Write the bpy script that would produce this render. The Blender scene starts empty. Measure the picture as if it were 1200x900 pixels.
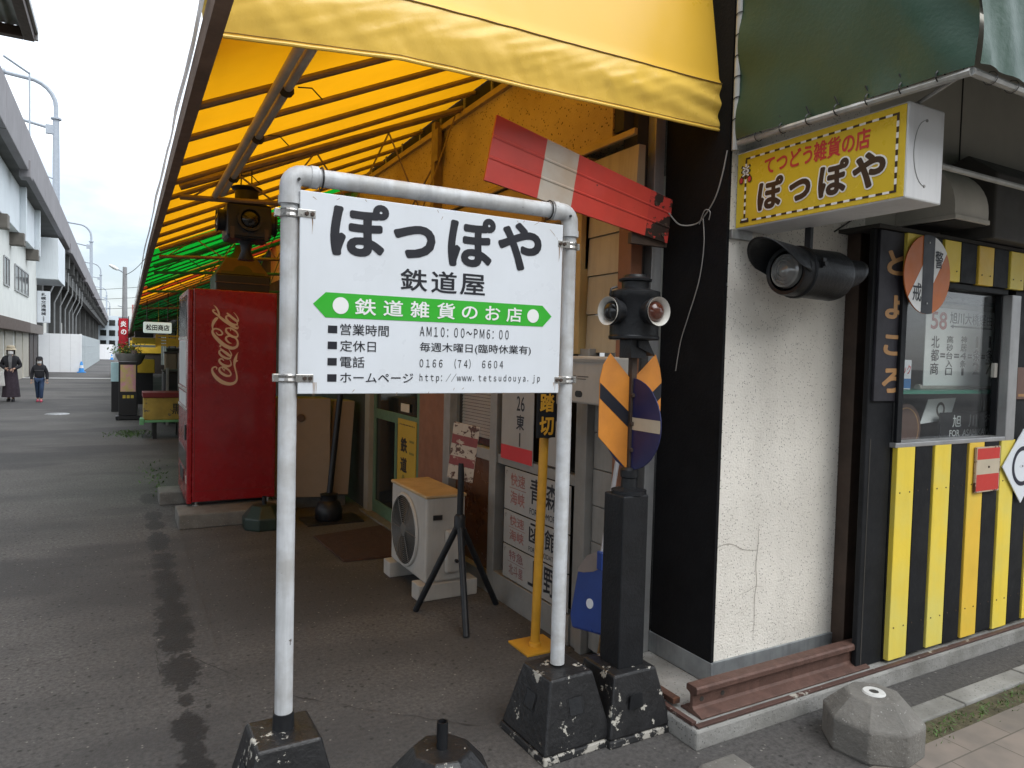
import bpy, bmesh, math, random
from mathutils import Vector, Matrix, noise as mn
random.seed(7)
SC = bpy.context.scene
COL = SC.collection
R = math.radians
PI = math.pi

# ------------------------------------------------------------------ camera
cam_d = bpy.data.cameras.new('camera')
cam_d.sensor_width = 36.0
cam_d.lens = 36.0 * 823.0 / 1200.0
cam_d.clip_start = 0.05
cam_d.clip_end = 3000.0
cam = bpy.data.objects.new('camera', cam_d)
COL.objects.link(cam)
_r = Vector((0.87373613, -0.48574408, 0.02525614))
_u = Vector((-0.0029312, 0.04666537, 0.99890628))
_b = Vector((-0.4863914, -0.87285453, 0.03934941))
cam.matrix_world = Matrix(((_r.x, _u.x, _b.x, 0), (_r.y, _u.y, _b.y, 0), (_r.z, _u.z, _b.z, 1.55), (0, 0, 0, 1)))
SC.camera = cam

# ------------------------------------------------------------------ light
SC.view_settings.view_transform = 'Standard'
SC.view_settings.look = 'None'
SC.view_settings.exposure = 0.2
SC.view_settings.gamma = 1.0
SUN_EL, SUN_AZ = 48.0, 172.0          # azimuth measured from +Y towards +X
W = bpy.data.worlds.new('World')
SC.world = W
W.use_nodes = True
nt = W.node_tree
nt.nodes.clear()
wo = nt.nodes.new('ShaderNodeOutputWorld')
bg = nt.nodes.new('ShaderNodeBackground')
bg.inputs['Strength'].default_value = 0.12
sky = nt.nodes.new('ShaderNodeTexSky')
sky.sky_type = 'NISHITA'
sky.sun_disc = False
sky.sun_elevation = R(SUN_EL)
sky.sun_rotation = R(SUN_AZ)
sky.air_density = 1.0
sky.dust_density = 2.0
tc = nt.nodes.new('ShaderNodeTexCoord')
mp = nt.nodes.new('ShaderNodeMapping')
mp.inputs['Scale'].default_value = (1.0, 1.0, 2.6)
nz = nt.nodes.new('ShaderNodeTexNoise')
nz.inputs['Scale'].default_value = 2.3
nz.inputs['Detail'].default_value = 7
nz.inputs['Roughness'].default_value = 0.55
rp = nt.nodes.new('ShaderNodeValToRGB')
rp.color_ramp.elements[0].position = 0.42
rp.color_ramp.elements[0].color = (0.30, 0.30, 0.30, 1)
rp.color_ramp.elements[1].position = 0.66
rp.color_ramp.elements[1].color = (1, 1, 1, 1)
cl = nt.nodes.new('ShaderNodeCombineXYZ')
for i, v in enumerate((12.4, 13.2, 14.2)):
    cl.inputs[i].default_value = v
mx = nt.nodes.new('ShaderNodeMix')
mx.data_type = 'RGBA'
mx.clamp_factor = True
L = nt.links.new
L(tc.outputs['Generated'], mp.inputs['Vector'])
L(mp.outputs['Vector'], nz.inputs['Vector'])
L(nz.outputs['Fac'], rp.inputs['Fac'])
zc = nt.nodes.new('ShaderNodeSeparateXYZ')
L(tc.outputs['Generated'], zc.inputs[0])
zf = nt.nodes.new('ShaderNodeMapRange')
zf.inputs['From Min'].default_value = 0.16
zf.inputs['From Max'].default_value = 0.42
L(zc.outputs['Z'], zf.inputs['Value'])
zm = nt.nodes.new('ShaderNodeMath')
zm.operation = 'MAXIMUM'
L(rp.outputs['Color'], zm.inputs[0])
L(zf.outputs['Result'], zm.inputs[1])
L(zm.outputs[0], mx.inputs['Factor'])
L(sky.outputs['Color'], mx.inputs[6])
# an overcast sky is brighter overhead than at the horizon
sepz = nt.nodes.new('ShaderNodeSeparateXYZ')
L(tc.outputs['Generated'], sepz.inputs[0])
zr = nt.nodes.new('ShaderNodeMapRange')
zr.inputs['From Min'].default_value = 0.0
zr.inputs['From Max'].default_value = 1.0
zr.inputs['To Min'].default_value = 0.70
zr.inputs['To Max'].default_value = 1.75
L(sepz.outputs['Z'], zr.inputs['Value'])
vm_ = nt.nodes.new('ShaderNodeVectorMath')
vm_.operation = 'SCALE'
L(cl.outputs['Vector'], vm_.inputs[0])
L(zr.outputs['Result'], vm_.inputs['Scale'])
L(vm_.outputs['Vector'], mx.inputs[7])
L(mx.outputs[2], bg.inputs['Color'])
L(bg.outputs['Background'], wo.inputs['Surface'])
sun_d = bpy.data.lights.new('sun', 'SUN')
sun_d.energy = 1.3
sun_d.angle = R(40)
sun_d.color = (1.0, 0.96, 0.90)
sun = bpy.data.objects.new('sun', sun_d)
COL.objects.link(sun)
_sd = Vector((math.sin(R(SUN_AZ)) * math.cos(R(SUN_EL)), math.cos(R(SUN_AZ)) * math.cos(R(SUN_EL)), math.sin(R(SUN_EL))))
sun.rotation_euler = _sd.to_track_quat('Z', 'Y').to_euler()
sun.location = (-6, -6, 12)

# ------------------------------------------------------------------ materials
def s2l(*c):
    return tuple(((v / 255.0) / 12.92 if v / 255.0 <= 0.04045 else (((v / 255.0) + 0.055) / 1.055) ** 2.4) for v in c)

def M(name, rgb, rough=0.6, metal=0.0, var=0.15, vs=5.0, bump=0.0, bs=60.0, chips=None, specks=None, streak=0.0, trans=None, emit=0.0, spec=0.5, coat=0.0, tint=None):
    """procedural material in object space. chips=(colour, cover 0..1, scale); specks=(colour, cover, scale); tint=(colour, amount, scale)"""
    m = bpy.data.materials.new(name)
    m.use_nodes = True
    t = m.node_tree
    n = t.nodes
    n.clear()
    lk = t.links.new
    out = n.new('ShaderNodeOutputMaterial')
    p = n.new('ShaderNodeBsdfPrincipled')
    p.inputs['Roughness'].default_value = rough
    p.inputs['Metallic'].default_value = metal
    p.inputs['Specular IOR Level'].default_value = spec
    p.inputs['Coat Weight'].default_value = coat
    co = n.new('ShaderNodeTexCoord')
    vec = co.outputs['Object']

    def noi(scale, detail=5, rgh=0.6, sc3=None):
        q = n.new('ShaderNodeTexNoise')
        q.inputs['Scale'].default_value = scale
        q.inputs['Detail'].default_value = detail
        q.inputs['Roughness'].default_value = rgh
        if sc3:
            k = n.new('ShaderNodeMapping')
            k.inputs['Scale'].default_value = sc3
            lk(vec, k.inputs['Vector'])
            lk(k.outputs['Vector'], q.inputs['Vector'])
        else:
            lk(vec, q.inputs['Vector'])
        return q.outputs['Fac']

    def mrange(v, a, b, c, d):
        q = n.new('ShaderNodeMapRange')
        q.inputs['From Min'].default_value = a
        q.inputs['From Max'].default_value = b
        q.inputs['To Min'].default_value = c
        q.inputs['To Max'].default_value = d
        lk(v, q.inputs['Value'])
        return q.outputs['Result']

    def mix(f, a, b):
        q = n.new('ShaderNodeMix')
        q.data_type = 'RGBA'
        if isinstance(f, float):
            q.inputs['Factor'].default_value = f
        else:
            lk(f, q.inputs['Factor'])
        for s, v in ((6, a), (7, b)):
            if isinstance(v, tuple):
                q.inputs[s].default_value = (*v[:3], 1)
            else:
                lk(v, q.inputs[s])
        return q.outputs[2]
    f = mrange(noi(vs, 6), 0.25, 0.75, 0, 1)
    lo = tuple(max(0, v * (1 - var)) for v in rgb)
    hi = tuple(min(1, v * (1 + var)) for v in rgb)
    c = mix(f, lo, hi)
    if tint:
        tf = mrange(noi(tint[2], 4), 0.40, 0.66, 0, tint[1])
        c = mix(tf, c, tint[0])
    if streak:
        sf = mrange(noi(3.0, 5, 0.65, (7, 7, 0.5)), 0.48, 0.78, 0, streak)
        c = mix(sf, c, tuple(v * 0.35 for v in rgb))
    if specks:
        vo = n.new('ShaderNodeTexVoronoi')
        vo.inputs['Scale'].default_value = specks[2]
        lk(vec, vo.inputs['Vector'])
        rnd = n.new('ShaderNodeSeparateColor')
        lk(vo.outputs['Color'], rnd.inputs['Color'])
        sel = mrange(rnd.outputs[0], 1 - specks[1], 1 - specks[1] + 0.02, 0, 1)
        near = mrange(vo.outputs['Distance'], 0.22, 0.34, 1, 0)
        mm = n.new('ShaderNodeMath')
        mm.operation = 'MULTIPLY'
        lk(sel, mm.inputs[0])
        lk(near, mm.inputs[1])
        c = mix(mm.outputs[0], c, specks[0])
    hgt = None
    if chips:
        th = 0.72 - 0.5 * chips[1]
        cf = mrange(noi(chips[2], 8, 0.68), th, th + 0.018, 0, 1)
        c = mix(cf, c, chips[0])
        hgt = cf
    lk(c, p.inputs['Base Color'])
    if bump:
        b = n.new('ShaderNodeBump')
        b.inputs['Strength'].default_value = bump
        b.inputs['Distance'].default_value = 0.01
        lk(noi(bs, 4, 0.6), b.inputs['Height'])
        lk(b.outputs['Normal'], p.inputs['Normal'])
    rv = mrange(noi(vs * 2.3, 4), 0.3, 0.7, max(0.02, rough - 0.08), min(1, rough + 0.08))
    lk(rv, p.inputs['Roughness'])
    if emit:
        lk(c, p.inputs['Emission Color'])
        p.inputs['Emission Strength'].default_value = emit
    if trans:
        tr = n.new('ShaderNodeBsdfTranslucent')
        tcol = mix(mrange(noi(2.2, 5), 0.3, 0.7, 0, 1), tuple(v * 0.86 for v in trans[0]), trans[0])
        lk(tcol, tr.inputs['Color'])
        ms = n.new('ShaderNodeMixShader')
        ms.inputs['Fac'].default_value = trans[1]
        lk(p.outputs['BSDF'], ms.inputs[1])
        lk(tr.outputs['BSDF'], ms.inputs[2])
        lk(ms.outputs['Shader'], out.inputs['Surface'])
    else:
        lk(p.outputs['BSDF'], out.inputs['Surface'])
    return m

def glass_mat(name, tint=(0.75, 0.86, 0.85), refl=1.0):
    m = bpy.data.materials.new(name)
    m.use_nodes = True
    t = m.node_tree
    n = t.nodes
    n.clear()
    o = n.new('ShaderNodeOutputMaterial')
    tr = n.new('ShaderNodeBsdfTransparent')
    tr.inputs['Color'].default_value = (*tint, 1)
    gl = n.new('ShaderNodeBsdfGlossy')
    gl.inputs['Roughness'].default_value = 0.015
    fr = n.new('ShaderNodeLayerWeight')
    fr.inputs['Blend'].default_value = 0.5
    pw = n.new('ShaderNodeMath')
    pw.operation = 'POWER'
    pw.inputs[1].default_value = 4.0
    mu = n.new('ShaderNodeMath')
    mu.operation = 'MULTIPLY_ADD'
    mu.use_clamp = True
    mu.inputs[1].default_value = 0.5 * refl
    mu.inputs[2].default_value = 0.035 * refl
    t.links.new(fr.outputs['Facing'], pw.inputs[0])
    ms = n.new('ShaderNodeMixShader')
    t.links.new(pw.outputs[0], mu.inputs[0])
    t.links.new(mu.outputs[0], ms.inputs['Fac'])
    t.links.new(tr.outputs[0], ms.inputs[1])
    t.links.new(gl.outputs[0], ms.inputs[2])
    t.links.new(ms.outputs[0], o.inputs['Surface'])
    return m

WHITEP = M('white_gloss_board', (0.73, 0.77, 0.82), 0.32, var=0.03, vs=3, tint=((0.66, 0.69, 0.72), 0.5, 2.5), streak=0.04)
WHITEPIPE = M('worn_white_pipe_paint', (0.60, 0.62, 0.64), 0.5, var=0.12, vs=14, chips=((0.12, 0.10, 0.09), 0.09, 24), streak=0.5, bump=0.1, bs=90, tint=((0.40, 0.39, 0.37), 0.75, 9))
GALV = M('galvanised_steel', (0.42, 0.42, 0.41), 0.42, 0.75, var=0.25, vs=30)
STEELBAND = M('stainless_band', (0.55, 0.54, 0.52), 0.3, 0.9, var=0.15, vs=30)
INK = M('black_lettering', (0.012, 0.013, 0.02), 0.45, var=0.1)
DKBROWNINK = M('dark_brown_lettering', (0.028, 0.014, 0.010), 0.45, var=0.1)
WHITEINK = M('white_lettering', (0.82, 0.83, 0.82), 0.45, var=0.02)
REDINK = M('red_lettering', (0.55, 0.035, 0.045), 0.45, var=0.06)
FADEDRED = M('faded_red_lettering', (0.30, 0.12, 0.105), 0.6, var=0.2, vs=20)
GREENBAND = M('bright_green_sign_paint', (0.035, 0.42, 0.028), 0.4, var=0.05)
BLACKCHIP = M('chipped_black_paint_on_concrete', (0.013, 0.013, 0.014), 0.42, var=0.35, vs=9, chips=((0.42, 0.40, 0.35), 0.215, 13), bump=0.35, bs=38)
CHIPRIM = M('worn_foot_rim', (0.014, 0.014, 0.015), 0.6, var=0.3, vs=9, chips=((0.36, 0.34, 0.30), 0.42, 13), bump=0.3, bs=40)
BLACKPAINT = M('black_iron_paint', (0.011, 0.012, 0.014), 0.42, spec=0.35, var=0.4, vs=11, bump=0.2, bs=70, chips=((0.05, 0.045, 0.04), 0.05, 18))
BLACKBOX = M('matt_black_paint', (0.010, 0.011, 0.013), 0.5, var=0.35, vs=8, bump=0.12, bs=50)
RUST = M('rusty_steel', (0.075, 0.036, 0.024), 0.75, 0.2, var=0.45, vs=14, bump=0.4, bs=60, chips=((0.13, 0.055, 0.03), 0.2, 16))
RAILTOP = M('brown_rail_steel', (0.115, 0.062, 0.048), 0.62, 0.2, var=0.3, vs=18, bump=0.3, bs=80, streak=0.3)
CONC = M('weathered_concrete', (0.27, 0.265, 0.25), 0.9, var=0.3, vs=5, bump=0.5, bs=45, specks=((0.10, 0.10, 0.09), 0.2, 90), tint=((0.13, 0.125, 0.11), 0.7, 3.0))
CONCDK = M('dark_weathered_concrete', (0.150, 0.142, 0.128), 0.9, var=0.3, vs=7, bump=0.6, bs=50, specks=((0.28, 0.27, 0.25), 0.12, 110))
STUCCO = M('white_spatter_stucco', (0.80, 0.762, 0.690), 0.9, var=0.07, vs=2.2, bump=0.55, bs=95, specks=((0.34, 0.31, 0.27), 0.36, 95), tint=((0.58, 0.545, 0.485), 0.6, 1.5), streak=0.08)
BLACKWALL = M('black_painted_wall', (0.008, 0.008, 0.009), 0.8, spec=0.15, var=0.3, vs=3, bump=0.3, bs=70, specks=((0.35, 0.35, 0.34), 0.02, 26))
YSTUCCO = M('ochre_mortar_wall', (0.55, 0.43, 0.20), 0.9, var=0.14, vs=3, bump=0.9, bs=85, specks=((0.05, 0.035, 0.015), 0.55, 52), tint=((0.25, 0.15, 0.05), 0.5, 1.3))
CREAM = M('cream_siding', (0.40, 0.35, 0.25), 0.7, var=0.1, vs=4, streak=0.35)
CREAMY = M('yellowed_frame_paint', (0.40, 0.29, 0.12), 0.6, var=0.15, vs=6)
GREYSIDE = M('grey_cracked_siding', (0.24, 0.23, 0.21), 0.8, var=0.2, vs=6, streak=0.3)
ALU = M('old_aluminium', (0.40, 0.40, 0.40), 0.42, 0.55, var=0.15, vs=8, streak=0.25)
ALUDK = M('dull_grey_aluminium', (0.26, 0.255, 0.24), 0.5, 0.3, var=0.15, vs=8)
BROWNP = M('brown_painted_post', (0.20, 0.085, 0.045), 0.6, var=0.2, vs=7)
DKBROWN = M('dark_brown_steel', (0.055, 0.035, 0.025), 0.6, 0.1, var=0.35, vs=9, bump=0.2, bs=40)
BEAMB = M('brown_edge_beam', (0.24, 0.15, 0.10), 0.65, var=0.3, vs=6, streak=0.3)
RIB = M('brown_canopy_tube', (0.22, 0.155, 0.105), 0.55, 0.2, var=0.3, vs=10)
YFAB = M('yellow_canopy_sheet', (0.74, 0.42, 0.035), 0.38, var=0.04, vs=2, trans=((0.86, 0.375, 0.005), 0.72))
YVAL = M('yellow_vinyl_valance', (0.86, 0.56, 0.10), 0.27, var=0.03, vs=3, bump=0.08, bs=40, streak=0.07)
GFAB = M('green_canopy_sheet', (0.02, 0.30, 0.04), 0.45, var=0.08, vs=2, trans=((0.005, 0.36, 0.025), 0.75))
GFABD = M('dull_green_canopy_sheet', (0.015, 0.08, 0.025), 0.5, var=0.12, vs=2, trans=((0.004, 0.06, 0.012), 0.5))
RFAB = M('red_canopy_stripe', (0.50, 0.05, 0.02), 0.45, var=0.08, vs=2, trans=((0.34, 0.03, 0.008), 0.7))
OFAB = M('orange_canopy_stripe', (0.65, 0.22, 0.02), 0.45, var=0.08, vs=2, trans=((0.40, 0.13, 0.008), 0.7))
GREENV = M('dark_green_vinyl', (0.018, 0.058, 0.034), 0.42, var=0.16, vs=3, bump=0.12, bs=55, tint=((0.030, 0.072, 0.048), 0.6, 2.5))
FLAP = M('grey_film_flap', (0.70, 0.70, 0.71), 0.35, var=0.2, vs=5, trans=((0.6, 0.6, 0.62), 0.5))
SEMRED = M('semaphore_red_enamel', (0.53, 0.052, 0.038), 0.36, var=0.14, vs=6, chips=((0.035, 0.022, 0.018), 0.035, 14), coat=0.2)
SEMREDW = M('semaphore_red_enamel_worn', (0.46, 0.045, 0.035), 0.42, var=0.2, vs=6, chips=((0.03, 0.018, 0.014), 0.46, 8))
SEMWHT = M('semaphore_white_enamel', (0.52, 0.48, 0.42), 0.45, var=0.1, vs=7, tint=((0.42, 0.27, 0.15), 0.5, 5))
ORANGE = M('orange_plate_enamel', (0.62, 0.235, 0.035), 0.5, var=0.1, vs=9, tint=((0.42, 0.15, 0.03), 0.5, 7))
NAVY = M('navy_plate_enamel', (0.012, 0.016, 0.075), 0.45, var=0.25, vs=8)
BEIGEP = M('aged_white_enamel', (0.50, 0.43, 0.32), 0.5, var=0.12, vs=9)
YELLOWPOLE = M('yellow_pole_paint', (0.55, 0.28, 0.022), 0.5, var=0.15, vs=8, chips=((0.12, 0.06, 0.03), 0.05, 15))
YBOARD = M('yellow_board_paint', (0.80, 0.60, 0.060), 0.5, var=0.07, vs=3, tint=((0.66, 0.60, 0.16), 0.8, 2.1), bump=0.15, bs=30, streak=0.10, chips=((0.30, 0.24, 0.12), 0.012, 20))
YBOARD2 = M('amber_board_paint', (0.78, 0.50, 0.05), 0.5, var=0.1, vs=3, tint=((0.62, 0.50, 0.08), 0.7, 2.1), bump=0.12, bs=30)
KBOARD = M('black_board_paint', (0.010, 0.011, 0.013), 0.6, spec=0.22, var=0.4, vs=5, bump=0.15, bs=30, specks=((0.2, 0.19, 0.17), 0.01, 16))
SIGNYEL = M('yellow_acrylic', (0.66, 0.48, 0.035), 0.3, var=0.03, vs=3)
WHITEMETAL = M('white_sheet_metal', (0.66, 0.66, 0.66), 0.45, var=0.06, vs=4, streak=0.2)
OFFWHITE = M('off_white_plastic', (0.42, 0.40, 0.365), 0.55, var=0.1, vs=6, streak=0.2)
AGEDTOP = M('yellowed_casing_top', (0.42, 0.30, 0.16), 0.6, var=0.25, vs=6)
VMRED = M('vending_red', (0.27, 0.005, 0.010), 0.26, var=0.08, vs=4, coat=0.3, tint=((0.25, 0.02, 0.025), 0.5, 1.6), streak=0.15)
LOGO = M('cream_logo', (0.70, 0.56, 0.42), 0.4, var=0.03)
BLACKPLASTIC = M('black_plastic', (0.015, 0.015, 0.017), 0.4, var=0.2)
GRILLE_ = M('dark_grille', (0.06, 0.06, 0.058), 0.5, var=0.2)
GLASS = glass_mat('window_glass', (0.985, 0.995, 0.99), 1.5)
DKGLASS = M('dark_glass', (0.012, 0.014, 0.014), 0.08, var=0.2, spec=0.6)
LENSC = M('dark_lens', (0.012, 0.013, 0.014), 0.16, var=0.2, spec=0.5, coat=0.15)
LENSR = M('amber_red_lens', (0.085, 0.022, 0.012), 0.10, var=0.3, spec=0.6, coat=0.3)
LENSG = M('grey_fresnel_lens', (0.20, 0.20, 0.19), 0.12, var=0.2, spec=0.8, coat=0.6)
DOORGREEN = M('green_door_frame_paint', (0.085, 0.145, 0.085), 0.55, var=0.15, vs=7)
POSTERY = M('yellow_poster_paper', (0.42, 0.27, 0.03), 0.6, var=0.08)
BLINDM = M('white_blind', (0.36, 0.345, 0.31), 0.6, var=0.05)
ROLLP = M('white_roll_sheet', (0.86, 0.90, 0.89), 0.6, var=0.05)
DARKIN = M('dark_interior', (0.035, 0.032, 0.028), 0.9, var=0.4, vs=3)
TEAL = M('green_shelf_edge', (0.03, 0.22, 0.15), 0.4, var=0.1)
DKPLATE = M('dark_enamel_plate', (0.018, 0.02, 0.024), 0.35, var=0.2)
BROWNDISC = M('brown_disc_enamel', (0.14, 0.075, 0.055), 0.5, var=0.2)
RWRED = M('flag_red_paint', (0.52, 0.035, 0.025), 0.5, var=0.12, chips=((0.55, 0.45, 0.33), 0.04, 20))
TANLET = M('tan_lettering', (0.40, 0.22, 0.09), 0.6, var=0.2, vs=20)
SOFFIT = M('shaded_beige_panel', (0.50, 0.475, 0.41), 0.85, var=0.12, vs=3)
HOODM = M('aged_beige_steel', (0.60, 0.57, 0.50), 0.6, var=0.15, vs=5)
BLUEP = M('blue_dustpan_plastic', (0.022, 0.055, 0.24), 0.35, var=0.2, vs=5)
GREYP = M('dusty_grey_plastic', (0.20, 0.17, 0.155), 0.6, var=0.15, vs=9)
STRAW = M('straw', (0.30, 0.19, 0.09), 0.85, var=0.35, vs=40)
MATM = M('dark_brown_mat', (0.045, 0.022, 0.016), 0.95, var=0.35, vs=16, bump=0.8, bs=120)
BEIGECAB = M('beige_cabinet_panel', (0.24, 0.175, 0.115), 0.7, var=0.1, vs=4)
CHROMEW = M('white_reflector', (0.60, 0.58, 0.53), 0.35, var=0.12, vs=14)
WOODBR = M('worn_brown_wood', (0.075, 0.042, 0.022), 0.7, var=0.3, vs=6)
RUSTPLATE = M('rust_flaked_white_plate', (0.46, 0.36, 0.27), 0.6, var=0.15, vs=9, chips=((0.085, 0.035, 0.024), 0.36, 22))
RUSTRED = M('rust_flaked_red_plate', (0.22, 0.05, 0.045), 0.6, var=0.2, vs=9, chips=((0.45, 0.34, 0.25), 0.20, 15))
DKGREENP = M('dark_green_cast', (0.015, 0.03, 0.022), 0.5, var=0.3, vs=8)
MASTM = M('pale_grey_mast_paint', (0.34, 0.38, 0.43), 0.5, var=0.1)
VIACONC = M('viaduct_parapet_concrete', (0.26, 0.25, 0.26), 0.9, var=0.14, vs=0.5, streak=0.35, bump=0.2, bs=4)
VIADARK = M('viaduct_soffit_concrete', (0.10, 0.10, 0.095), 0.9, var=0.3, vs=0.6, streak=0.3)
PALEBLUE = M('pale_painted_girder', (0.70, 0.75, 0.78), 0.7, var=0.08, vs=0.6, streak=0.2)
SHEDWALL = M('white_block_wall', (0.74, 0.75, 0.71), 0.8, var=0.07, vs=1.5, streak=0.15)
HOARD = M('white_hoarding_panel', (0.88, 0.89, 0.90), 0.45, var=0.03)
HOARDG = M('grey_mesh_hoarding', (0.42, 0.46, 0.47), 0.5, var=0.1, vs=2)
SHUT = M('cream_shutter', (0.46, 0.43, 0.36), 0.6, var=0.08)
DKROLL = M('dark_brown_shutter', (0.055, 0.042, 0.036), 0.6, var=0.2)
EAVE = M('brown_grey_eave', (0.17, 0.145, 0.125), 0.7, var=0.15)
SKIN = M('skin', (0.42, 0.26, 0.19), 0.55, var=0.06)
CLOTHK = M('black_jacket_cloth', (0.012, 0.012, 0.016), 0.85, var=0.3, vs=12)
CLOTHP = M('dark_plum_skirt_cloth', (0.035, 0.024, 0.035), 0.85, var=0.3, vs=12)
CLOTHG = M('grey_top_cloth', (0.13, 0.13, 0.135), 0.85, var=0.2, vs=12)
JEANS = M('blue_jeans_cloth', (0.022, 0.045, 0.10), 0.85, var=0.3, vs=12)
PINK = M('pink_shoe', (0.55, 0.07, 0.13), 0.5, var=0.1)
HATB = M('beige_hat_cloth', (0.42, 0.36, 0.26), 0.85, var=0.12, vs=20)
HAIRK = M('black_hair', (0.012, 0.010, 0.009), 0.5, var=0.3)
MASKW = M('white_face_mask', (0.72, 0.72, 0.72), 0.8, var=0.03)
BAGW = M('pale_bag', (0.55, 0.54, 0.52), 0.7, var=0.1)
CONEB = M('blue_cone_plastic', (0.03, 0.25, 0.62), 0.45, var=0.1)
BANNER = M('red_banner_cloth', (0.45, 0.015, 0.03), 0.8, var=0.1, trans=((0.45, 0.02, 0.03), 0.3))
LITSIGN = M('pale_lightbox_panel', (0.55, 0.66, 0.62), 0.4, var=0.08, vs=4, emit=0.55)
STONE = M('grey_stone_bowl', (0.20, 0.195, 0.185), 0.85, var=0.2, vs=8, bump=0.4, bs=40)
LEAFG = M('leaf_green', (0.06, 0.12, 0.022), 0.6, var=0.5, vs=9)
LEAFY = M('yellow_flower', (0.50, 0.30, 0.02), 0.6, var=0.3, vs=9)
SOIL = M('dark_soil', (0.03, 0.022, 0.016), 0.95, var=0.3)
POSTERP = M('pink_yellow_poster', (0.62, 0.30, 0.34), 0.5, var=0.2, vs=5, tint=((0.55, 0.52, 0.10), 0.95, 5.5))
CRATEY = M('worn_yellow_crate', (0.36, 0.25, 0.05), 0.7, var=0.25, vs=6, chips=((0.10, 0.09, 0.08), 0.22, 5))
CRATER = M('dull_red_rim', (0.16, 0.016, 0.018), 0.6, var=0.2)
BENCHG = M('pale_green_frame', (0.14, 0.34, 0.16), 0.5, var=0.12)
PALEBLD = M('far_pale_building', (0.50, 0.56, 0.60), 0.8, var=0.08, vs=0.3)
WIREK = M('black_cable', (0.02, 0.02, 0.02), 0.5, var=0.1)
WIREG = M('grey_cable', (0.30, 0.29, 0.27), 0.5, var=0.1)
ROADWHITE = M('road_paint', (0.60, 0.60, 0.58), 0.8, var=0.15, vs=3)
YSTALL = M('yellow_stall_panel', (0.62, 0.40, 0.03), 0.5, var=0.15, vs=3)

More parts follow.
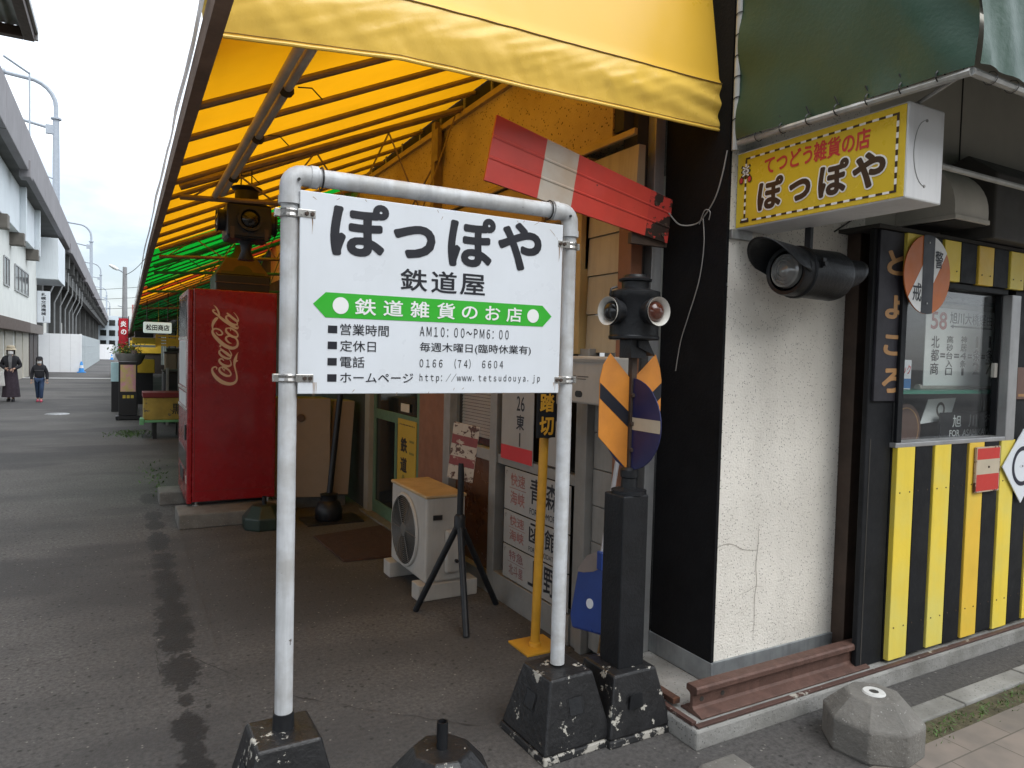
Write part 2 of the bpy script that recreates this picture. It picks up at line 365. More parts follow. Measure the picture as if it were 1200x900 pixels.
# ------------------------------------------------------------------ ground materials
def ground_mat(damp=False):
    m = bpy.data.materials.new('damp_asphalt' if damp else 'asphalt')
    m.use_nodes = True
    t = m.node_tree
    n = t.nodes
    n.clear()
    lk = t.links.new
    out = n.new('ShaderNodeOutputMaterial')
    p = n.new('ShaderNodeBsdfPrincipled')
    co = n.new('ShaderNodeTexCoord')
    vec = co.outputs['Object']
    sep = n.new('ShaderNodeSeparateXYZ')
    lk(vec, sep.inputs[0])

    def noi(scale, detail=5, rgh=0.6, sc3=None):
        q = n.new('ShaderNodeTexNoise')
        q.inputs['Scale'].default_value = scale
        q.inputs['Detail'].default_value = detail
        q.inputs['Roughness'].default_value = rgh
        if sc3:
            k = n.new('ShaderNodeMapping')
            k.inputs['Scale'].default_value = sc3
            lk(vec, k.inputs['Vector'])
            lk(k.outputs['Vector'], q.inputs['Vector'])
        else:
            lk(vec, q.inputs['Vector'])
        return q.outputs['Fac']

    def mr(v, a, b, c, d):
        q = n.new('ShaderNodeMapRange')
        q.inputs['From Min'].default_value = a
        q.inputs['From Max'].default_value = b
        q.inputs['To Min'].default_value = c
        q.inputs['To Max'].default_value = d
        lk(v, q.inputs['Value'])
        return q.outputs['Result']

    def ma(op, a, b=None):
        q = n.new('ShaderNodeMath')
        q.operation = op
        for i, v in enumerate((a, b)):
            if v is None:
                continue
            if isinstance(v, (int, float)):
                q.inputs[i].default_value = v
            else:
                lk(v, q.inputs[i])
        return q.outputs[0]

    def mix(f, a, b):
        q = n.new('ShaderNodeMix')
        q.data_type = 'RGBA'
        lk(f, q.inputs['Factor'])
        for s, v in ((6, a), (7, b)):
            if isinstance(v, tuple):
                q.inputs[s].default_value = (*v, 1)
            else:
                lk(v, q.inputs[s])
        return q.outputs[2]
    c = mix(mr(noi(1.1, 6), 0.3, 0.7, 0, 1), (0.106, 0.099, 0.094), (0.156, 0.147, 0.140))
    c = mix(mr(noi(48, 4, 0.75), 0.38, 0.66, 0, 0.85), c, (0.046, 0.043, 0.041))
    # old patched area, far dark patches
    c = mix(mr(noi(0.35, 4, 0.6, (0.5, 0.9, 1)), 0.50, 0.56, 0, 0.75), c, (0.054, 0.052, 0.052))
    c = mix(mr(noi(1.0, 5, 0.65, (0.13, 0.55, 1)), 0.46, 0.60, 0, 0.5), c, (0.048, 0.047, 0.047))
    # pale aggregate
    vo = n.new('ShaderNodeTexVoronoi')
    vo.inputs['Scale'].default_value = 38
    lk(vec, vo.inputs['Vector'])
    sc = n.new('ShaderNodeSeparateColor')
    lk(vo.outputs['Color'], sc.inputs['Color'])
    agg = ma('MULTIPLY', mr(sc.outputs[0], 0.84, 0.87, 0, 0.85), mr(vo.outputs['Distance'], 0.10, 0.22, 1, 0))
    c = mix(agg, c, (0.24, 0.225, 0.205))
    vo2 = n.new('ShaderNodeTexVoronoi')
    vo2.inputs['Scale'].default_value = 21
    lk(vec, vo2.inputs['Vector'])
    sc2 = n.new('ShaderNodeSeparateColor')
    lk(vo2.outputs['Color'], sc2.inputs['Color'])
    agg2 = ma('MULTIPLY', mr(sc2.outputs[1], 0.88, 0.9, 0, 0.8), mr(vo2.outputs['Distance'], 0.06, 0.15, 1, 0))
    c = mix(agg2, c, (0.27, 0.25, 0.225))
    pits = ma('MULTIPLY', mr(sc2.outputs[2], 0.82, 0.84, 0, 0.8), mr(vo2.outputs['Distance'], 0.10, 0.24, 1, 0))
    c = mix(pits, c, (0.026, 0.024, 0.023))
    if damp:
        at = n.new('ShaderNodeAttribute')
        at.attribute_name = 'damp'
        q = n.new('ShaderNodeMix')
        q.data_type = 'RGBA'
        lk(ma('MULTIPLY', at.outputs['Fac'], 0.80), q.inputs['Factor'])
        lk(c, q.inputs[6])
        q.inputs[7].default_value = (0.010, 0.009, 0.009, 1)
        c = q.outputs[2]
    lk(c, p.inputs['Base Color'])
    if damp:
        lk(mr(at.outputs['Fac'], 0, 1, 0.88, 0.66), p.inputs['Roughness'])
    else:
        p.inputs['Roughness'].default_value = 0.88
    b = n.new('ShaderNodeBump')
    b.inputs['Strength'].default_value = 0.8
    b.inputs['Distance'].default_value = 0.012
    lk(noi(55, 6, 0.75), b.inputs['Height'])
    lk(b.outputs['Normal'], p.inputs['Normal'])
    p.inputs['Specular IOR Level'].default_value = 0.35
    lk(p.outputs['BSDF'], out.inputs['Surface'])
    return m

def paver_mat():
    m = bpy.data.materials.new('brick_pavers')
    m.use_nodes = True
    t = m.node_tree
    n = t.nodes
    n.clear()
    lk = t.links.new
    out = n.new('ShaderNodeOutputMaterial')
    p = n.new('ShaderNodeBsdfPrincipled')
    p.inputs['Roughness'].default_value = 0.9
    co = n.new('ShaderNodeTexCoord')
    br = n.new('ShaderNodeTexBrick')
    br.inputs['Scale'].default_value = 1.0
    br.inputs['Brick Width'].default_value = 0.30
    br.inputs['Row Height'].default_value = 0.30
    br.inputs['Mortar Size'].default_value = 0.003
    br.inputs['Color1'].default_value = (0.225, 0.185, 0.155, 1)
    br.inputs['Color2'].default_value = (0.185, 0.155, 0.13, 1)
    br.inputs['Mortar'].default_value = (0.11, 0.095, 0.075, 1)
    lk(co.outputs['Object'], br.inputs['Vector'])
    q = n.new('ShaderNodeTexNoise')
    q.inputs['Scale'].default_value = 6
    q.inputs['Detail'].default_value = 8
    lk(co.outputs['Object'], q.inputs['Vector'])
    mr = n.new('ShaderNodeMapRange')
    mr.inputs['From Min'].default_value = 0.4
    mr.inputs['From Max'].default_value = 0.7
    mr.inputs['To Max'].default_value = 0.7
    lk(q.outputs['Fac'], mr.inputs['Value'])
    x = n.new('ShaderNodeMix')
    x.data_type = 'RGBA'
    lk(mr.outputs['Result'], x.inputs['Factor'])
    lk(br.outputs['Color'], x.inputs[6])
    x.inputs[7].default_value = (0.11, 0.10, 0.088, 1)
    lk(x.outputs[2], p.inputs['Base Color'])
    b = n.new('ShaderNodeBump')
    b.inputs['Strength'].default_value = 0.6
    b.inputs['Distance'].default_value = 0.01
    lk(br.outputs['Fac'], b.inputs['Height'])
    b.invert = True
    lk(b.outputs['Normal'], p.inputs['Normal'])
    lk(p.outputs['BSDF'], out.inputs['Surface'])
    return m

# ------------------------------------------------------------------ mesh kit
INV = {}

def front(y, x0=0.0, z0=0.0):   # a frame facing -Y
    return (Vector((x0, y, z0)), Vector((1, 0, 0)), Vector((0, 0, 1)))

def left(x, y0=0.0, z0=0.0):    # a frame facing -X ; u runs towards -Y
    return (Vector((x, y0, z0)), Vector((0, -1, 0)), Vector((0, 0, 1)))

_TXT = {}

def text2d(body, bold):
    k = (body, bold)
    if k not in _TXT:
        c = bpy.data.curves.new('tmp_text', 'FONT')
        c.body = body
        c.resolution_u = 4
        c.offset = bold
        o = bpy.data.objects.new('tmp_text', c)
        COL.objects.link(o)
        dg = bpy.context.evaluated_depsgraph_get()
        e = o.evaluated_get(dg)
        me = e.to_mesh()
        vs = [(v.co.x, v.co.y) for v in me.vertices]
        fs = [tuple(p.vertices) for p in me.polygons]
        e.to_mesh_clear()
        bpy.data.objects.remove(o)
        bpy.data.curves.remove(c)
        xs = [v[0] for v in vs]
        ys = [v[1] for v in vs]
        _TXT[k] = (vs, fs, min(xs), max(xs), min(ys), max(ys))
    return _TXT[k]

class MB:
    def __init__(s):
        s.v, s.f, s.m = [], [], []

    def add(s, vs, fs, mi=0):
        o = len(s.v)
        s.v += [Vector(v) for v in vs]
        s.f += [tuple(i + o for i in f) for f in fs]
        s.m += [mi] * len(fs)
        return s

    def box(s, x0, x1, y0, y1, z0, z1, mi=0, mat=None):
        vs = [Vector((x, y, z)) for z in (z0, z1) for y in (y0, y1) for x in (x0, x1)]
        if mat:
            vs = [mat @ v for v in vs]
        return s.add(vs, [(0, 2, 3, 1), (4, 5, 7, 6), (0, 1, 5, 4), (2, 6, 7, 3), (0, 4, 6, 2), (1, 3, 7, 5)], mi)

    def frustum(s, cx, cy, z0, z1, hx0, hy0, hx1, hy1, mi=0):
        vs = [(cx + a * hx, cy + b * hy, z) for (z, hx, hy) in ((z0, hx0, hy0), (z1, hx1, hy1)) for (a, b) in ((-1, -1), (1, -1), (1, 1), (-1, 1))]
        return s.add(vs, [(3, 2, 1, 0), (4, 5, 6, 7), (0, 1, 5, 4), (1, 2, 6, 5), (2, 3, 7, 6), (3, 0, 4, 7)], mi)

    def prism(s, poly, fr, depth, mi=0):
        """poly in the (u,v) of frame fr; front face lies on the frame, body goes behind it"""
        o, u, v = fr
        nn = u.cross(v)
        k = len(poly)
        vs = [o + u * a + v * b for a, b in poly] + [o + u * a + v * b - nn * depth for a, b in poly]
        fs = [tuple(range(k)), tuple(range(2 * k - 1, k - 1, -1))] + [(i, i + k, (i + 1) % k + k, (i + 1) % k) for i in range(k)]
        return s.add(vs, fs, mi)

    def sheet(s, poly, fr, off=0.0, mi=0):
        o, u, v = fr
        nn = u.cross(v) * off
        return s.add([o + u * a + v * b + nn for a, b in poly], [tuple(range(len(poly)))], mi)

    def rect(s, u0, u1, v0, v1, fr, off=0.0, mi=0):
        return s.sheet([(u0, v0), (u1, v0), (u1, v1), (u0, v1)], fr, off, mi)

    def tube(s, pts, r, n=10, mi=0, caps=True, radii=None):
        pts = [Vector(p) for p in pts]
        k = len(pts)
        rings = []
        up = None
        for i, p in enumerate(pts):
            d = (pts[min(i + 1, k - 1)] - pts[max(i - 1, 0)]).normalized()
            if up is None:
                up = Vector((0, 0, 1)) if abs(d.z) < 0.9 else Vector((0, 1, 0))
            a = d.cross(up).normalized()
            b = a.cross(d).normalized()
            up = b
            rr = radii[i] if radii else r
            rings.append([p + (a * math.cos(2 * PI * j / n) + b * math.sin(2 * PI * j / n)) * rr for j in range(n)])
        vs = [q for ring in rings for q in ring]
        fs = []
        for i in range(k - 1):
            for j in range(n):
                fs.append((i * n + j, i * n + (j + 1) % n, (i + 1) * n + (j + 1) % n, (i + 1) * n + j))
        if caps:
            fs.append(tuple(range(n - 1, -1, -1)))
            fs.append(tuple((k - 1) * n + j for j in range(n)))
        return s.add(vs, fs, mi)

    def lathe(s, prof, org, axis=(0, 0, 1), n=24, mi=0, rot=0.0, cap=True):
        org = Vector(org)
        ax = Vector(axis).normalized()
        t = Vector((0, 0, 1)) if abs(ax.z) < 0.9 else Vector((1, 0, 0))
        a = (t - ax * t.dot(ax)).normalized()
        b = ax.cross(a)
        vs = []
        for r_, h in prof:
            for j in range(n):
                th = 2 * PI * j / n + rot
                vs.append(org + ax * h + (a * math.cos(th) + b * math.sin(th)) * r_)
        fs = []
        for i in range(len(prof) - 1):
            for j in range(n):
                fs.append((i * n + j, i * n + (j + 1) % n, (i + 1) * n + (j + 1) % n, (i + 1) * n + j))
        if cap:
            fs.append(tuple(range(n - 1, -1, -1)))
            fs.append(tuple((len(prof) - 1) * n + j for j in range(n)))
        return s.add(vs, fs, mi)

    def ball(s, c, rx, ry, rz, n=14, mi=0):
        c = Vector(c)
        vs, fs = [], []
        h = n // 2
        for i in range(h + 1):
            ph = PI * i / h - PI / 2
            for j in range(n):
                th = 2 * PI * j / n
                vs.append(c + Vector((rx * math.cos(ph) * math.cos(th), ry * math.cos(ph) * math.sin(th), rz * math.sin(ph))))
        for i in range(h):
            for j in range(n):
                fs.append((i * n + j, i * n + (j + 1) % n, (i + 1) * n + (j + 1) % n, (i + 1) * n + j))
        return s.add(vs, fs, mi)

    def grid(s, fn, nu, nv, mi=0):
        vs = [fn(i / nu, j / nv) for j in range(nv + 1) for i in range(nu + 1)]
        fs = [(j * (nu + 1) + i, j * (nu + 1) + i + 1, (j + 1) * (nu + 1) + i + 1, (j + 1) * (nu + 1) + i) for j in range(nv) for i in range(nu)]
        return s.add(vs, fs, mi)

    def text(s, body, fr, u0, u1, v0, v1, bold=0.0, off=0.0012, mi=0):
        """lettering fitted to a box; weight is added by stacked copies a hair apart"""
        o, u, v = fr
        nv = u.cross(v)
        vs, fs, a, b, c, d = text2d(body, 0.0)
        w = bold
        K = 8 if w < 0.03 else 16
        a, b, c, d = a - w, b + w, c - w, d + w
        su = (u1 - u0) / max(1e-6, b - a)
        sv = (v1 - v0) / max(1e-6, d - c)
        sh = [(0, 0)] if w == 0 else [(w * math.cos(2 * PI * k / K), w * math.sin(2 * PI * k / K)) for k in range(K)]
        for k, (dx, dy) in enumerate(sh):
            nn = nv * (off + 0.00004 * k)
            s.add([o + u * (u0 + (x + dx - a) * su) + v * (v0 + (y + dy - c) * sv) + nn for x, y in vs], fs, mi)
        return s

    def stroke(s, pts, fr, off=0.001, mi=0, sub=6):
        """pts: (u, v, width); a smooth ribbon on the frame"""
        o, u, v = fr
        nn = u.cross(v) * off
        P = []
        k = len(pts)
        for i in range(k - 1):
            p0, p1, p2, p3 = (Vector(pts[max(0, i - 1)]), Vector(pts[i]), Vector(pts[i + 1]), Vector(pts[min(k - 1, i + 2)]))
            for j in range(sub):
                t = j / sub
                P.append(0.5 * ((2 * p1) + (p2 - p0) * t + (2 * p0 - 5 * p1 + 4 * p2 - p3) * t * t + (3 * p1 - p0 - 3 * p2 + p3) * t ** 3))
        P.append(Vector(pts[-1]))
        vs = []
        for i, q in enumerate(P):
            d = P[min(i + 1, len(P) - 1)] - P[max(0, i - 1)]
            d = Vector((d.x, d.y))
            d = d.normalized() if d.length > 1e-9 else Vector((1, 0))
            w = max(0.0003, q.z) / 2
            for sg in (1, -1):
                a, b = q.x - d.y * w * sg, q.y + d.x * w * sg
                vs.append(o + u * a + v * b + nn)
        fs = [(2 * i, 2 * i + 1, 2 * i + 3, 2 * i + 2) for i in range(len(P) - 1)]
        return s.add(vs, fs, mi)

    def build(s, name, mats, parent=None, bevel=0.0, smooth=False, seg=2, recalc=True, kind=None, loc=None):
        me = bpy.data.meshes.new(name)
        vs = s.v
        if parent is not None and parent.name in INV:
            iv = INV[parent.name]
            vs = [iv @ v for v in vs]
        elif loc is not None:
            vs = [v - Vector(loc) for v in vs]
        me.from_pydata([tuple(v) for v in vs], [], s.f)
        if not isinstance(mats, (list, tuple)):
            mats = [mats]
        for m in mats:
            me.materials.append(m)
        me.polygons.foreach_set('material_index', s.m)
        if recalc:
            b = bmesh.new()
            b.from_mesh(me)
            bmesh.ops.recalc_face_normals(b, faces=b.faces)
            b.to_mesh(me)
            b.free()
        if smooth:
            me.polygons.foreach_set('use_smooth', [True] * len(me.polygons))
            me.set_sharp_from_angle(angle=R(38))
        me.update()
        o = bpy.data.objects.new(name, me)
        COL.objects.link(o)
        if parent is not None:
            o.parent = parent
            if parent.name in INV:
                INV[o.name] = INV[parent.name]
        elif loc is not None:
            o.location = loc
            INV[o.name] = Matrix.Translation(-Vector(loc))
        if bevel:
            bv = o.modifiers.new('bevel', 'BEVEL')
            bv.width = bevel
            bv.segments = seg
            bv.limit_method = 'ANGLE'
            bv.angle_limit = R(35)
        if kind:
            o['kind'] = kind
        return o

def thing(name, label, cat, loc=(0, 0, 0), rotz=0.0, group=None):
    o = bpy.data.objects.new(name, None)
    o.empty_display_size = 0.1
    COL.objects.link(o)
    o.location = loc
    o.rotation_euler = (0, 0, rotz)
    INV[o.name] = (Matrix.Translation(Vector(loc)) @ Matrix.Rotation(rotz, 4, 'Z')).inverted()
    o['label'] = label
    o['category'] = cat
    if group:
        o['group'] = group
    return o

def tag(o, label, cat, group=None):
    o['label'] = label
    o['category'] = cat
    if group:
        o['group'] = group
    return o

def dup(root, loc, label, rotz=None):
    r = root.copy()
    COL.objects.link(r)
    r.location = loc
    if rotz is not None:
        r.rotation_euler = (0, 0, rotz)
    r['label'] = label
    for ch in list(root.children):
        c = ch.copy()
        COL.objects.link(c)
        c.parent = r
        for g in list(ch.children):
            d = g.copy()
            COL.objects.link(d)
            d.parent = c
    return r

def rotm(c, ax, deg):
    c = Vector(c)
    return Matrix.Translation(c) @ Matrix.Rotation(R(deg), 4, ax) @ Matrix.Translation(-c)

def circ(cu, cv, r, n=28, a0=0.0, a1=360.0):
    k = n if abs(a1 - a0) >= 360 else n + 1
    return [(cu + r * math.cos(R(a0 + (a1 - a0) * i / n)), cv + r * math.sin(R(a0 + (a1 - a0) * i / n))) for i in range(k)]

# ================================================================== ground
GM = ground_mat()
g = MB()
g.grid(lambda a, b: Vector((-300 + 600 * a, -200 + 900 * b, 0)), 6, 9)
g.build('ground', GM, kind='structure')
PAVE = paver_mat()
MB().box(2.25, 9.0, -4.0, 1.62, -0.05, 0.006).build('pavement', PAVE, kind='structure')
m = MB()
x = 2.78
i = 0
while x < 9:
    m.box(x, x + 0.594, 1.725 + 0.002 * (i % 2), 1.825, -0.05, 0.016 + 0.003 * (i % 3))
    x += 0.6
    i += 1
m.build('kerb_strip', CONC, bevel=0.006, kind='structure')
m = MB()
for i in range(1500):
    px = 2.72 + 5.0 * random.random() ** 1.5
    py = 1.675 + random.gauss(0, 0.032)
    if mn.noise(Vector((px * 5, py * 6, 0))) < -0.12:
        continue
    h = random.uniform(0.005, 0.018)
    a = random.uniform(0, PI)
    dx, dy = math.cos(a) * 0.0035, math.sin(a) * 0.0035
    lx, ly = random.gauss(0, 0.014), random.gauss(0, 0.014)
    m.add([(px - dx, py - dy, 0.004), (px + dx, py + dy, 0.004), (px + lx, py + ly, 0.004 + h)], [(0, 1, 2)])
MB().box(2.70, 9.0, 1.622, 1.7245, -0.05, 0.005).build('verge_soil', M('mossy_soil', (0.075, 0.065, 0.035), 0.95, var=0.5, vs=18, bump=0.8, bs=60), kind='structure')
m.build('verge_grass', LEAFG, kind='stuff', recalc=False)
m = MB()
for i in range(900):
    if i < 500:
        px, py = random.gauss(0.15, 0.16), random.gauss(14.2, 0.30)
    else:
        px, py = random.gauss(0.36, 0.07), random.gauss(9.4, 0.6)
        if random.random() < 0.75:
            continue
    h = random.uniform(0.01, 0.04)
    a = random.uniform(0, PI)
    dx, dy = math.cos(a) * 0.010, math.sin(a) * 0.010
    m.add([(px - dx, py - dy, 0.0), (px + dx, py + dy, 0.0), (px + random.gauss(0, 0.02), py + random.gauss(0, 0.02), h)], [(0, 1, 2)])
m.build('weeds', LEAFG, kind='stuff', recalc=False)
MB().box(-4.0, 0.2, 38.7, 39.15, -0.01, 0.006).build('road_marking', ROADWHITE, kind='structure')
# ground seams: thin dark open joints
CRK = M('open_asphalt_joint', (0.030, 0.028, 0.026), 0.95, var=0.2)
m = MB()
gf = (Vector((0, 0, 0)), Vector((1, 0, 0)), Vector((0, 1, 0)))

def wob(p, q, n, amp, w):
    out = []
    for i in range(n + 1):
        t = i / n
        out.append((p[0] + (q[0] - p[0]) * t + random.gauss(0, amp * 0.6), p[1] + (q[1] - p[1]) * t + random.gauss(0, amp * 0.6), w * random.uniform(0.1, 0.9)))
    return out
for p_, q_, n_ in (((0.24, 3.92), (0.50, 3.44), 8), ((0.60, 3.24), (0.98, 2.86), 10), ((1.02, 2.82), (1.40, 2.48), 9), ((-0.60, 5.70), (-0.20, 5.75), 7), ((-0.12, 5.76), (0.20, 5.80), 6), ((-0.40, 4.03), (-0.05, 4.07), 8), ((0.155, 4.10), (0.165, 3.62), 8)):
    m.stroke(wob(p_, q_, n_, 0.006, 0.0055), gf, off=0.0045)
m.build('ground_joint', CRK, kind='structure', recalc=False)

# the drip line under the canopy edge: damp blots, stored on a fine strip of the same asphalt
DMP = ground_mat(True)
BLOTS = [(0.254, 8.03, 0.086, 0.257), (0.261, 7.17, 0.071, 0.192), (0.265, 6.773, 0.073, 0.184), (0.266, 6.211, 0.079, 0.31), (0.277, 5.707, 0.078, 0.13), (0.274, 5.508, 0.072, 0.10), (0.264, 5.221, 0.076, 0.17), (0.275, 4.9, 0.085, 0.21), (0.267, 4.528, 0.087, 0.18), (0.263, 4.237, 0.093, 0.19), (0.258, 4.02, 0.081, 0.15), (0.255, 3.65, 0.088, 0.18), (0.253, 3.33, 0.031, 0.06), (0.248, 3.071, 0.063, 0.145), (0.243, 2.876, 0.048, 0.08), (0.251, 2.76, 0.058, 0.09), (0.25, 2.52, 0.06, 0.16), (0.25, 2.2, 0.05, 0.14)]
random.seed(5)
for k in range(26):
    BLOTS.append((0.258 + random.gauss(0, 0.04), random.uniform(2.2, 8.0), random.uniform(0.012, 0.032), random.uniform(0.012, 0.04)))
NX, NY, XA, XB, YA, YB = 48, 900, 0.08, 0.44, 1.7, 8.6
m = MB()
m.grid(lambda u, v: Vector((XA + (XB - XA) * u, YA + (YB - YA) * v, 0.003)), NX, NY)
strip = m.build('drip_line', DMP, kind='structure', recalc=False)
att = strip.data.attributes.new('damp', 'FLOAT', 'POINT')
vals = []
for v in m.v:
    d = 9.0
    w0 = 0.24 * mn.noise(Vector((v.x * 26, v.y * 18, 1))) + 0.24 * mn.noise(Vector((v.x * 55, v.y * 45, 4))) + 0.16 * mn.noise(Vector((v.x * 110, v.y * 90, 6)))
    for (bx_, by_, w_, h_) in BLOTS:
        if abs(v.y - by_) < h_ * 1.5:
            d = min(d, math.hypot((v.x - bx_) / w_, (v.y - by_) / h_))
    vals.append(max(0.0, min(1.0, (1.06 + w0 * 1.25 - d) * 9.0)))
att.data.foreach_set('value', vals)
MH = tag(MB().lathe([(0.0, 0.012), (0.17, 0.012), (0.21, 0.010), (0.24, 0.0)], (-1.25, 18.7, 0), n=28, cap=False).build('manhole_cover', M('worn_iron_cover', (0.30, 0.30, 0.30), 0.3, 0.6, var=0.3, vs=20), smooth=True), 'round steel manhole cover shining in the street before the two walkers', 'manhole cover')

# ================================================================== the corner shop
shop = thing('corner_shop', 'corner railway goods shop with white stucco front and ochre side wall under canopies', 'shop building', (2.2, 2.3, 0))
fw = MB().box(2.35, 3.30, 2.28, 2.60, 0.085, 5.0).build('front_wall', STUCCO, shop)
m = MB()
fr = front(2.2795)
m.stroke([(2.352, 0.712, .002), (2.40, 0.722, .003), (2.45, 0.715, .002), (2.50, 0.69, .003), (2.55, 0.678, .002), (2.61, 0.672, .002)], fr)
m.stroke([(2.61, 0.80, .001), (2.612, 0.70, .003), (2.603, 0.60, .003), (2.612, 0.52, .0035), (2.602, 0.44, .003), (2.606, 0.32, .0025), (2.598, 0.24, .001)], fr)
m.stroke([(2.50, 0.475, .001), (2.56, 0.485, .002), (2.61, 0.50, .002), (2.66, 0.49, .001)], fr)
m.build('crack', M('dusty_wall_crack', (0.32, 0.29, 0.25), 0.95), fw, recalc=False)
MB().box(2.334, 2.3505, 2.277, 2.69, 0.185, 5.0).build('black_corner_panel', BLACKWALL, shop)
m = MB()
m.box(2.345, 3.28, 2.268, 2.282, 0.086, 0.188)
m.box(2.330, 2.345, 2.268, 2.70, 0.086, 0.186)
m.build('zinc_skirting', M('zinc_skirting', (0.33, 0.35, 0.36), 0.45, 0.5, var=0.25, vs=8, streak=0.5), shop, bevel=0.002)
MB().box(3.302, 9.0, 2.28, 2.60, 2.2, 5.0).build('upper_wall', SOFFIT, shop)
MB().box(4.10, 4.108, 2.276, 2.2802, 2.2, 5.0).build('wall_joint', DARKIN, shop)
MB().box(2.13, 9.0, 2.28, 12.0, 5.0, 5.12).build('roof', CONCDK, shop)
# black/brown post at the left of the striped front
MB().box(3.165, 3.30, 2.205, 2.279, 0.086, 2.2).build('brown_upright', DKBROWN, shop, bevel=0.003)
m = MB()
m.box(3.095, 3.292, 2.085, 2.112, 0.088, 2.195)
m.build('black_upright', KBOARD, shop, bevel=0.004)
MB().box(3.125, 3.133, 2.0835, 2.0852, 0.10, 1.2).build('upright_groove', DARKIN, shop)
nb = MB().box(3.118, 3.34, 2.070, 2.0848, 1.38, 2.19).build('name_board', M('dark_name_board', (0.020, 0.019, 0.026), 0.6, var=0.4, vs=7, chips=((0.09, 0.07, 0.06), 0.05, 14)), shop, bevel=0.002)
m = MB()
MB().box(3.283, 3.322, 2.052, 2.0690, 1.178, 1.986).build('window_jamb', KBOARD, shop, bevel=0.002)
fr = front(2.0698)
for ch, z0, z1 in (('と', 1.985, 2.10), ('よ', 1.775, 1.89), ('こ', 1.60, 1.70), ('ろ', 1.42, 1.54)):
    m.text(ch, fr, 3.172, 3.330, z0, z1, 0.035)
m.build('lettering', TANLET, nb, recalc=False)
# backing of the striped front, then every board
m = MB()
m.box(3.294, 9.0, 2.082, 2.12, 0.088, 1.15)
m.box(3.294, 9.0, 2.082, 2.12, 1.995, 2.195)
m.box(4.372, 9.0, 2.082, 2.12, 1.15, 1.995)
m.build('front_backing', KBOARD, shop)
for k in range(30):
    x0 = 3.300 + 0.1573 * k
    yellow = k % 2 == 0
    mt = KBOARD if not yellow else (YBOARD2 if k in (4, 14) else YBOARD)
    y0 = 2.053 if yellow else 2.058
    bd = MB().box(x0, x0 + 0.1435, y0, 2.081, 0.098 + 0.004 * (k % 3), 1.156).build('board', mt, shop, bevel=0.003)
    if k < 10:
        m = MB()
        for zz in (0.26, 0.93):
            for ux in (0.03, 0.11):
                m.lathe([(0.004, 0), (0.004, 0.002)], (x0 + ux, y0, zz), (0, -1, 0), 8)
        m.build('nail_heads', DKBROWN, bd)
    bd = MB().box(x0, x0 + 0.1435, y0, 2.081, 1.988, 2.192 + 0.002 * (k % 2)).build('board', mt, shop, bevel=0.003)
    if k < 8 and yellow:
        m = MB()
        for ux in (0.03, 0.11):
            m.lathe([(0.004, 0), (0.004, 0.002)], (x0 + ux, y0, 2.04), (0, -1, 0), 8)
        m.build('nail_heads', DKBROWN, bd)
MB().box(3.095, 9.0, 2.062, 2.28, 2.197, 2.215).build('top_ledge', DARKIN, shop)
# window
win = MB()
win.box(3.292, 4.276, 2.075, 2.125, 1.956, 1.986)
win.box(4.264, 4.276, 2.10, 2.135, 1.176, 1.956)
win.box(3.292, 3.318, 2.085, 2.14, 1.176, 1.956)
win = win.build('window', KBOARD, shop, bevel=0.003)
m = MB()
m.box(4.277, 4.370, 2.052, 2.14, 1.152, 1.956)
m.box(3.280, 4.277, 2.052, 2.14, 1.152, 1.176)
m.build('frame', ALU, win, bevel=0.004)
MB().box(3.318, 4.264, 2.126, 2.130, 1.176, 1.956).build('glass', GLASS, win)
MB().box(4.235, 4.266, 2.104, 2.124, 1.50, 1.58).build('latch', OFFWHITE, win, bevel=0.003)
# room behind the window
m = MB()
A = (3.31, 5.6, 2.14, 3.5, 0.3, 2.19)
m.add([(A[0], A[2], A[4]), (A[1], A[2], A[4]), (A[1], A[3], A[4]), (A[0], A[3], A[4]), (A[0], A[2], A[5]), (A[1], A[2], A[5]), (A[1], A[3], A[5]), (A[0], A[3], A[5])],
      [(0, 1, 2, 3), (4, 7, 6, 5), (2, 6, 7, 3), (0, 3, 7, 4), (1, 5, 6, 2)])
m.build('room_lining', M('grey_room_lining', (0.30, 0.29, 0.27), 0.9, var=0.3, vs=3), shop, recalc=False)
# ---- side along the arcade (plane x = 2.13)
m = MB()
m.box(2.265, 2.290, 2.692, 2.750, 0.0, 2.76)
m.box(2.296, 2.334, 2.702, 2.750, 0.0, 2.76)
m.build('aluminium_corner_trim', ALU, shop, bevel=0.003)
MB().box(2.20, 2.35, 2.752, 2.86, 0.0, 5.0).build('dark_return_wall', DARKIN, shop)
MB().box(2.13, 2.20, 2.685, 2.785, 0.0, 2.20).build('brown_post', BROWNP, shop, bevel=0.004)
m = MB()
z = 1.58
while z < 2.58:
    ya = 2.785 if z < 2.15 else 2.675
    m.add([(2.142, ya, z), (2.142, 3.06, z), (2.150, 3.06, z + 0.195), (2.150, ya, z + 0.195), (2.19, ya, z), (2.19, 3.06, z), (2.19, 3.06, z + 0.195), (2.19, ya, z + 0.195)],
          [(0, 1, 2, 3), (0, 1, 5, 4), (3, 2, 6, 7), (0, 3, 7, 4), (1, 2, 6, 5)])
    z += 0.2
m.build('cream_siding', CREAM, shop)
m = MB()
for k in range(8):
    m.box(2.146 + 0.002 * (k % 2), 2.19, 2.785, 2.962, 0.03 + 0.19 * k, 0.03 + 0.19 * k + 0.185)
m.build('grey_siding', GREYSIDE, shop, bevel=0.002)
lw = MB()
lw.box(2.10, 2.16, 3.065, 3.11, 1.57, 2.58)
lw.box(2.10, 2.16, 3.47, 3.52, 1.57, 2.58)
lw.box(2.10, 2.16, 3.11, 3.47, 1.57, 1.62)
lw.box(2.10, 2.16, 3.11, 3.47, 2.02, 2.06)
lw.box(2.10, 2.16, 3.11, 3.47, 2.53, 2.58)
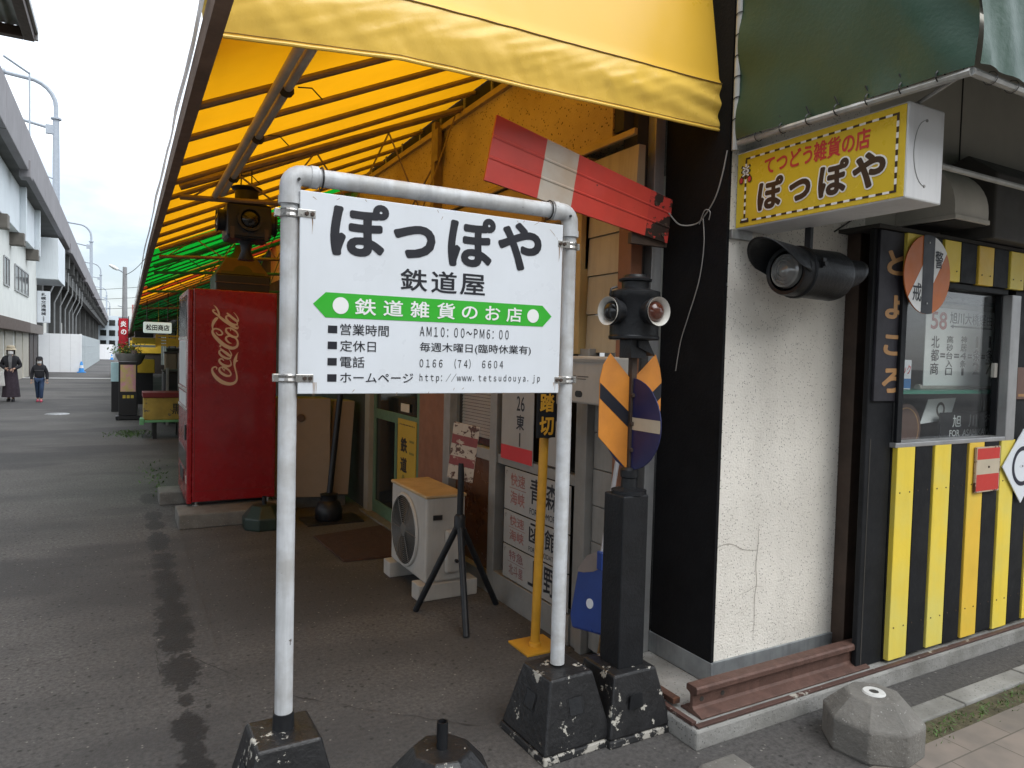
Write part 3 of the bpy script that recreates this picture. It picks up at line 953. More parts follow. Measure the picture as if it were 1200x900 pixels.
lw = lw.build('louvre_window', CREAMY, shop, bevel=0.003)
m = MB()
for k in range(10):
    zz = 2.08 + k * 0.045
    m.box(2.11, 2.15, 3.112, 3.468, zz, zz + 0.012, mat=rotm((2.13, 3.29, zz), 'Y', -35))
m.build('louvre_slats', CREAMY, lw)
MB().box(2.128, 2.134, 3.11, 3.47, 1.62, 2.02).build('pane', DKGLASS, lw)
m = MB()
m.box(2.10, 2.17, 2.965, 3.02, 0.0, 1.60)
m.box(2.115, 2.17, 3.022, 3.085, 0.0, 1.60)
m.box(2.10, 2.17, 3.96, 4.05, 0.0, 2.02)
m.box(2.09, 2.17, 4.67, 4.745, 0.0, 2.02)
m.box(2.115, 2.17, 4.75, 4.84, 0.0, 2.02)
m.box(2.115, 2.17, 3.085, 3.96, 0.865, 0.925)
m.box(2.10, 2.17, 3.085, 3.96, 0.0, 0.165)
m.box(2.115, 2.17, 4.05, 4.67, 0.86, 0.935)
m.box(2.10, 2.17, 4.05, 4.67, 0.0, 0.12)
m.build('sliding_window_frame', ALUDK, shop, bevel=0.003)
MB().box(2.15, 2.158, 4.05, 4.67, 0.12, 0.86).build('brown_lower_panel', M('brown_lower_panel', (0.095, 0.045, 0.025), 0.25, var=0.3, vs=3), shop)
MB().box(2.150, 2.154, 4.05, 4.67, 0.935, 2.0).build('pane', GLASS, shop)
m = MB()
for k in range(44):
    zz = 0.985 + k * 0.023
    m.box(2.185, 2.187, 4.06, 4.66, zz, zz + 0.020, mat=rotm((2.186, 4.3, zz), 'Y', 14))
m.build('window_blind', BLINDM, shop)
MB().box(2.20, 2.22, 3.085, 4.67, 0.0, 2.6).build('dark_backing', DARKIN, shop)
MB().box(2.125, 2.17, 4.842, 5.35, 0.0, 2.02).build('brown_wall_panel', BROWNP, shop)
MB().box(2.13, 2.19, 3.065, 6.72, 2.02, 2.60).build('lintel_panel', CREAMY, shop)
dr = MB()
dr.box(2.135, 2.17, 5.352, 5.43, 0.02, 2.0)
dr.box(2.135, 2.17, 6.50, 6.56, 0.02, 2.0)
dr.box(2.135, 2.17, 5.43, 6.50, 0.02, 0.14)
dr.box(2.135, 2.17, 5.43, 6.50, 0.93, 1.02)
dr.box(2.135, 2.17, 5.90, 5.96, 0.14, 0.93)
dr = dr.build('door', DOORGREEN, shop, bevel=0.003)
MB().box(2.148, 2.154, 5.43, 6.50, 0.14, 1.99).build('pane', DKGLASS, dr)
MB().box(2.09, 2.17, 6.562, 6.70, 0.0, 2.02).build('door_jamb', M('pale_door_jamb', (0.27, 0.24, 0.19), 0.6), shop, bevel=0.003)
MB().box(2.05, 2.35, 5.35, 6.7, 0.0, 0.018).build('door_sill', CONCDK, shop)
MB().box(2.13, 2.35, 2.862, 12.0, 2.64, 3.30).build('ochre_upper_wall', YSTUCCO, shop)
MB().box(2.108, 2.128, 2.66, 6.72, 2.61, 2.642).build('cornice', CREAMY, shop, bevel=0.004)
MB().box(2.14, 2.20, 2.785, 2.862, 2.67, 3.30).build('recess_shade_panel', DARKIN, shop)  # dark panel standing in for the shade inside a recess
MB().box(2.132, 2.178, 2.40, 12.0, 3.3015, 3.52).build('gap_shade_strip', M('black_gap_shade', (0.008, 0.007, 0.006), 0.9), shop)  # black strip added to close the roof gap, its shade put in as colour
m = MB()
m.box(2.10, 2.13, 2.862, 12.0, 3.235, 3.275)
m.build('wall_cap', CREAMY, shop)
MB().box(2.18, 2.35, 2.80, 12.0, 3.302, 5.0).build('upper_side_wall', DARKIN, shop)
for k in range(9):
    MB().box(2.10, 2.112, 3.3 + 0.42 * k, 3.312 + 0.42 * k, 3.276, 3.40).build('gap_strut', ALUDK, shop)
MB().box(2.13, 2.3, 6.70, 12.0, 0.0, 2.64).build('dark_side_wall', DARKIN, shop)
m = MB()
m.box(2.06, 2.128, 4.985, 5.05, 2.66, 3.30)
m.box(2.06, 2.09, 4.93, 4.985, 3.00, 3.24)
m.tube([(2.10, 5.06, 3.02), (2.10, 5.75, 2.66)], 0.008, 6)
m.build('truss_wall_post', RIB, shop)
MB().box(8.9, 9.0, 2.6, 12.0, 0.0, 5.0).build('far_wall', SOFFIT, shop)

# step at its foot
m = MB()
poly = [(2.0, 2.01), (9.0, 2.01), (9.0, 2.28), (2.35, 2.28), (2.35, 2.70), (2.0, 2.70)]
gz = (Vector((0, 0, 0.083)), Vector((1, 0, 0)), Vector((0, 1, 0)))
m.prism(poly, gz, 0.09)
st = m.build('step', CONC, bevel=0.012, kind='structure')
m = MB()
m.box(2.012, 9.0, 2.016, 2.040, 0.0845, 0.094)
m.box(2.006, 2.030, 2.045, 2.68, 0.0845, 0.100)
m.build('step_edging', M('flaking_brown_edging', (0.075, 0.038, 0.03), 0.7, var=0.3, vs=14, chips=((0.38, 0.36, 0.31), 0.22, 10)), bevel=0.002, kind='structure')

# ================================================================== far side of the arcade
arc = thing('arcade_shops', 'row of dark shop fronts running on under the green canopies', 'shop building', (2.3, 12, 0))
MB().box(2.2, 8.0, 12.0, 46.0, 0.0, 3.2).build('wall', DARKIN, arc)
MB().box(2.1, 8.0, 12.0, 46.0, 3.2, 3.32).build('roof', CONCDK, arc)
for k in range(7):
    MB().box(2.14, 2.198, 12.6 + 4.6 * k, 16.4 + 4.6 * k, 0.0, 2.3).build('shutter', DKROLL, arc)

MB().box(0.42, 2.2, 46.0, 46.4, 0.0, 2.5).build('added_end_wall', DKROLL, arc)  # dark wall added to cover the bright sky past the arcade end
MB().box(0.45, 2.2, 45.9, 46.0, 1.2, 1.9).build('yellow_end_panel', YSTALL, arc)
# ================================================================== canopies
def drop(y):
    return min(0.5, max(0.0, y - 5.0) * 0.028)

def rz(x, y):
    return 2.515 + 0.47 * (x - 0.30) - drop(y)

def canopy(label, y0, y1, stripes, ribs, trusses, beam=True):
    t = thing('awning', label, 'awning', (0.3, y0, 0), group='fabric canopies of the shopping arcade')
    n = len(stripes)
    for i, mt in enumerate(stripes):
        a, b = y0 + (y1 - y0) * i / n, y0 + (y1 - y0) * (i + 1) / n

        def fn(u, v, a=a, b=b):
            x = 0.225 + 1.905 * u
            y = a + (b - a) * v
            s = 0.010 * math.sin(y * 6.5) * math.sin(PI * u)
            return Vector((x, y, rz(x, y) + 0.012 + s))
        MB().grid(fn, 16, max(6, int((b - a) * 8))).build('fabric', mt, t, smooth=True, recalc=False)
    y = y0 + ribs[0]
    rr0 = 0.0155 if y0 < 5 else 0.009
    while y < y1 - 0.05:
        MB().tube([(0.245, y, rz(0.245, y) - rr0), (2.12, y, rz(2.12, y) - rr0)], rr0, 8).build('rib', RIB, t, smooth=True)
        y += ribs[1]
    if beam:
        m = MB()
        N = max(1, int((y1 - y0) / 3))
        for i in range(N):
            yb0 = y0 if y0 > 5 else 1.55
            a, b = yb0 + (y1 - yb0) * i / N, yb0 + (y1 - yb0) * (i + 1) / N
            da, db = drop(a), drop(b)
            vs = []
            for (yy, d) in ((a, da), (b, db)):
                vs += [(0.208, yy, 2.447 - d), (0.250, yy, 2.447 - d), (0.250, yy, 2.535 - d), (0.208, yy, 2.535 - d)]
            m.add(vs, [(0, 1, 5, 4), (1, 2, 6, 5), (2, 3, 7, 6), (3, 0, 4, 7)] + ([(3, 2, 1, 0)] if i == 0 else []) + ([(4, 5, 6, 7)] if i == N - 1 else []))
        m.build('edge_beam', BEAMB, t)

        def fl(u, v, ya=(y0 if y0 > 5 else 1.55)):
            yy = ya + (y1 - ya) * v
            w = 0.018 * mn.noise(Vector((u * 2, yy * 1.7, 3)))
            hh = 0.055 + 0.10 * math.exp(-((yy - 7.6) / 1.6) ** 2)
            return Vector((0.202 - 0.02 * u * (1 - u) + w * 0.6 - 0.03 * u * math.exp(-((yy - 7.6) / 1.6) ** 2), yy, 2.575 - drop(yy) - hh * u + 0.012 * mn.noise(Vector((yy * 2, 1, 1)))))
        MB().grid(fl, 4, int((y1 - y0) * 6)).build('edge_flap', FLAP, t, smooth=True, recalc=False)
    for y in trusses:
        m = MB()
        d = drop(y)
        m.tube([(0.30, y, 2.44 - d), (2.12, y, 2.55 - d)], 0.016, 8)
        m.tube([(0.30, y, 2.50 - d), (2.12, y, rz(2.12, y) - 0.07)], 0.022, 8)
        k = 7
        for i in range(k):
            xa, xb = 0.36 + 1.7 * i / k, 0.36 + 1.7 * (i + 1) / k
            za = 2.44 + 0.06 * (xa - 0.3) - d
            zb = 2.50 + 0.42 * (xb - 0.3) - d
            zc = 2.50 + 0.42 * (xa - 0.3) - d
            zd = 2.44 + 0.06 * (xb - 0.3) - d
            if i % 2 == 0:
                m.tube([(xa, y, za), (xb, y, zb)], 0.006, 6)
            else:
                m.tube([(xa, y, zc), (xb, y, zd)], 0.006, 6)
        m.build('truss', RIB, t, smooth=True)
    return t

can = canopy('yellow translucent canopy nearest the corner, with a big front valance', 2.37, 7.25, [YFAB], (0.62, 0.48), (4.62, 7.2))
canopy('bright green translucent canopy between the yellow and the striped canopies', 7.25, 10.6, [GFAB], (0.30, 0.44), (8.4, 10.5))
canopy('red, yellow and orange striped canopy beyond the bright green one', 10.6, 13.6, [RFAB, YFAB, RFAB, YFAB, OFAB, OFAB], (0.25, 0.5), (13.5,))
canopy('long dull dark green canopy farthest along the arcade', 13.6, 44.0, [GFABD], (0.5, 0.9), (16.5, 20.0, 24.0))
m = MB()
m.tube([(0.535, 2.42, 2.60), (0.49, 4.60, 2.47)], 0.0185, 10)
m.tube([(0.583, 2.42, 2.615), (0.533, 4.60, 2.485)], 0.0185, 10)
m.build('folding_arm', M('grey_brown_arm_tube', (0.52, 0.45, 0.36), 0.55, 0.0, var=0.2, vs=9), can, smooth=True)
for (x, y, zz) in ((0.56, 2.9, 2.575), (0.55, 3.5, 2.54), (0.535, 4.2, 2.50)):
    m = MB()
    m.lathe([(0.031, -0.002), (0.031, 0.002)], (x + 0.006, y, zz), (0.02, 1, -0.06), 10, cap=True)
    m.tube([(x + 0.05, y, zz + 0.02), (x + 0.10, y - 0.02, zz + 0.02), (x + 0.14, y - 0.03, zz - 0.02)], 0.003, 5)
    m.build('arm_tie', WIREK, can)

def val(u, v):
    """v 0..1 is the loose lower flap, 1..2 the taut panel above the seam"""
    x = 0.268 + (2.334 - 0.268) * u
    zb = 2.497 + 0.052 * min(1, u * 3.6) + 0.030 * u
    zs = zb + 0.205
    if v > 1:
        t = v - 1
        z = zs + 0.55 * t
        y = 2.350 + 0.10 * t + 0.004 * mn.noise(Vector((x * 1.5, z * 2, 7))) - 0.012 * math.exp(-(1 - u) * 6) * t
        return Vector((x, y, z))
    z = zb + (zs - zb) * v
    low = (1 - v)
    w = 0.030 * math.sin(PI * v * 0.5 + 0.25) * (1 - 0.6 * u)          # belly of the flap
    w += 0.020 * mn.noise(Vector((x * 1.7 - v * 0.5, v * 0.9, 5.0)))
    w += 0.011 * low * mn.noise(Vector((x * 7.0 + v * 1.4, v * 0.8, 1.0)))
    w += 0.006 * low * mn.noise(Vector((x * 16.0 + v * 2.5, v, 9.0)))
    w += 0.005 * mn.noise(Vector((x * 12.0 - v * 6.0, v * 3.0, 2.0))) * v
    ux = 1 - u
    w += 0.010 * math.exp(-ux * 9) * math.sin(v * 14 - ux * 22)
    return Vector((x, 2.350 - w * (0.25 + 0.75 * math.sin(PI * min(1, 0.15 + 0.85 * low))), z))
vl = MB().grid(lambda u, v: val(u, v), 260, 40).build('valance', YVAL, can, smooth=True, recalc=False)
MB().grid(lambda u, v: val(u, 1 + v), 60, 20).build('upper_panel', M('yellow_vinyl_panel', (0.80, 0.475, 0.05), 0.34, var=0.04, vs=2, bump=0.05, bs=60), vl, smooth=True, recalc=False)
m = MB()
m.tube([tuple(val(i / 80, 0.0) + Vector((0, -0.003, 0.005))) for i in range(81)], 0.006, 7)
m.build('hem', YVAL, vl, smooth=True)
SEAM = M('valance_seam', (0.22, 0.125, 0.03), 0.6)
m = MB()
m.tube([tuple(val(i / 80, 1.0) + Vector((0, -0.003, 0))) for i in range(81)], 0.0026, 5)
m.build('seam', SEAM, vl)
m = MB()
m.tube([tuple(val(i / 120, 0.085) + Vector((0, -0.001, 0))) for i in range(121)], 0.0012, 5)
m.build('hem_stitching', SEAM, vl)
m = MB()

def vside(u, v):
    z = 2.485 + 0.012 * math.sin(u * 3) + 0.40 * v
    return Vector((0.264 - 0.035 * u + 0.006 * math.sin(v * 7), 2.36 + 0.22 * u, z))
m.grid(vside, 6, 12)
m.build('valance_return', YVAL, vl, smooth=True, recalc=False)

# ---- green awning over the right front
ga = thing('awning', 'dark green vinyl awning over the striped shop front', 'awning', (2.33, 2.25, 2.4))

def gside(u, v):
    y = 2.235 - (2.235 - 1.262) * u
    zb = 2.512 - 0.016 * u
    zt = 3.55 - 0.68 * u
    z = zb + (zt - zb) * v
    w = 0.012 * mn.noise(Vector((y * 3, z * 2.2, 2))) + 0.010 * math.exp(-u * 9) * math.sin(v * 20) + 0.016 * math.exp(-(1 - u) * 4.0) * math.sin(v * 6 + u * 15)
    w += 0.014 * math.exp(-v * 4) * math.sin(u * 10 + 0.6)
    return Vector((2.33 - w, y, z))
MB().grid(gside, 60, 40).build('side_panel', GREENV, ga, smooth=True, recalc=False)

def gfront(u, v):
    x = 2.33 + 4.5 * u
    z = 2.496 + (0.375 + 0.01 * math.sin(x * 9)) * v
    w = 0.012 * mn.noise(Vector((x * 5, z * 3, 8))) + 0.012 * math.exp(-u * 16) * math.sin(u * 160 + v * 5)
    return Vector((x, 1.262 - w - 0.02 * (1 - v), z))
MB().grid(gfront, 120, 10).build('front_valance', GREENV, ga, smooth=True, recalc=False)

def gtop(u, v):
    x = 2.33 + 4.5 * u
    y = 1.262 + (2.26 - 1.262) * v
    return Vector((x, y, 2.87 + 0.68 * v + 0.01 * math.sin(x * 7)))
MB().grid(gtop, 40, 10).build('top_sheet', GREENV, ga, smooth=True, recalc=False)
m = MB()
m.tube([(2.332, 2.245, 2.47), (2.332, 2.245, 3.5)], 0.014, 8)
m.tube([(2.34, 2.24, 2.500), (2.34, 1.275, 2.484)], 0.014, 8)
m.tube([(2.34, 1.275, 2.484), (6.8, 1.275, 2.484)], 0.014, 8)
m.tube([(2.61, 1.62, 2.335), (6.8, 1.62, 2.335)], 0.012, 8)
m.tube([(2.36, 1.29, 2.50), (2.80, 2.27, 2.42)], 0.007, 6)
m.build('frame', M('awning_white_frame', (0.42, 0.42, 0.40), 0.45, 0.2, var=0.2, vs=8, streak=0.4), ga, smooth=True)
m = MB()
for k in range(7):
    y = 2.12 - 0.125 * k
    m.lathe([(0.020, -0.003), (0.023, 0), (0.020, 0.003)], (2.336, y, 2.500), (0.2, 1, 0.1), 10, cap=False)
    m.tube([(2.335, y, 2.52), (2.325, y + 0.01, 2.55)], 0.003, 5)
for k in range(9):
    zz = 2.6 + 0.09 * k
    m.lathe([(0.017, -0.003), (0.019, 0), (0.017, 0.003)], (2.332, 2.242, zz), (0, 0.3, 1), 10, cap=False)
for k in range(30):
    xx = 2.45 + 0.13 * k
    m.lathe([(0.020, -0.003), (0.022, 0), (0.020, 0.003)], (xx, 1.275, 2.486), (1, 0.2, 0.1), 10, cap=False)
m.build('lacing', WIREK, ga)

# ================================================================== station style name board
ss = thing('shop_signboard', 'white framed shop signboard on two white pipe posts with black feet', 'signboard', (1.02, 2.37, 0))
PY = 2.37
for px in (0.478, 1.566):
    MB().tube([(px, PY, 0.30), (px, PY, 2.06)], 0.0295, 16).build('post', WHITEPIPE, ss, smooth=True)
MB().tube([(0.505, PY, 2.122), (1.54, PY, 2.128)], 0.0295, 16).build('top_pipe', WHITEPIPE, ss, smooth=True)
for px, sx, zt in ((0.478, 1, 2.122), (1.566, -1, 2.128)):
    m = MB()
    pts = [(px, PY, zt - 0.085), (px, PY, zt - 0.045)]
    for k in range(6):
        a = R(18 * k)
        pts.append((px + sx * (0.040 - 0.040 * math.cos(a)), PY, zt - 0.040 + 0.040 * math.sin(a)))
    pts.append((px + sx * 0.075, PY, zt))
    m.tube(pts, 0.034, 16)
    m.lathe([(0.0375, -0.012), (0.0375, 0.012)], (px, PY, zt - 0.085), (0, 0, 1), 16)
    m.lathe([(0.0375, -0.012), (0.0375, 0.012)], (px + sx * 0.075, PY, zt), (1, 0, 0), 16)
    el = m.build('elbow', WHITEPIPE, ss, smooth=True)
    m = MB()
    m.tube([(px + sx * 0.10, PY + 0.036 * math.cos(2 * PI * k / 14), zt + 0.036 * math.sin(2 * PI * k / 14)) for k in range(15)], 0.003, 6, caps=False)
    m.lathe([(0.005, 0), (0.005, 0.006)], (px + sx * 0.02, PY - 0.033, zt - 0.02), (0, -1, 0), 8)
    m.build('wire_ring', WIREK, el)
for px, sx in ((0.478, 1), (1.566, -1)):
    for zz in (1.461, 1.995):
        m = MB()
        m.lathe([(0.033, -0.014), (0.0345, -0.009), (0.0325, 0), (0.0345, 0.009), (0.033, 0.014)], (px, PY, zz), (0, 0, 1), 18)
        if sx > 0:
            m.box(px + 0.018, px + 0.075, PY - 0.037, PY - 0.031, zz - 0.013, zz + 0.013)
            m.box(px - 0.048, px - 0.028, PY - 0.010, PY + 0.010, zz - 0.013, zz + 0.013)
        else:
            m.box(px - 0.075, px - 0.018, PY - 0.037, PY - 0.031, zz - 0.013, zz + 0.013)
            m.box(px + 0.028, px + 0.046, PY - 0.010, PY + 0.010, zz - 0.013, zz + 0.013)
        cb = m.build('clamp_band', STEELBAND, ss, bevel=0.0015)
        m = MB()
        for dx in (0.046, 0.064):
            m.lathe([(0.0075, 0), (0.0065, 0.007)], (px + sx * dx, PY - 0.037, zz), (0, -1, 0), 6)
        m.build('bolt', DKBROWN, cb)
bd = MB().box(0.503, 1.513, 2.335, 2.347, 1.410, 2.069).build('board', WHITEP, ss, bevel=0.002)
m = MB()
m.prism([(0.502, 1.409), (1.514, 1.409), (1.514, 2.070), (0.502, 2.070)], front(2.3475), 0.004)
m.build('board_edge', GALV, bd)
fr = front(2.335)
m = MB()
random.seed(21)
for px_, pz_, n_ in ((0.548, 1.448, 3), (1.494, 1.452, 3), (0.545, 1.982, 2), (1.496, 1.984, 3)):
    for k in range(n_):
        xx = px_ + random.gauss(0, 0.010)
        ln = random.uniform(0.02, 0.06)
        m.stroke([(xx, pz_, 0.0025), (xx + 0.001, pz_ - ln * 0.5, 0.0018), (xx, pz_ - ln, 0.0004)], fr, 0.0005)
for k in range(14):
    xx, zz = random.uniform(0.52, 1.50), random.choice((2.06, 1.42)) + random.gauss(0, 0.006)
    m.stroke([(xx, zz, 0.002), (xx + random.gauss(0, 0.008), zz - random.uniform(0.004, 0.012), 0.0008)], fr, 0.0005)
m.stroke([(1.452, 2.046, 0.001), (1.470, 2.030, 0.0018), (1.478, 2.020, 0.0006)], fr, 0.0005)
m.stroke([(1.484, 2.018, 0.0012), (1.490, 2.008, 0.0006)], fr, 0.0005)
m.build('rust_marks', M('rust_stain', (0.30, 0.20, 0.13), 0.8, var=0.3), bd, recalc=False)
m = MB()
for ch, b in (('ぽ', (0.601, 0.802, 1.870, 2.054)), ('っ', (0.819, 0.975, 1.883, 1.999)), ('ぽ', (1.023, 1.215, 1.870, 2.056)), ('や', (1.226, 1.416, 1.875, 2.056))):
    m.text(ch, fr, *b, bold=0.036)
for ch, b in (('鉄', (0.847, 0.947, 1.771, 1.847)), ('道', (0.962, 1.062, 1.770, 1.848)), ('屋', (1.074, 1.176, 1.770, 1.847))):
    m.text(ch, fr, *b, bold=0.014)
for i, zz in enumerate((1.6245, 1.5715, 1.517, 1.463)):
    m.rect(0.598, 0.629, zz - 0.0125, zz + 0.0125, fr, 0.0012)
for t_, b in (('営業時間', (0.639, 0.808, 1.607, 1.645)), ('ＡＭ１０：００～ＰＭ６：００', (0.922, 1.281, 1.613, 1.648)), ('定休日', (0.639, 0.763, 1.552, 1.590)),
              ('毎週木曜日(臨時休業有)', (0.923, 1.380, 1.554, 1.592)), ('電話', (0.640, 0.724, 1.498, 1.536)), ('０１６６　（７４）　６６０４', (0.924, 1.260, 1.500, 1.536)),
              ('ホームページ', (0.641, 0.901, 1.448, 1.481)), ('ｈｔｔｐ：／／ｗｗｗ．ｔｅｔｓｕｄｏｕｙａ．ｊｐ', (0.925, 1.424, 1.447, 1.482))):
    m.text(t_, fr, *b, bold=0.006)
m.build('lettering', INK, bd, recalc=False)
m = MB()
m.sheet([(0.548, 1.706), (0.589, 1.663), (1.430, 1.668), (1.470, 1.709), (1.427, 1.749), (0.589, 1.746)], fr, 0.0012)
ar = m.build('green_arrow', GREENBAND, bd, recalc=False)
m = MB()
for ch, b in (('鉄', (0.687, 0.761, 1.677, 1.733)), ('道', (0.787, 0.858, 1.678, 1.733)), ('雑', (0.885, 0.956, 1.678, 1.735)), ('貨', (0.986, 1.056, 1.678, 1.736)),
              ('の', (1.083, 1.147, 1.683, 1.729)), ('お', (1.179, 1.242, 1.682, 1.735)), ('店', (1.268, 1.335, 1.680, 1.735))):
    m.text(ch, fr, *b, bold=0.016, off=0.0026)
m.sheet([(0.639 + 0.027 * math.cos(a * PI / 16), 1.7045 + 0.028 * math.sin(a * PI / 16)) for a in range(32)], fr, 0.0026)
m.sheet([(1.385 + 0.026 * math.cos(a * PI / 16), 1.707 + 0.026 * math.sin(a * PI / 16)) for a in range(32)], fr, 0.0026)
m.build('lettering', WHITEINK, ar, recalc=False)

def foot(px, py, rz_, parent=None, h=0.292, hb=0.165, ht=0.102):
    m = MB()
    m.frustum(0, 0, 0.03, h, hb, hb, ht, ht)
    Mx = Matrix.Translation((px, py, 0)) @ Matrix.Rotation(R(rz_), 4, 'Z')
    # recessed hand hole on each side
    vs = [Mx @ v for v in m.v]
    m.v = vs
    f = m.build('foot', BLACKCHIP, parent, bevel=0.010, seg=3)
    m = MB()
    m.frustum(0, 0, 0.0, 0.0295, hb + 0.006, hb + 0.006, hb + 0.001, hb + 0.001)
    m.v = [Mx @ v for v in m.v]
    m.build('foot_rim', CHIPRIM, f, bevel=0.006)
    for k in range(4):
        q = MB()
        M2 = Mx @ Matrix.Rotation(R(90 * k), 4, 'Z')
        t = (hb - ht) / (h - 0.03)
        zz0, zz1 = 0.145, 0.215
        yb = -(hb - t * (zz0 - 0.03))
        yt = -(hb - t * (zz1 - 0.03))
        q.add([M2 @ Vector(p) for p in ((-0.038, yb - 0.0015, zz0), (0.038, yb - 0.0015, zz0), (0.038, yt - 0.0015, zz1), (-0.038, yt - 0.0015, zz1),
                                        (-0.030, yb + 0.018, zz0 + 0.006), (0.030, yb + 0.018, zz0 + 0.006), (0.030, yb + 0.018, zz1 - 0.004), (-0.030, yb + 0.018, zz1 - 0.004))],
              [(0, 1, 5, 4), (1, 2, 6, 5), (2, 3, 7, 6), (3, 0, 4, 7)])
        q.add([M2 @ Vector(p) for p in ((-0.030, yb - 0.0022, zz0 + 0.006), (0.030, yb - 0.0022, zz0 + 0.006), (0.030, yt - 0.0022, zz1 - 0.004), (-0.030, yt - 0.0022, zz1 - 0.004))], [(0, 1, 2, 3)])
        q.build('hand_hole', BLACKBOX, f)
    return f
foot(0.474, 2.352, 1, ss)
foot(1.563, 2.362, 2, ss)
m = MB()
m.lathe([(0.036, 0.290), (0.034, 0.345)], (0.478, PY, 0), (0, 0, 1), 16)
m.build('socket', BLACKBOX, ss, smooth=True)

# black octagonal weight with a pipe stub
def octa(name, label, loc, rad, h, mt, stub=None, hole=False, group=None, rot=22.5):
    t = thing(name, label, 'weight', loc, 0, group)
    x, y, z = loc
    m = MB()
    m.lathe([(rad * 0.97, 0), (rad, 0.012), (rad, h * (0.62 if hole else 0.5)), (rad * 0.56, h), (0.001, h + 0.002)], loc, (0, 0, 1), 8, rot=R(rot), cap=False)
    m.build('body', mt, t, bevel=0.009, seg=3)
    if stub:
        m = MB()
        m.lathe([(0.020, h - 0.004), (0.020, h + stub), (0.0155, h + stub), (0.0155, h + 0.02), (0.001, h + 0.02)], loc, (0, 0, 1), 16, cap=False)
        m.build('pipe_stub', BLACKPAINT, t, smooth=True)
    if hole:
        m = MB()
        m.lathe([(0.019, h + 0.003), (0.019, h + 0.007), (0.040, h + 0.0075), (0.045, h + 0.001)], loc, (0, 0, 1), 20, cap=False)
        m.build('ring', M('chalky_white_ring', (0.55, 0.55, 0.53), 0.7, var=0.15, vs=20), t, smooth=True)
        m = MB()
        m.lathe([(0.001, h + 0.0045), (0.019, h + 0.0045)], loc, (0, 0, 1), 20, cap=False)
        m.build('hole', DARKIN, t)
    return t
octa('pole_weight', 'chipped black octagonal pole weight with a short pipe stub in front of the signboard', (0.985, 2.205, 0), 0.182, 0.175, BLACKCHIP, stub=0.095, rot=10)
octa('pole_weight', 'bare grey concrete octagonal weight with white ringed hole, beside the pavement', (2.690, 1.727, 0), 0.190, 0.215, CONCDK, hole=True, rot=30)

# ================================================================== dwarf signal lamp
sl = thing('signal_lamp', 'black two-lens switch lamp on square post with orange arrow plate and navy disc', 'signal lamp', (1.86, 2.335, 0))
LX, LY = 1.868, 2.335
m = MB()
m.frustum(LX - 0.008, LY, 0.03, 0.265, 0.160, 0.160, 0.108, 0.108)
f = m.build('foot', BLACKCHIP, sl, bevel=0.010, seg=3)
m = MB()
m.frustum(LX - 0.008, LY, 0, 0.0295, 0.166, 0.166, 0.161, 0.161)
m.build('foot_rim', CHIPRIM, f, bevel=0.006)
m = MB()
m.frustum(LX - 0.03, LY - 0.1435, 0.13, 0.19, 0.035, 0.002, 0.030, 0.002)
m.build('hand_hole', BLACKBOX, f)
m = MB()
m.box(LX - 0.066, LX + 0.066, LY - 0.066, LY + 0.066, 0.262, 0.985)
m.build('square_post', BLACKPAINT, sl, bevel=0.005)
m = MB()
m.lathe([(0.074, 0.985), (0.074, 1.0), (0.05, 1.004), (0.035, 1.01), (0.032, 1.05), (0.038, 1.055), (0.038, 1.085), (0.026, 1.095)], (LX + 0.012, LY, 0), (0, 0, 1), 18)
m.build('collar', BLACKPAINT, sl, smooth=True)
MB().box(LX - 0.002, LX + 0.026, LY - 0.014, LY + 0.014, 1.09, 1.60).build('shaft', M('rusty_brown_shaft', (0.055, 0.036, 0.026), 0.6, 0.2, var=0.4, vs=16), sl, bevel=0.003)
AX = LX + 0.012
# orange plate faces -Y
zb = 1.093
pl = [(-0.115, 1.573), (-0.150, 1.525), (-0.166, 1.462), (-0.164, 1.228), (-0.020, zb), (0.020, zb), (0.160, 1.228), (0.162, 1.462), (0.150, 1.52), (0.125, 1.573), (0.0, 1.462)]
m = MB()
m.prism([(AX + a, b) for a, b in pl], front(LY + 0.002), 0.005)
op = m.build('orange_arrow_plate', ORANGE, sl, bevel=0.001)
m = MB()
m.sheet([(AX - 0.165, 1.452), (AX - 0.1645, 1.388), (AX - 0.003, 1.255), (AX - 0.003, 1.322)], front(LY + 0.002), 0.0012)
m.sheet([(AX + 0.003, 1.322), (AX + 0.003, 1.255), (AX + 0.160, 1.388), (AX + 0.161, 1.452)], front(LY + 0.002), 0.0012)
m.build('black_chevron', INK, op, recalc=False)
# navy disc faces -X
m = MB()
m.prism(circ(0, 1.279, 0.193, 40), left(AX - 0.004, LY), 0.005)
npd = m.build('navy_disc', NAVY, sl, bevel=0.001)
m = MB()
k = [(-0.1900, 1.255), (0.190, 1.255), (0.1915, 1.28), (0.190, 1.307), (-0.190, 1.307), (-0.1915, 1.28)]
m.sheet(k, left(AX - 0.004, LY), 0.0012)
m.build('white_bar', BEIGEP, npd, recalc=False)
for zz in (1.17, 1.28, 1.40):
    MB().lathe([(0.010, 0), (0.008, 0.010)], (AX - 0.006, LY - 0.015, zz), (-0.3, -1, 0), 8).build('plate_bolt', DKBROWN, sl)
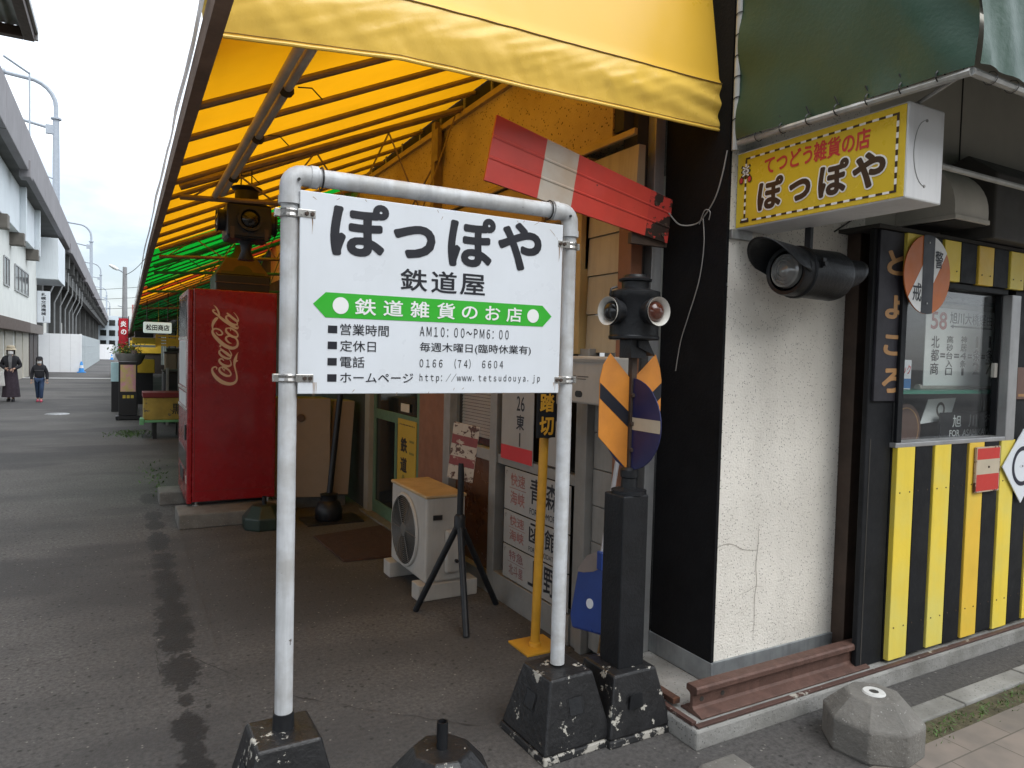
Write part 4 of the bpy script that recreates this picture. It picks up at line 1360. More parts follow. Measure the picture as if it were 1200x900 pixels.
# lantern
m = MB()
m.box(AX - 0.05, AX + 0.03, LY - 0.05, LY + 0.03, 1.555, 1.632)
m.add([(AX - 0.02, LY - 0.06, 1.60), (AX + 0.07, LY - 0.06, 1.565), (AX + 0.07, LY + 0.02, 1.565), (AX - 0.02, LY + 0.02, 1.60), (AX - 0.02, LY - 0.06, 1.63), (AX + 0.03, LY - 0.06, 1.63), (AX + 0.03, LY + 0.02, 1.63), (AX - 0.02, LY + 0.02, 1.63)],
      [(0, 1, 2, 3), (4, 7, 6, 5), (0, 4, 5, 1), (1, 5, 6, 2), (2, 6, 7, 3), (3, 7, 4, 0)])
m.build('lamp_bracket', BLACKPAINT, sl, bevel=0.002)
m = MB()
m.lathe([(0.102, 1.632), (0.106, 1.637), (0.106, 1.645), (0.102, 1.650), (0.102, 1.805), (0.106, 1.812), (0.104, 1.832), (0.070, 1.842), (0.056, 1.846), (0.056, 1.872), (0.068, 1.876), (0.070, 1.884), (0.050, 1.892), (0.046, 1.902), (0.001, 1.905)], (AX, LY, 0), (0, 0, 1), 32)
m.tube([(AX - 0.10, LY + 0.02, 1.80), (AX - 0.115, LY + 0.02, 1.815), (AX - 0.11, LY + 0.02, 1.84), (AX - 0.08, LY + 0.02, 1.85)], 0.005, 6)
lb = m.build('lantern_body', BLACKPAINT, sl, smooth=True)
for d, lens in (((-1, -0.10, 0), LENSC), ((0.02, -1, 0), LENSR)):
    d = Vector(d).normalized()
    c = Vector((AX, LY, 1.745))
    m = MB()
    m.lathe([(0.050, 0.08), (0.050, 0.122), (0.058, 0.126), (0.058, 0.136), (0.050, 0.140)], c, d, 24, cap=False)
    hs = m.build('lens_barrel', BLACKPAINT, lb, smooth=True)
    m = MB()
    m.lathe([(0.044, 0.128), (0.050, 0.140), (0.058, 0.150), (0.0585, 0.153), (0.052, 0.146), (0.042, 0.130)], c, d, 24, cap=False)
    m.build('white_reflector_rim', CHROMEW, lb, smooth=True)
    m = MB()
    m.lathe([(0.044, 0.126), (0.040, 0.138), (0.028, 0.149), (0.012, 0.154), (0.0005, 0.155)], c, d, 24, cap=False)
    m.build('lens', lens, lb, smooth=True)

# ================================================================== semaphore arm
sa = thing('semaphore_arm', 'red and white railway semaphore arm, chipped at its root, tilted above the signboard', 'semaphore arm', (2.22, 2.56, 2.2))
TL, TR, BR, BL = Vector((1.318, 2.520)), Vector((2.255, 2.300)), Vector((2.230, 2.097)), Vector((1.268, 2.253))
prof = [(0, 0), (0.30, 0), (0.318, 0.0035), (0.338, 0.0035), (0.356, 0), (0.62, 0), (0.638, 0.0035), (0.658, 0.0035), (0.676, 0), (1, 0)]

def sem_pt(s, t, dy):
    top = TL + (TR - TL) * s
    bot = BL + (BR - BL) * s
    q = top + (bot - top) * t
    return Vector((q.x, 2.545 - dy, q.y))
for nm, s0, s1, mt in (('red_tip', 0.0, 0.258, SEMRED), ('white_band', 0.258, 0.432, SEMWHT), ('red_blade', 0.432, 0.86, SEMRED), ('worn_red_root', 0.86, 1.0, SEMREDW)):
    m = MB()
    N = 6
    vs, fs = [], []
    K = len(prof)
    for i in range(N + 1):
        s = s0 + (s1 - s0) * i / N
        for t, dy in prof:
            vs.append(sem_pt(s, t, dy))
        for t, dy in reversed(prof):
            vs.append(sem_pt(s, t, dy - 0.012))
    Q = 2 * K
    for i in range(N):
        for j in range(Q):
            fs.append((i * Q + j, i * Q + (j + 1) % Q, (i + 1) * Q + (j + 1) % Q, (i + 1) * Q + j))
    fs.append(tuple(range(Q)))
    fs.append(tuple(N * Q + j for j in range(Q - 1, -1, -1)))
    m.add(vs, fs)
    m.build(nm, mt, sa)
for s, t in ((0.975, 0.62), (0.965, 0.86), (0.90, 0.25)):
    MB().lathe([(0.010, 0), (0.008, 0.006)], sem_pt(s, t, 0.0), (0, -1, 0), 8).build('bolt', DKBROWN, sa)
m = MB()
m.tube([(2.20, 2.56, 2.18), (2.20, 2.66, 2.18), (2.29, 2.70, 2.18)], 0.018, 8)
m.box(2.03, 2.24, 2.560, 2.585, 2.08, 2.13)
m.build('mounting_bracket', DKBROWN, sa)
m = MB()
def spline(pts, sub=8):
    P = [Vector(p) for p in pts]
    out = []
    for i in range(len(P) - 1):
        p0, p1, p2, p3 = P[max(0, i - 1)], P[i], P[i + 1], P[min(len(P) - 1, i + 2)]
        for j in range(sub):
            t = j / sub
            out.append(0.5 * ((2 * p1) + (p2 - p0) * t + (2 * p0 - 5 * p1 + 4 * p2 - p3) * t * t + (3 * p1 - p0 - 3 * p2 + p3) * t ** 3))
    out.append(P[-1])
    return out
m.tube(spline([(2.225, 2.535, 2.235), (2.28, 2.52, 2.185), (2.326, 2.46, 2.185), (2.330, 2.40, 2.225), (2.329, 2.345, 2.29), (2.329, 2.31, 2.38), (2.331, 2.288, 2.48)]), 0.0032, 6)
m.tube(spline([(2.329, 2.42, 2.205), (2.326, 2.405, 2.08), (2.327, 2.43, 1.92), (2.326, 2.49, 1.76), (2.329, 2.54, 1.64), (2.331, 2.57, 1.50)]), 0.0024, 6)
m.tube(spline([(2.326, 2.44, 2.18), (2.318, 2.40, 2.235), (2.322, 2.37, 2.225), (2.326, 2.38, 2.19)]), 0.0024, 6)
tag(m.build('cable', WIREG, smooth=True), 'loose grey cable hanging down the black corner wall from the semaphore arm', 'cable')

# ================================================================== yellow light box sign
lb_ = thing('light_box_sign', 'yellow shop light box with brown title and striped border, projecting from the white wall', 'sign', (2.49, 1.9, 2.14))
X0 = 2.382
bx = MB()
bx.box(X0 + 0.004, 2.60, 1.500, 2.278, 2.137, 2.472)
bx = bx.build('casing', WHITEMETAL, lb_, bevel=0.006)
m = MB()
m.tube([(2.42 + 0.07 + 0.07 * math.cos(a * PI / 14) * 1.0, 1.4990, 2.305 + 0.115 * math.sin(a * PI / 14)) for a in range(7, 22)], 0.0012, 4)
for zz in (2.42, 2.19):
    m.lathe([(0.006, 0), (0.005, 0.003)], (2.49, 1.500, zz), (0, -1, 0), 8)
m.build('end_screws', ALUDK, bx)
fc = MB().box(X0, X0 + 0.006, 1.508, 2.272, 2.143, 2.464).build('face', SIGNYEL, lb_, bevel=0.001)
fr = left(X0)   # u = -y
def yb(y0, y1, z0, z1):
    return (-y0, -y1, z0, z1)
# border: black with white dashes
m1, m2 = MB(), MB()
B0, B1, Z0, Z1, bw = 2.226, 1.532, 2.161, 2.440, 0.0085
def dash(y0, y1, z0, z1, n, vert=False):
    for i in range(n):
        tgt = m1 if i % 2 == 0 else m2
        if vert:
            tgt.rect(-y0 - 0.0, -y1, z0 + (z1 - z0) * i / n, z0 + (z1 - z0) * (i + 1) / n, fr, 0.0012)
        else:
            tgt.rect(-(y0 + (y1 - y0) * i / n), -(y0 + (y1 - y0) * (i + 1) / n), z0, z1, fr, 0.0012)
dash(B0, B1, Z1 - bw, Z1, 27)
dash(B0 - 0.045, B1, Z0, Z0 + bw, 25)
dash(B1 + 0.0095, B1, Z0 + bw, Z1 - bw, 13, True)
dash(B0 + 0.002, B0 - 0.008, Z0 + 0.02, Z1 - bw, 15, True)
# level crossing signal drawn on the border
for cy in (0,):
    yc = B0 - 0.003
    for sg in (1, -1):
        for zc in (2.392, 2.372):
            a = R(28 * sg)
            pts = []
            for (p, q) in ((-0.028, -0.006), (0.028, -0.006), (0.028, 0.006), (-0.028, 0.006)):
                pts.append((-yc + p * math.cos(a) - q * math.sin(a), zc + p * math.sin(a) + q * math.cos(a)))
            m1.sheet(pts, fr, 0.0020)
            pts = []
            for (p, q) in ((-0.020, -0.0035), (0.020, -0.0035), (0.020, 0.0035), (-0.020, 0.0035)):
                pts.append((-yc + p * math.cos(a) - q * math.sin(a), zc + p * math.sin(a) + q * math.cos(a)))
            m2.sheet(pts, fr, 0.0026)
    for sg in (1, -1):
        m1.sheet([(-yc + sg * 0.023 + 0.0125 * math.cos(k * PI / 10), 2.345 + 0.0155 * math.sin(k * PI / 10)) for k in range(20)], fr, 0.0028)
    m1.rect(-yc - 0.023, -yc + 0.023, 2.352, 2.358, fr, 0.0022)
    m1.sheet([(-yc - 0.024, 2.160), (-yc + 0.026, 2.160), (-yc + 0.022, 2.178), (-yc - 0.018, 2.178)], fr, 0.0022)
    m2.rect(-yc - 0.014, -yc + 0.016, 2.170, 2.177, fr, 0.0028)
m1.build('black_dashes', DKBROWNINK, fc, recalc=False)
m2.build('white_dashes', WHITEINK, fc, recalc=False)
m = MB()
for sg in (1, -1):
    m.sheet([(-yc + sg * 0.023 + 0.009 * math.cos(k * PI / 10), 2.345 + 0.0115 * math.sin(k * PI / 10)) for k in range(20)], fr, 0.0036)
m.text('てつどう', fr, *yb(2.122, 1.886, 2.345, 2.418), bold=0.028)
m.text('雑貨の店', fr, *yb(1.880, 1.640, 2.342, 2.420), bold=0.026)
m.build('red_lettering', REDINK, fc, recalc=False)
chars = (('ぽ', (2.152, 2.020, 2.196, 2.328)), ('っ', (1.990, 1.887, 2.205, 2.290)), ('ぽ', (1.852, 1.722, 2.196, 2.330)), ('や', (1.706, 1.575, 2.196, 2.327)))
m = MB()
for ch, b in chars:
    y0, y1, z0, z1 = b
    m.text(ch, fr, *yb(y0 + 0.006, y1 - 0.006, z0 - 0.006, z1 + 0.006), bold=0.088, off=0.0012)
m.build('white_outline', WHITEINK, fc, recalc=False)
m = MB()
for ch, b in chars:
    m.text(ch, fr, *yb(*b), bold=0.042, off=0.0022)
m.build('brown_lettering', DKBROWNINK, fc, recalc=False)
m = MB()
m.box(2.352, 2.48, 2.262, 2.2795, 2.095, 2.136)
m.build('wall_bracket', GALV, lb_, bevel=0.002)
m = MB()
m.tube([(2.60, 1.56, 2.42), (2.66, 1.56, 2.40), (2.68, 1.57, 2.34), (2.64, 1.58, 2.31), (2.60, 1.60, 2.33)], 0.006, 6)
m.tube([(2.60, 1.58, 2.36), (2.80, 1.75, 2.30), (3.05, 2.27, 2.20)], 0.004, 6)
m.build('cable', WIREK, lb_, smooth=True)

# ================================================================== black searchlight signal
sg_ = thing('searchlight_signal', 'black hooded railway searchlight hanging below the yellow light box', 'signal light', (2.60, 2.05, 1.93))
c0 = Vector((2.45, 2.05, 1.940))
ax = Vector((1, 0.02, 0.0)).normalized()
m = MB()
m.lathe([(0.085, 0.004), (0.100, 0.0), (0.104, 0.012), (0.104, 0.060), (0.112, 0.064), (0.112, 0.084), (0.104, 0.088), (0.107, 0.20), (0.109, 0.30), (0.104, 0.322), (0.080, 0.335), (0.055, 0.338)], c0, ax, 32, cap=False)
m.lathe([(0.055, 0.338), (0.052, 0.37), (0.045, 0.375), (0.001, 0.376)], c0, ax, 24, cap=False)
m.build('drum', BLACKPAINT, sg_, smooth=True)
m = MB()
m.lathe([(0.074, 0.012), (0.070, -0.006), (0.060, -0.012), (0.056, -0.006), (0.046, -0.016), (0.042, -0.009), (0.030, -0.018), (0.026, -0.011), (0.012, -0.016), (0.0005, -0.016)], c0, ax, 28, cap=False)
m.build('lens', LENSG, sg_, smooth=True)

def hood(c, a, rad, length, nm, drop_=0.0, span=(20, 160)):
    m = MB()
    a = Vector(a).normalized()
    sdir = a.cross(Vector((0, 0, 1))).normalized()
    updir = sdir.cross(a).normalized()
    nu, nv = 20, 8
    def fn(u, v):
        th = R(span[0] + (span[1] - span[0]) * u)
        edge = math.sin(PI * u) ** 0.6
        h = length * v * (0.15 + 0.85 * edge)
        rr = rad * (1 + 0.06 * v)
        return c + a * h + sdir * rr * math.cos(th) + updir * (rr * math.sin(th) - drop_ * v)
    m.grid(fn, nu, nv)
    o = m.build(nm, BLACKPAINT, sg_, smooth=True, recalc=False)
    so = o.modifiers.new('thick', 'SOLIDIFY')
    so.thickness = 0.004
hood(c0 + ax * 0.03, -ax, 0.103, 0.205, 'visor', -0.012, (-8, 188))
hood(c0 + ax * 0.325 + Vector((0, 0, 0.012)), ax, 0.064, 0.165, 'rear_visor', -0.002, (-75, 255))
m = MB()
m.box(2.585, 2.605, 2.04, 2.07, 2.03, 2.142)
m.build('hanger', BLACKPAINT, sg_, bevel=0.002)
m = MB()
m.lathe([(0.010, 0), (0.010, 0.02)], (2.545, 1.945, 1.965), (0, -1, 0), 8)
m.box(2.535, 2.556, 1.932, 1.945, 1.95, 1.99)
m.build('latch', BLACKPAINT, sg_)

# ================================================================== things on the right wall
vh = thing('vent_hood', 'beige steel vent hood with a rounded top under the green awning', 'vent hood', (3.69, 2.28, 2.29))
m = MB()
pp = [(0.0, 0.0), (0.0, 0.30)] + [(0.04 + 0.26 * math.sin(R(9 * k)), 0.05 + 0.25 * math.cos(R(9 * k))) for k in range(11)] + [(0.30, 0.0)]
o_ = (Vector((3.55, 2.279, 2.287)), Vector((0, -1, 0)), Vector((0, 0, 1)))
m.prism(pp, o_, 0.30)
m.build('shell', HOODM, vh, smooth=True)
MB().box(3.545, 3.855, 1.972, 2.276, 2.277, 2.300).build('rim', HOODM, vh, bevel=0.003)
MB().box(3.56, 3.84, 1.985, 2.27, 2.272, 2.2768).build('mouth', DARKIN, vh)
du = thing('duct_box', 'shadowed grey duct box on the wall right of the vent hood', 'duct', (4.3, 2.2, 2.22))
m = MB()
m.prism([(0, 0), (0.0, 0.42), (0.13, 0.46), (0.28, 0.34), (0.28, 0.0)], (Vector((3.95, 2.279, 2.225)), Vector((0, -1, 0)), Vector((0, 0, 1))), 1.3)
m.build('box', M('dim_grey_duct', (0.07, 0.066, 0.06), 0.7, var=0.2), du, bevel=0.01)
MB().box(4.30, 4.6, 1.992, 1.998, 2.42, 2.50).build('patch_plate', HOODM, du)

wd = thing('warning_disc', 'round orange and white caution plate with a black centre bar on the striped front', 'sign plate', (3.45, 2.04, 2.0))
Yd = 2.036
cc = (3.447, 2.0)
rr = 0.192
m = MB()
m.prism(circ(cc[0], cc[1], rr, 44), front(Yd), 0.006)
dk = m.build('disc', M('orange_disc_enamel', (0.56, 0.15, 0.025), 0.45, var=0.1, vs=8), wd, bevel=0.001)
# diagonal white band = the part of the disc between two parallel lines
ca, sa_ = math.cos(R(56)), math.sin(R(56))
def band(lo, hi):
    pts = []
    a0, a1 = math.asin(lo / rr), math.asin(hi / rr)
    for k in range(9):
        a = a0 + (a1 - a0) * k / 8
        pts.append((rr * math.cos(a), rr * math.sin(a)))
    for k in range(9):
        a = a1 + (a0 - a1) * k / 8
        pts.append((-rr * math.cos(a), rr * math.sin(a)))
    return [(cc[0] + p * ca - q * sa_, cc[1] + p * sa_ + q * ca) for p, q in pts]
m = MB()
m.sheet(band(-0.062, 0.062), front(Yd), 0.0012)
m.build('white_band', WHITEINK, dk, recalc=False)
m = MB()
hx = 0.047
hz = math.sqrt(rr * rr - hx * hx) * 1.0
m.sheet([(cc[0] + a, cc[1] + b) for a, b in ([(hx, -hz), (hx, hz)] + [(hx - 2 * hx * k / 8, math.sqrt(rr * rr - (hx - 2 * hx * k / 8) ** 2)) for k in range(1, 8)] + [(-hx, hz), (-hx, -hz)] + [(-hx + 2 * hx * k / 8, -math.sqrt(rr * rr - (-hx + 2 * hx * k / 8) ** 2)) for k in range(1, 8)])], front(Yd), 0.0022)
m.build('black_bar', INK, dk, recalc=False)
m = MB()
m.text('警', front(Yd), 3.500, 3.566, 2.036, 2.122, 0.016, 0.0024)
m.text('戒', front(Yd), 3.328, 3.398, 1.866, 1.955, 0.016, 0.0024)
m.build('lettering', INK, dk, recalc=False)
m = MB()
for zz in (2.155, 1.86):
    m.lathe([(0.005, 0), (0.004, 0.003)], (cc[0], Yd - 0.002, zz), (0, -1, 0), 8)
m.build('screws', GALV, dk)

rp_ = thing('flag_plate', 'small red, cream and red plate screwed to the striped boards', 'sign plate', (4.09, 2.04, 0.88))
for i, (a, b, mt) in enumerate(((0.905, 0.982, RWRED), (0.982, 1.062, BEIGEP), (1.062, 1.122, RWRED))):
    MB().box(3.975, 4.195, 2.036, 2.0475, a - 0.012 * (i == 0), b).build(('red_band', 'cream_band', 'red_band')[i], mt, rp_)
m = MB()
m.box(3.968, 4.202, 2.0365, 2.0478, 0.886, 0.893)
m.box(3.968, 4.202, 2.0365, 2.0478, 1.122, 1.129)
m.box(3.968, 3.975, 2.0365, 2.0478, 0.893, 1.122)
m.box(4.195, 4.202, 2.0365, 2.0478, 0.893, 1.122)
m.build('rusty_edge', RUSTPLATE, rp_)
m = MB()
m.lathe([(0.007, 0), (0.005, 0.004)], (4.09, 2.036, 1.02), (0, -1, 0), 8)
m.build('screw', DKBROWN, rp_)
dm = thing('diamond_plate', 'white diamond plate with a black ring at the right edge of the striped boards', 'sign plate', (4.46, 2.04, 0.8))
m = MB()
m.prism([(4.235, 1.01), (4.445, 0.795), (4.655, 1.01), (4.445, 1.215)], front(2.038), 0.006)
dp = m.build('plate', WHITEP, dm, bevel=0.001)
m = MB()
m.stroke([(4.445 + 0.10 * math.cos(k * PI / 12), 1.005 + 0.10 * math.sin(k * PI / 12), 0.024) for k in range(25)], front(2.038), 0.0012)
m.sheet(circ(4.445, 1.005, 0.006, 10), front(2.038), 0.0012)
m.build('black_ring', M('navy_ring_paint', (0.012, 0.013, 0.03), 0.45), dp, recalc=False)
wp = thing('brown_plaque', 'small brown plaque on the dark wall right of the shop window', 'sign plate', (4.50, 2.07, 1.38))
MB().box(4.41, 4.60, 2.070, 2.081, 1.38, 1.56).build('plaque', BROWNDISC, wp, bevel=0.002)
MB().box(4.425, 4.585, 2.0685, 2.0698, 1.395, 1.41).build('rim_line', TANLET, wp)

# ---- things behind the window
rs = thing('bus_roll_sign', 'white bus destination roll with red 58 and black route names behind the window', 'roll sign', (4.25, 2.31, 1.44))
m = MB()
m.box(3.90, 4.66, 2.300, 2.304, 1.445, 1.885)
pr_ = m.build('sheet', ROLLP, rs)
m = MB()
m.tube([(3.88, 2.32, 1.435), (4.70, 2.32, 1.435)], 0.018, 12)
m.tube([(3.88, 2.32, 1.90), (4.70, 2.32, 1.90)], 0.018, 12)
m.build('roller', OFFWHITE, rs, smooth=True)
fr = front(2.2995)
m = MB()
m.text('58', fr, 3.944, 4.100, 1.762, 1.862, 0.02)
m.build('red_number', M('roll_red_number', (0.42, 0.09, 0.07), 0.6), pr_, recalc=False)
m = MB()
m.text('旭川大橋経由', fr, 4.128, 4.571, 1.800, 1.868, 0.012)
m.rect(4.155, 4.571, 1.781, 1.789, fr, 0.0012)
m.sheet([(4.132, 1.785), (4.165, 1.773), (4.165, 1.797)], fr, 0.0014)
def vtext(s, x0, x1, z0, z1, bold=0.012):
    n = len(s)
    h = (z1 - z0) / n
    for i, ch in enumerate(s):
        a = z1 - h * i
        if ch in '1':
            m.text(ch, fr, (x0 + x1) / 2 - 0.012, (x0 + x1) / 2 + 0.012, a - h * 0.9, a, bold)
        else:
            m.text(ch, fr, x0, x1, a - h * 0.9, a, bold)
vtext('北都商', 3.957, 4.035, 1.500, 1.725)
vtext('高砂台入口', 4.106, 4.171, 1.500, 1.730)
vtext('神居4条1', 4.249, 4.311, 1.500, 1.733)
vtext('1条2', 4.382, 4.456, 1.505, 1.738)
vtext('1条7', 4.521, 4.590, 1.505, 1.743)
for x0, x1 in ((4.048, 4.096), (4.186, 4.238), (4.326, 4.372), (4.466, 4.512)):
    m.rect(x0, x1, 1.620, 1.629, fr, 0.0012)
    m.rect(x0, x1, 1.606, 1.615, fr, 0.0012)
m.build('lettering', INK, pr_, recalc=False)
sh = thing('window_shelf', 'green-edged display shelf crossing the middle of the shop window', 'shelf', (4.2, 2.3, 1.40))
MB().box(3.50, 4.75, 2.20, 2.46, 1.404, 1.424).build('board', TEAL, sh, bevel=0.002)
for x0 in (3.55, 4.70):
    MB().box(x0, x0 + 0.02, 2.40, 2.44, 0.35, 1.404).build('leg', ALUDK, sh)
pt = thing('destination_plate', 'dark enamel train destination plate standing low behind the window', 'sign plate', (4.40, 2.29, 1.0))
m = MB()
m.box(4.07, 4.72, 2.290, 2.30, 1.10, 1.292)
dp_ = m.build('plate', DKPLATE, pt, bevel=0.002)
m = MB()
fr = front(2.290)
m.text('旭', fr, 4.187, 4.275, 1.205, 1.276, 0.012)
m.text('川', fr, 4.352, 4.440, 1.203, 1.276, 0.012)
m.text('行', fr, 4.530, 4.615, 1.203, 1.276, 0.012)
m.text('FOR  ASAHIKAWA', fr, 4.160, 4.624, 1.152, 1.190, 0.012)
m.build('lettering', ROLLP, dp_, recalc=False)
MB().box(4.12, 4.68, 2.30, 2.42, 1.06, 1.098).build('stand', OFFWHITE, pt)
hd = thing('head_mark_disc', 'faded brown round train head mark in the window corner', 'head mark', (3.78, 2.32, 0.95))
m = MB()
m.prism(circ(3.786, 1.20, 0.145, 36), front(2.32), 0.01)
m.build('disc', BROWNDISC, hd, bevel=0.002)
m = MB()
m.stroke([(3.786 + 0.12 * math.cos(k * PI / 12), 1.20 + 0.12 * math.sin(k * PI / 12), 0.008) for k in range(25)], front(2.32), 0.0012)
m.build('rim_line', TANLET, hd, recalc=False)
cd = thing('price_card', 'tilted cream card lying on the window ledge beside the brown disc', 'card', (4.1, 2.3, 1.2))
m = MB()
m.prism([(3.955, 1.225), (4.25, 1.245), (4.305, 1.372), (4.03, 1.365)], front(2.34), 0.004)
cdo = m.build('card', ROLLP, cd)
m = MB()
m.stroke([(4.15 + 0.035 * math.cos(k * PI / 10), 1.305 + 0.035 * math.sin(k * PI / 10), 0.016) for k in range(21)], front(2.34), 0.001)
m.build('mark', CONCDK, cdo, recalc=False)
bxp = thing('printed_box', 'small white and blue printed box on the window shelf', 'box', (3.68, 2.3, 1.424))
bo = MB().box(3.60, 3.735, 2.27, 2.36, 1.425, 1.585).build('box', WHITEP, bxp, bevel=0.002)
m = MB()
m.rect(3.601, 3.734, 1.432, 1.484, front(2.27), 0.0008)
m.build('blue_band', M('blue_print', (0.02, 0.16, 0.42), 0.5), bo, recalc=False)
m = MB()
m.text('ラック', front(2.27), 3.612, 3.728, 1.505, 1.560, 0.02)
m.build('lettering', REDINK, bo, recalc=False)
m = MB()
random.seed(3)
def crump(u, v):
    x = 3.60 + 0.92 * u
    return Vector((x, 2.30 + 0.10 * v + 0.03 * mn.noise(Vector((x * 9, v * 3, 1))), 1.935 + 0.03 * mn.noise(Vector((x * 12, v * 4, 0))) + 0.02 * v))
cr = MB().box(3.58, 4.62, 2.30, 2.42, 1.925, 1.94)
cr.grid(crump, 60, 8)
tag(cr.build('wrapped_parcel', M('silvery_film', (0.40, 0.44, 0.46), 0.18, 0.3, var=0.3, vs=9), loc=(4.1, 2.3, 1.925), smooth=True, recalc=False), 'crumpled silvery film parcel high in the shop window above the roll sign', 'parcel')

# ---- rail on the step
rl = thing('rail', 'short length of brown railway rail lying on the step before the white wall', 'rail', (2.6, 2.11, 0.085))
prf = [(-0.062, 0), (0.062, 0), (0.062, 0.008), (0.014, 0.022), (0.008, 0.032), (0.008, 0.078), (0.014, 0.086), (0.032, 0.092), (0.032, 0.112), (0.026, 0.120), (-0.026, 0.120), (-0.032, 0.112), (-0.032, 0.092), (-0.014, 0.086), (-0.008, 0.078), (-0.008, 0.032), (-0.014, 0.022), (-0.062, 0.008)]
m = MB()
m.prism([(-a, b) for a, b in reversed(prf)], (Vector((2.075, 2.125, 0.0845)), Vector((0, 1, 0)), Vector((0, 0, 1))), 1.10)
if (m.v[0] - m.v[len(prf)]).x > 0:
    for v in m.v:
        v.x = 2.075 + abs(v.x - 2.075)
m.build('rail_section', RAILTOP, rl, bevel=0.002)
m = MB()
for xx in (2.125, 2.245):
    m.lathe([(0.0105, 0), (0.0105, 0.0015)], (xx, 2.1168, 0.140), (0, -1, 0), 12)
m.build('bolt_hole', DARKIN, rl)
# angle iron on the left of the step
tag(MB().box(2.036, 2.075, 2.19, 2.66, 0.101, 0.125).build('steel_strip', RUST, loc=(2.05, 2.4, 0.1), bevel=0.002), 'rusty steel strip lying on the left edge of the step behind the rail', 'steel strip')
m = MB()
m.frustum(2.005, 1.85, 0.0, 0.028, 0.10, 0.07, 0.085, 0.055)
tag(m.build('concrete_fragment', CONCDK, loc=(2.0, 1.85, 0), bevel=0.01), 'broken flat piece of pale concrete in front of the step corner', 'concrete piece')

# ================================================================== vending machine
random.seed(11)
vm = thing('vending_machine', 'red drinks vending machine with a cream script logo on its side, on concrete blocks', 'vending machine', (0.9, 7.3, 0.13))
VY = 6.85
vb = MB().box(0.560, 1.275, VY, 7.90, 0.165, 2.085).build('body', VMRED, vm, bevel=0.008)
m = MB()
m.box(0.515, 0.558, VY + 0.004, 7.896, 0.150, 2.080)
dv = m.build('door', VMRED, vm, bevel=0.010)
for a in (1.20, 1.62), (1.02, 1.14):
    MB().box(0.5125, 0.5155, 7.0, 7.80, *a).build('display_panel', WHITEMETAL, dv)
for a in (1.66, 2.03), (0.45, 0.62):
    MB().box(0.5125, 0.5155, 6.95, 7.85, *a).build('dark_window', DKGLASS, dv)
for zz in (1.63, 1.16, 0.985):
    MB().box(0.508, 0.5155, 6.90, 7.88, zz, zz + 0.022).build('silver_ledge', STEELBAND, dv, bevel=0.002)
MB().box(0.503, 0.5155, 6.93, 7.02, 0.72, 0.86).build('coin_panel', BLACKPLASTIC, dv, bevel=0.003)
MB().box(0.508, 0.5155, 7.2, 7.6, 0.30, 0.42).build('delivery_flap', BLACKPLASTIC, dv, bevel=0.003)
MB().box(0.510, 0.5155, 6.88, 6.93, 0.33, 0.40).build('lock', OFFWHITE, dv, bevel=0.002)
m = MB()
random.seed(8)
for k in range(34):
    xx, zz = random.uniform(0.60, 1.24), random.uniform(0.20, 1.2)
    ln = random.uniform(0.01, 0.07)
    a = random.gauss(0.2, 0.6)
    m.stroke([(xx, zz, 0.0006), (xx + ln * math.cos(a) * 0.5, zz + ln * math.sin(a) * 0.5, random.uniform(0.0012, 0.003)), (xx + ln * math.cos(a), zz + ln * math.sin(a), 0.0004)], front(VY), 0.0006)
m.build('scuffs', M('pale_scuffed_paint', (0.34, 0.09, 0.08), 0.6, var=0.3), vb, recalc=False)
m = MB()
m.rect(0.575, 0.578, 0.20, 2.05, front(VY), 0.0012)
m.rect(0.58, 1.265, 0.262, 0.2645, front(VY), 0.0012)
m.rect(1.252, 1.2545, 0.27, 2.05, front(VY), 0.0012)
m.build('seam', DKBROWN, vb, recalc=False)
for (x, y) in ((0.60, 6.90), (1.22, 6.90), (0.60, 7.84), (1.22, 7.84)):
    m = MB()
    m.lathe([(0.035, 0.128), (0.035, 0.136), (0.014, 0.138), (0.014, 0.166)], (x, y, 0), (0, 0, 1), 14)
    m.build('levelling_foot', GALV, vm, smooth=True)
LF = (Vector((0.938, VY, 1.217)), Vector((0, 0, 1)), Vector((-1, 0, 0)))
KU, KV = 0.000945, 0.00089

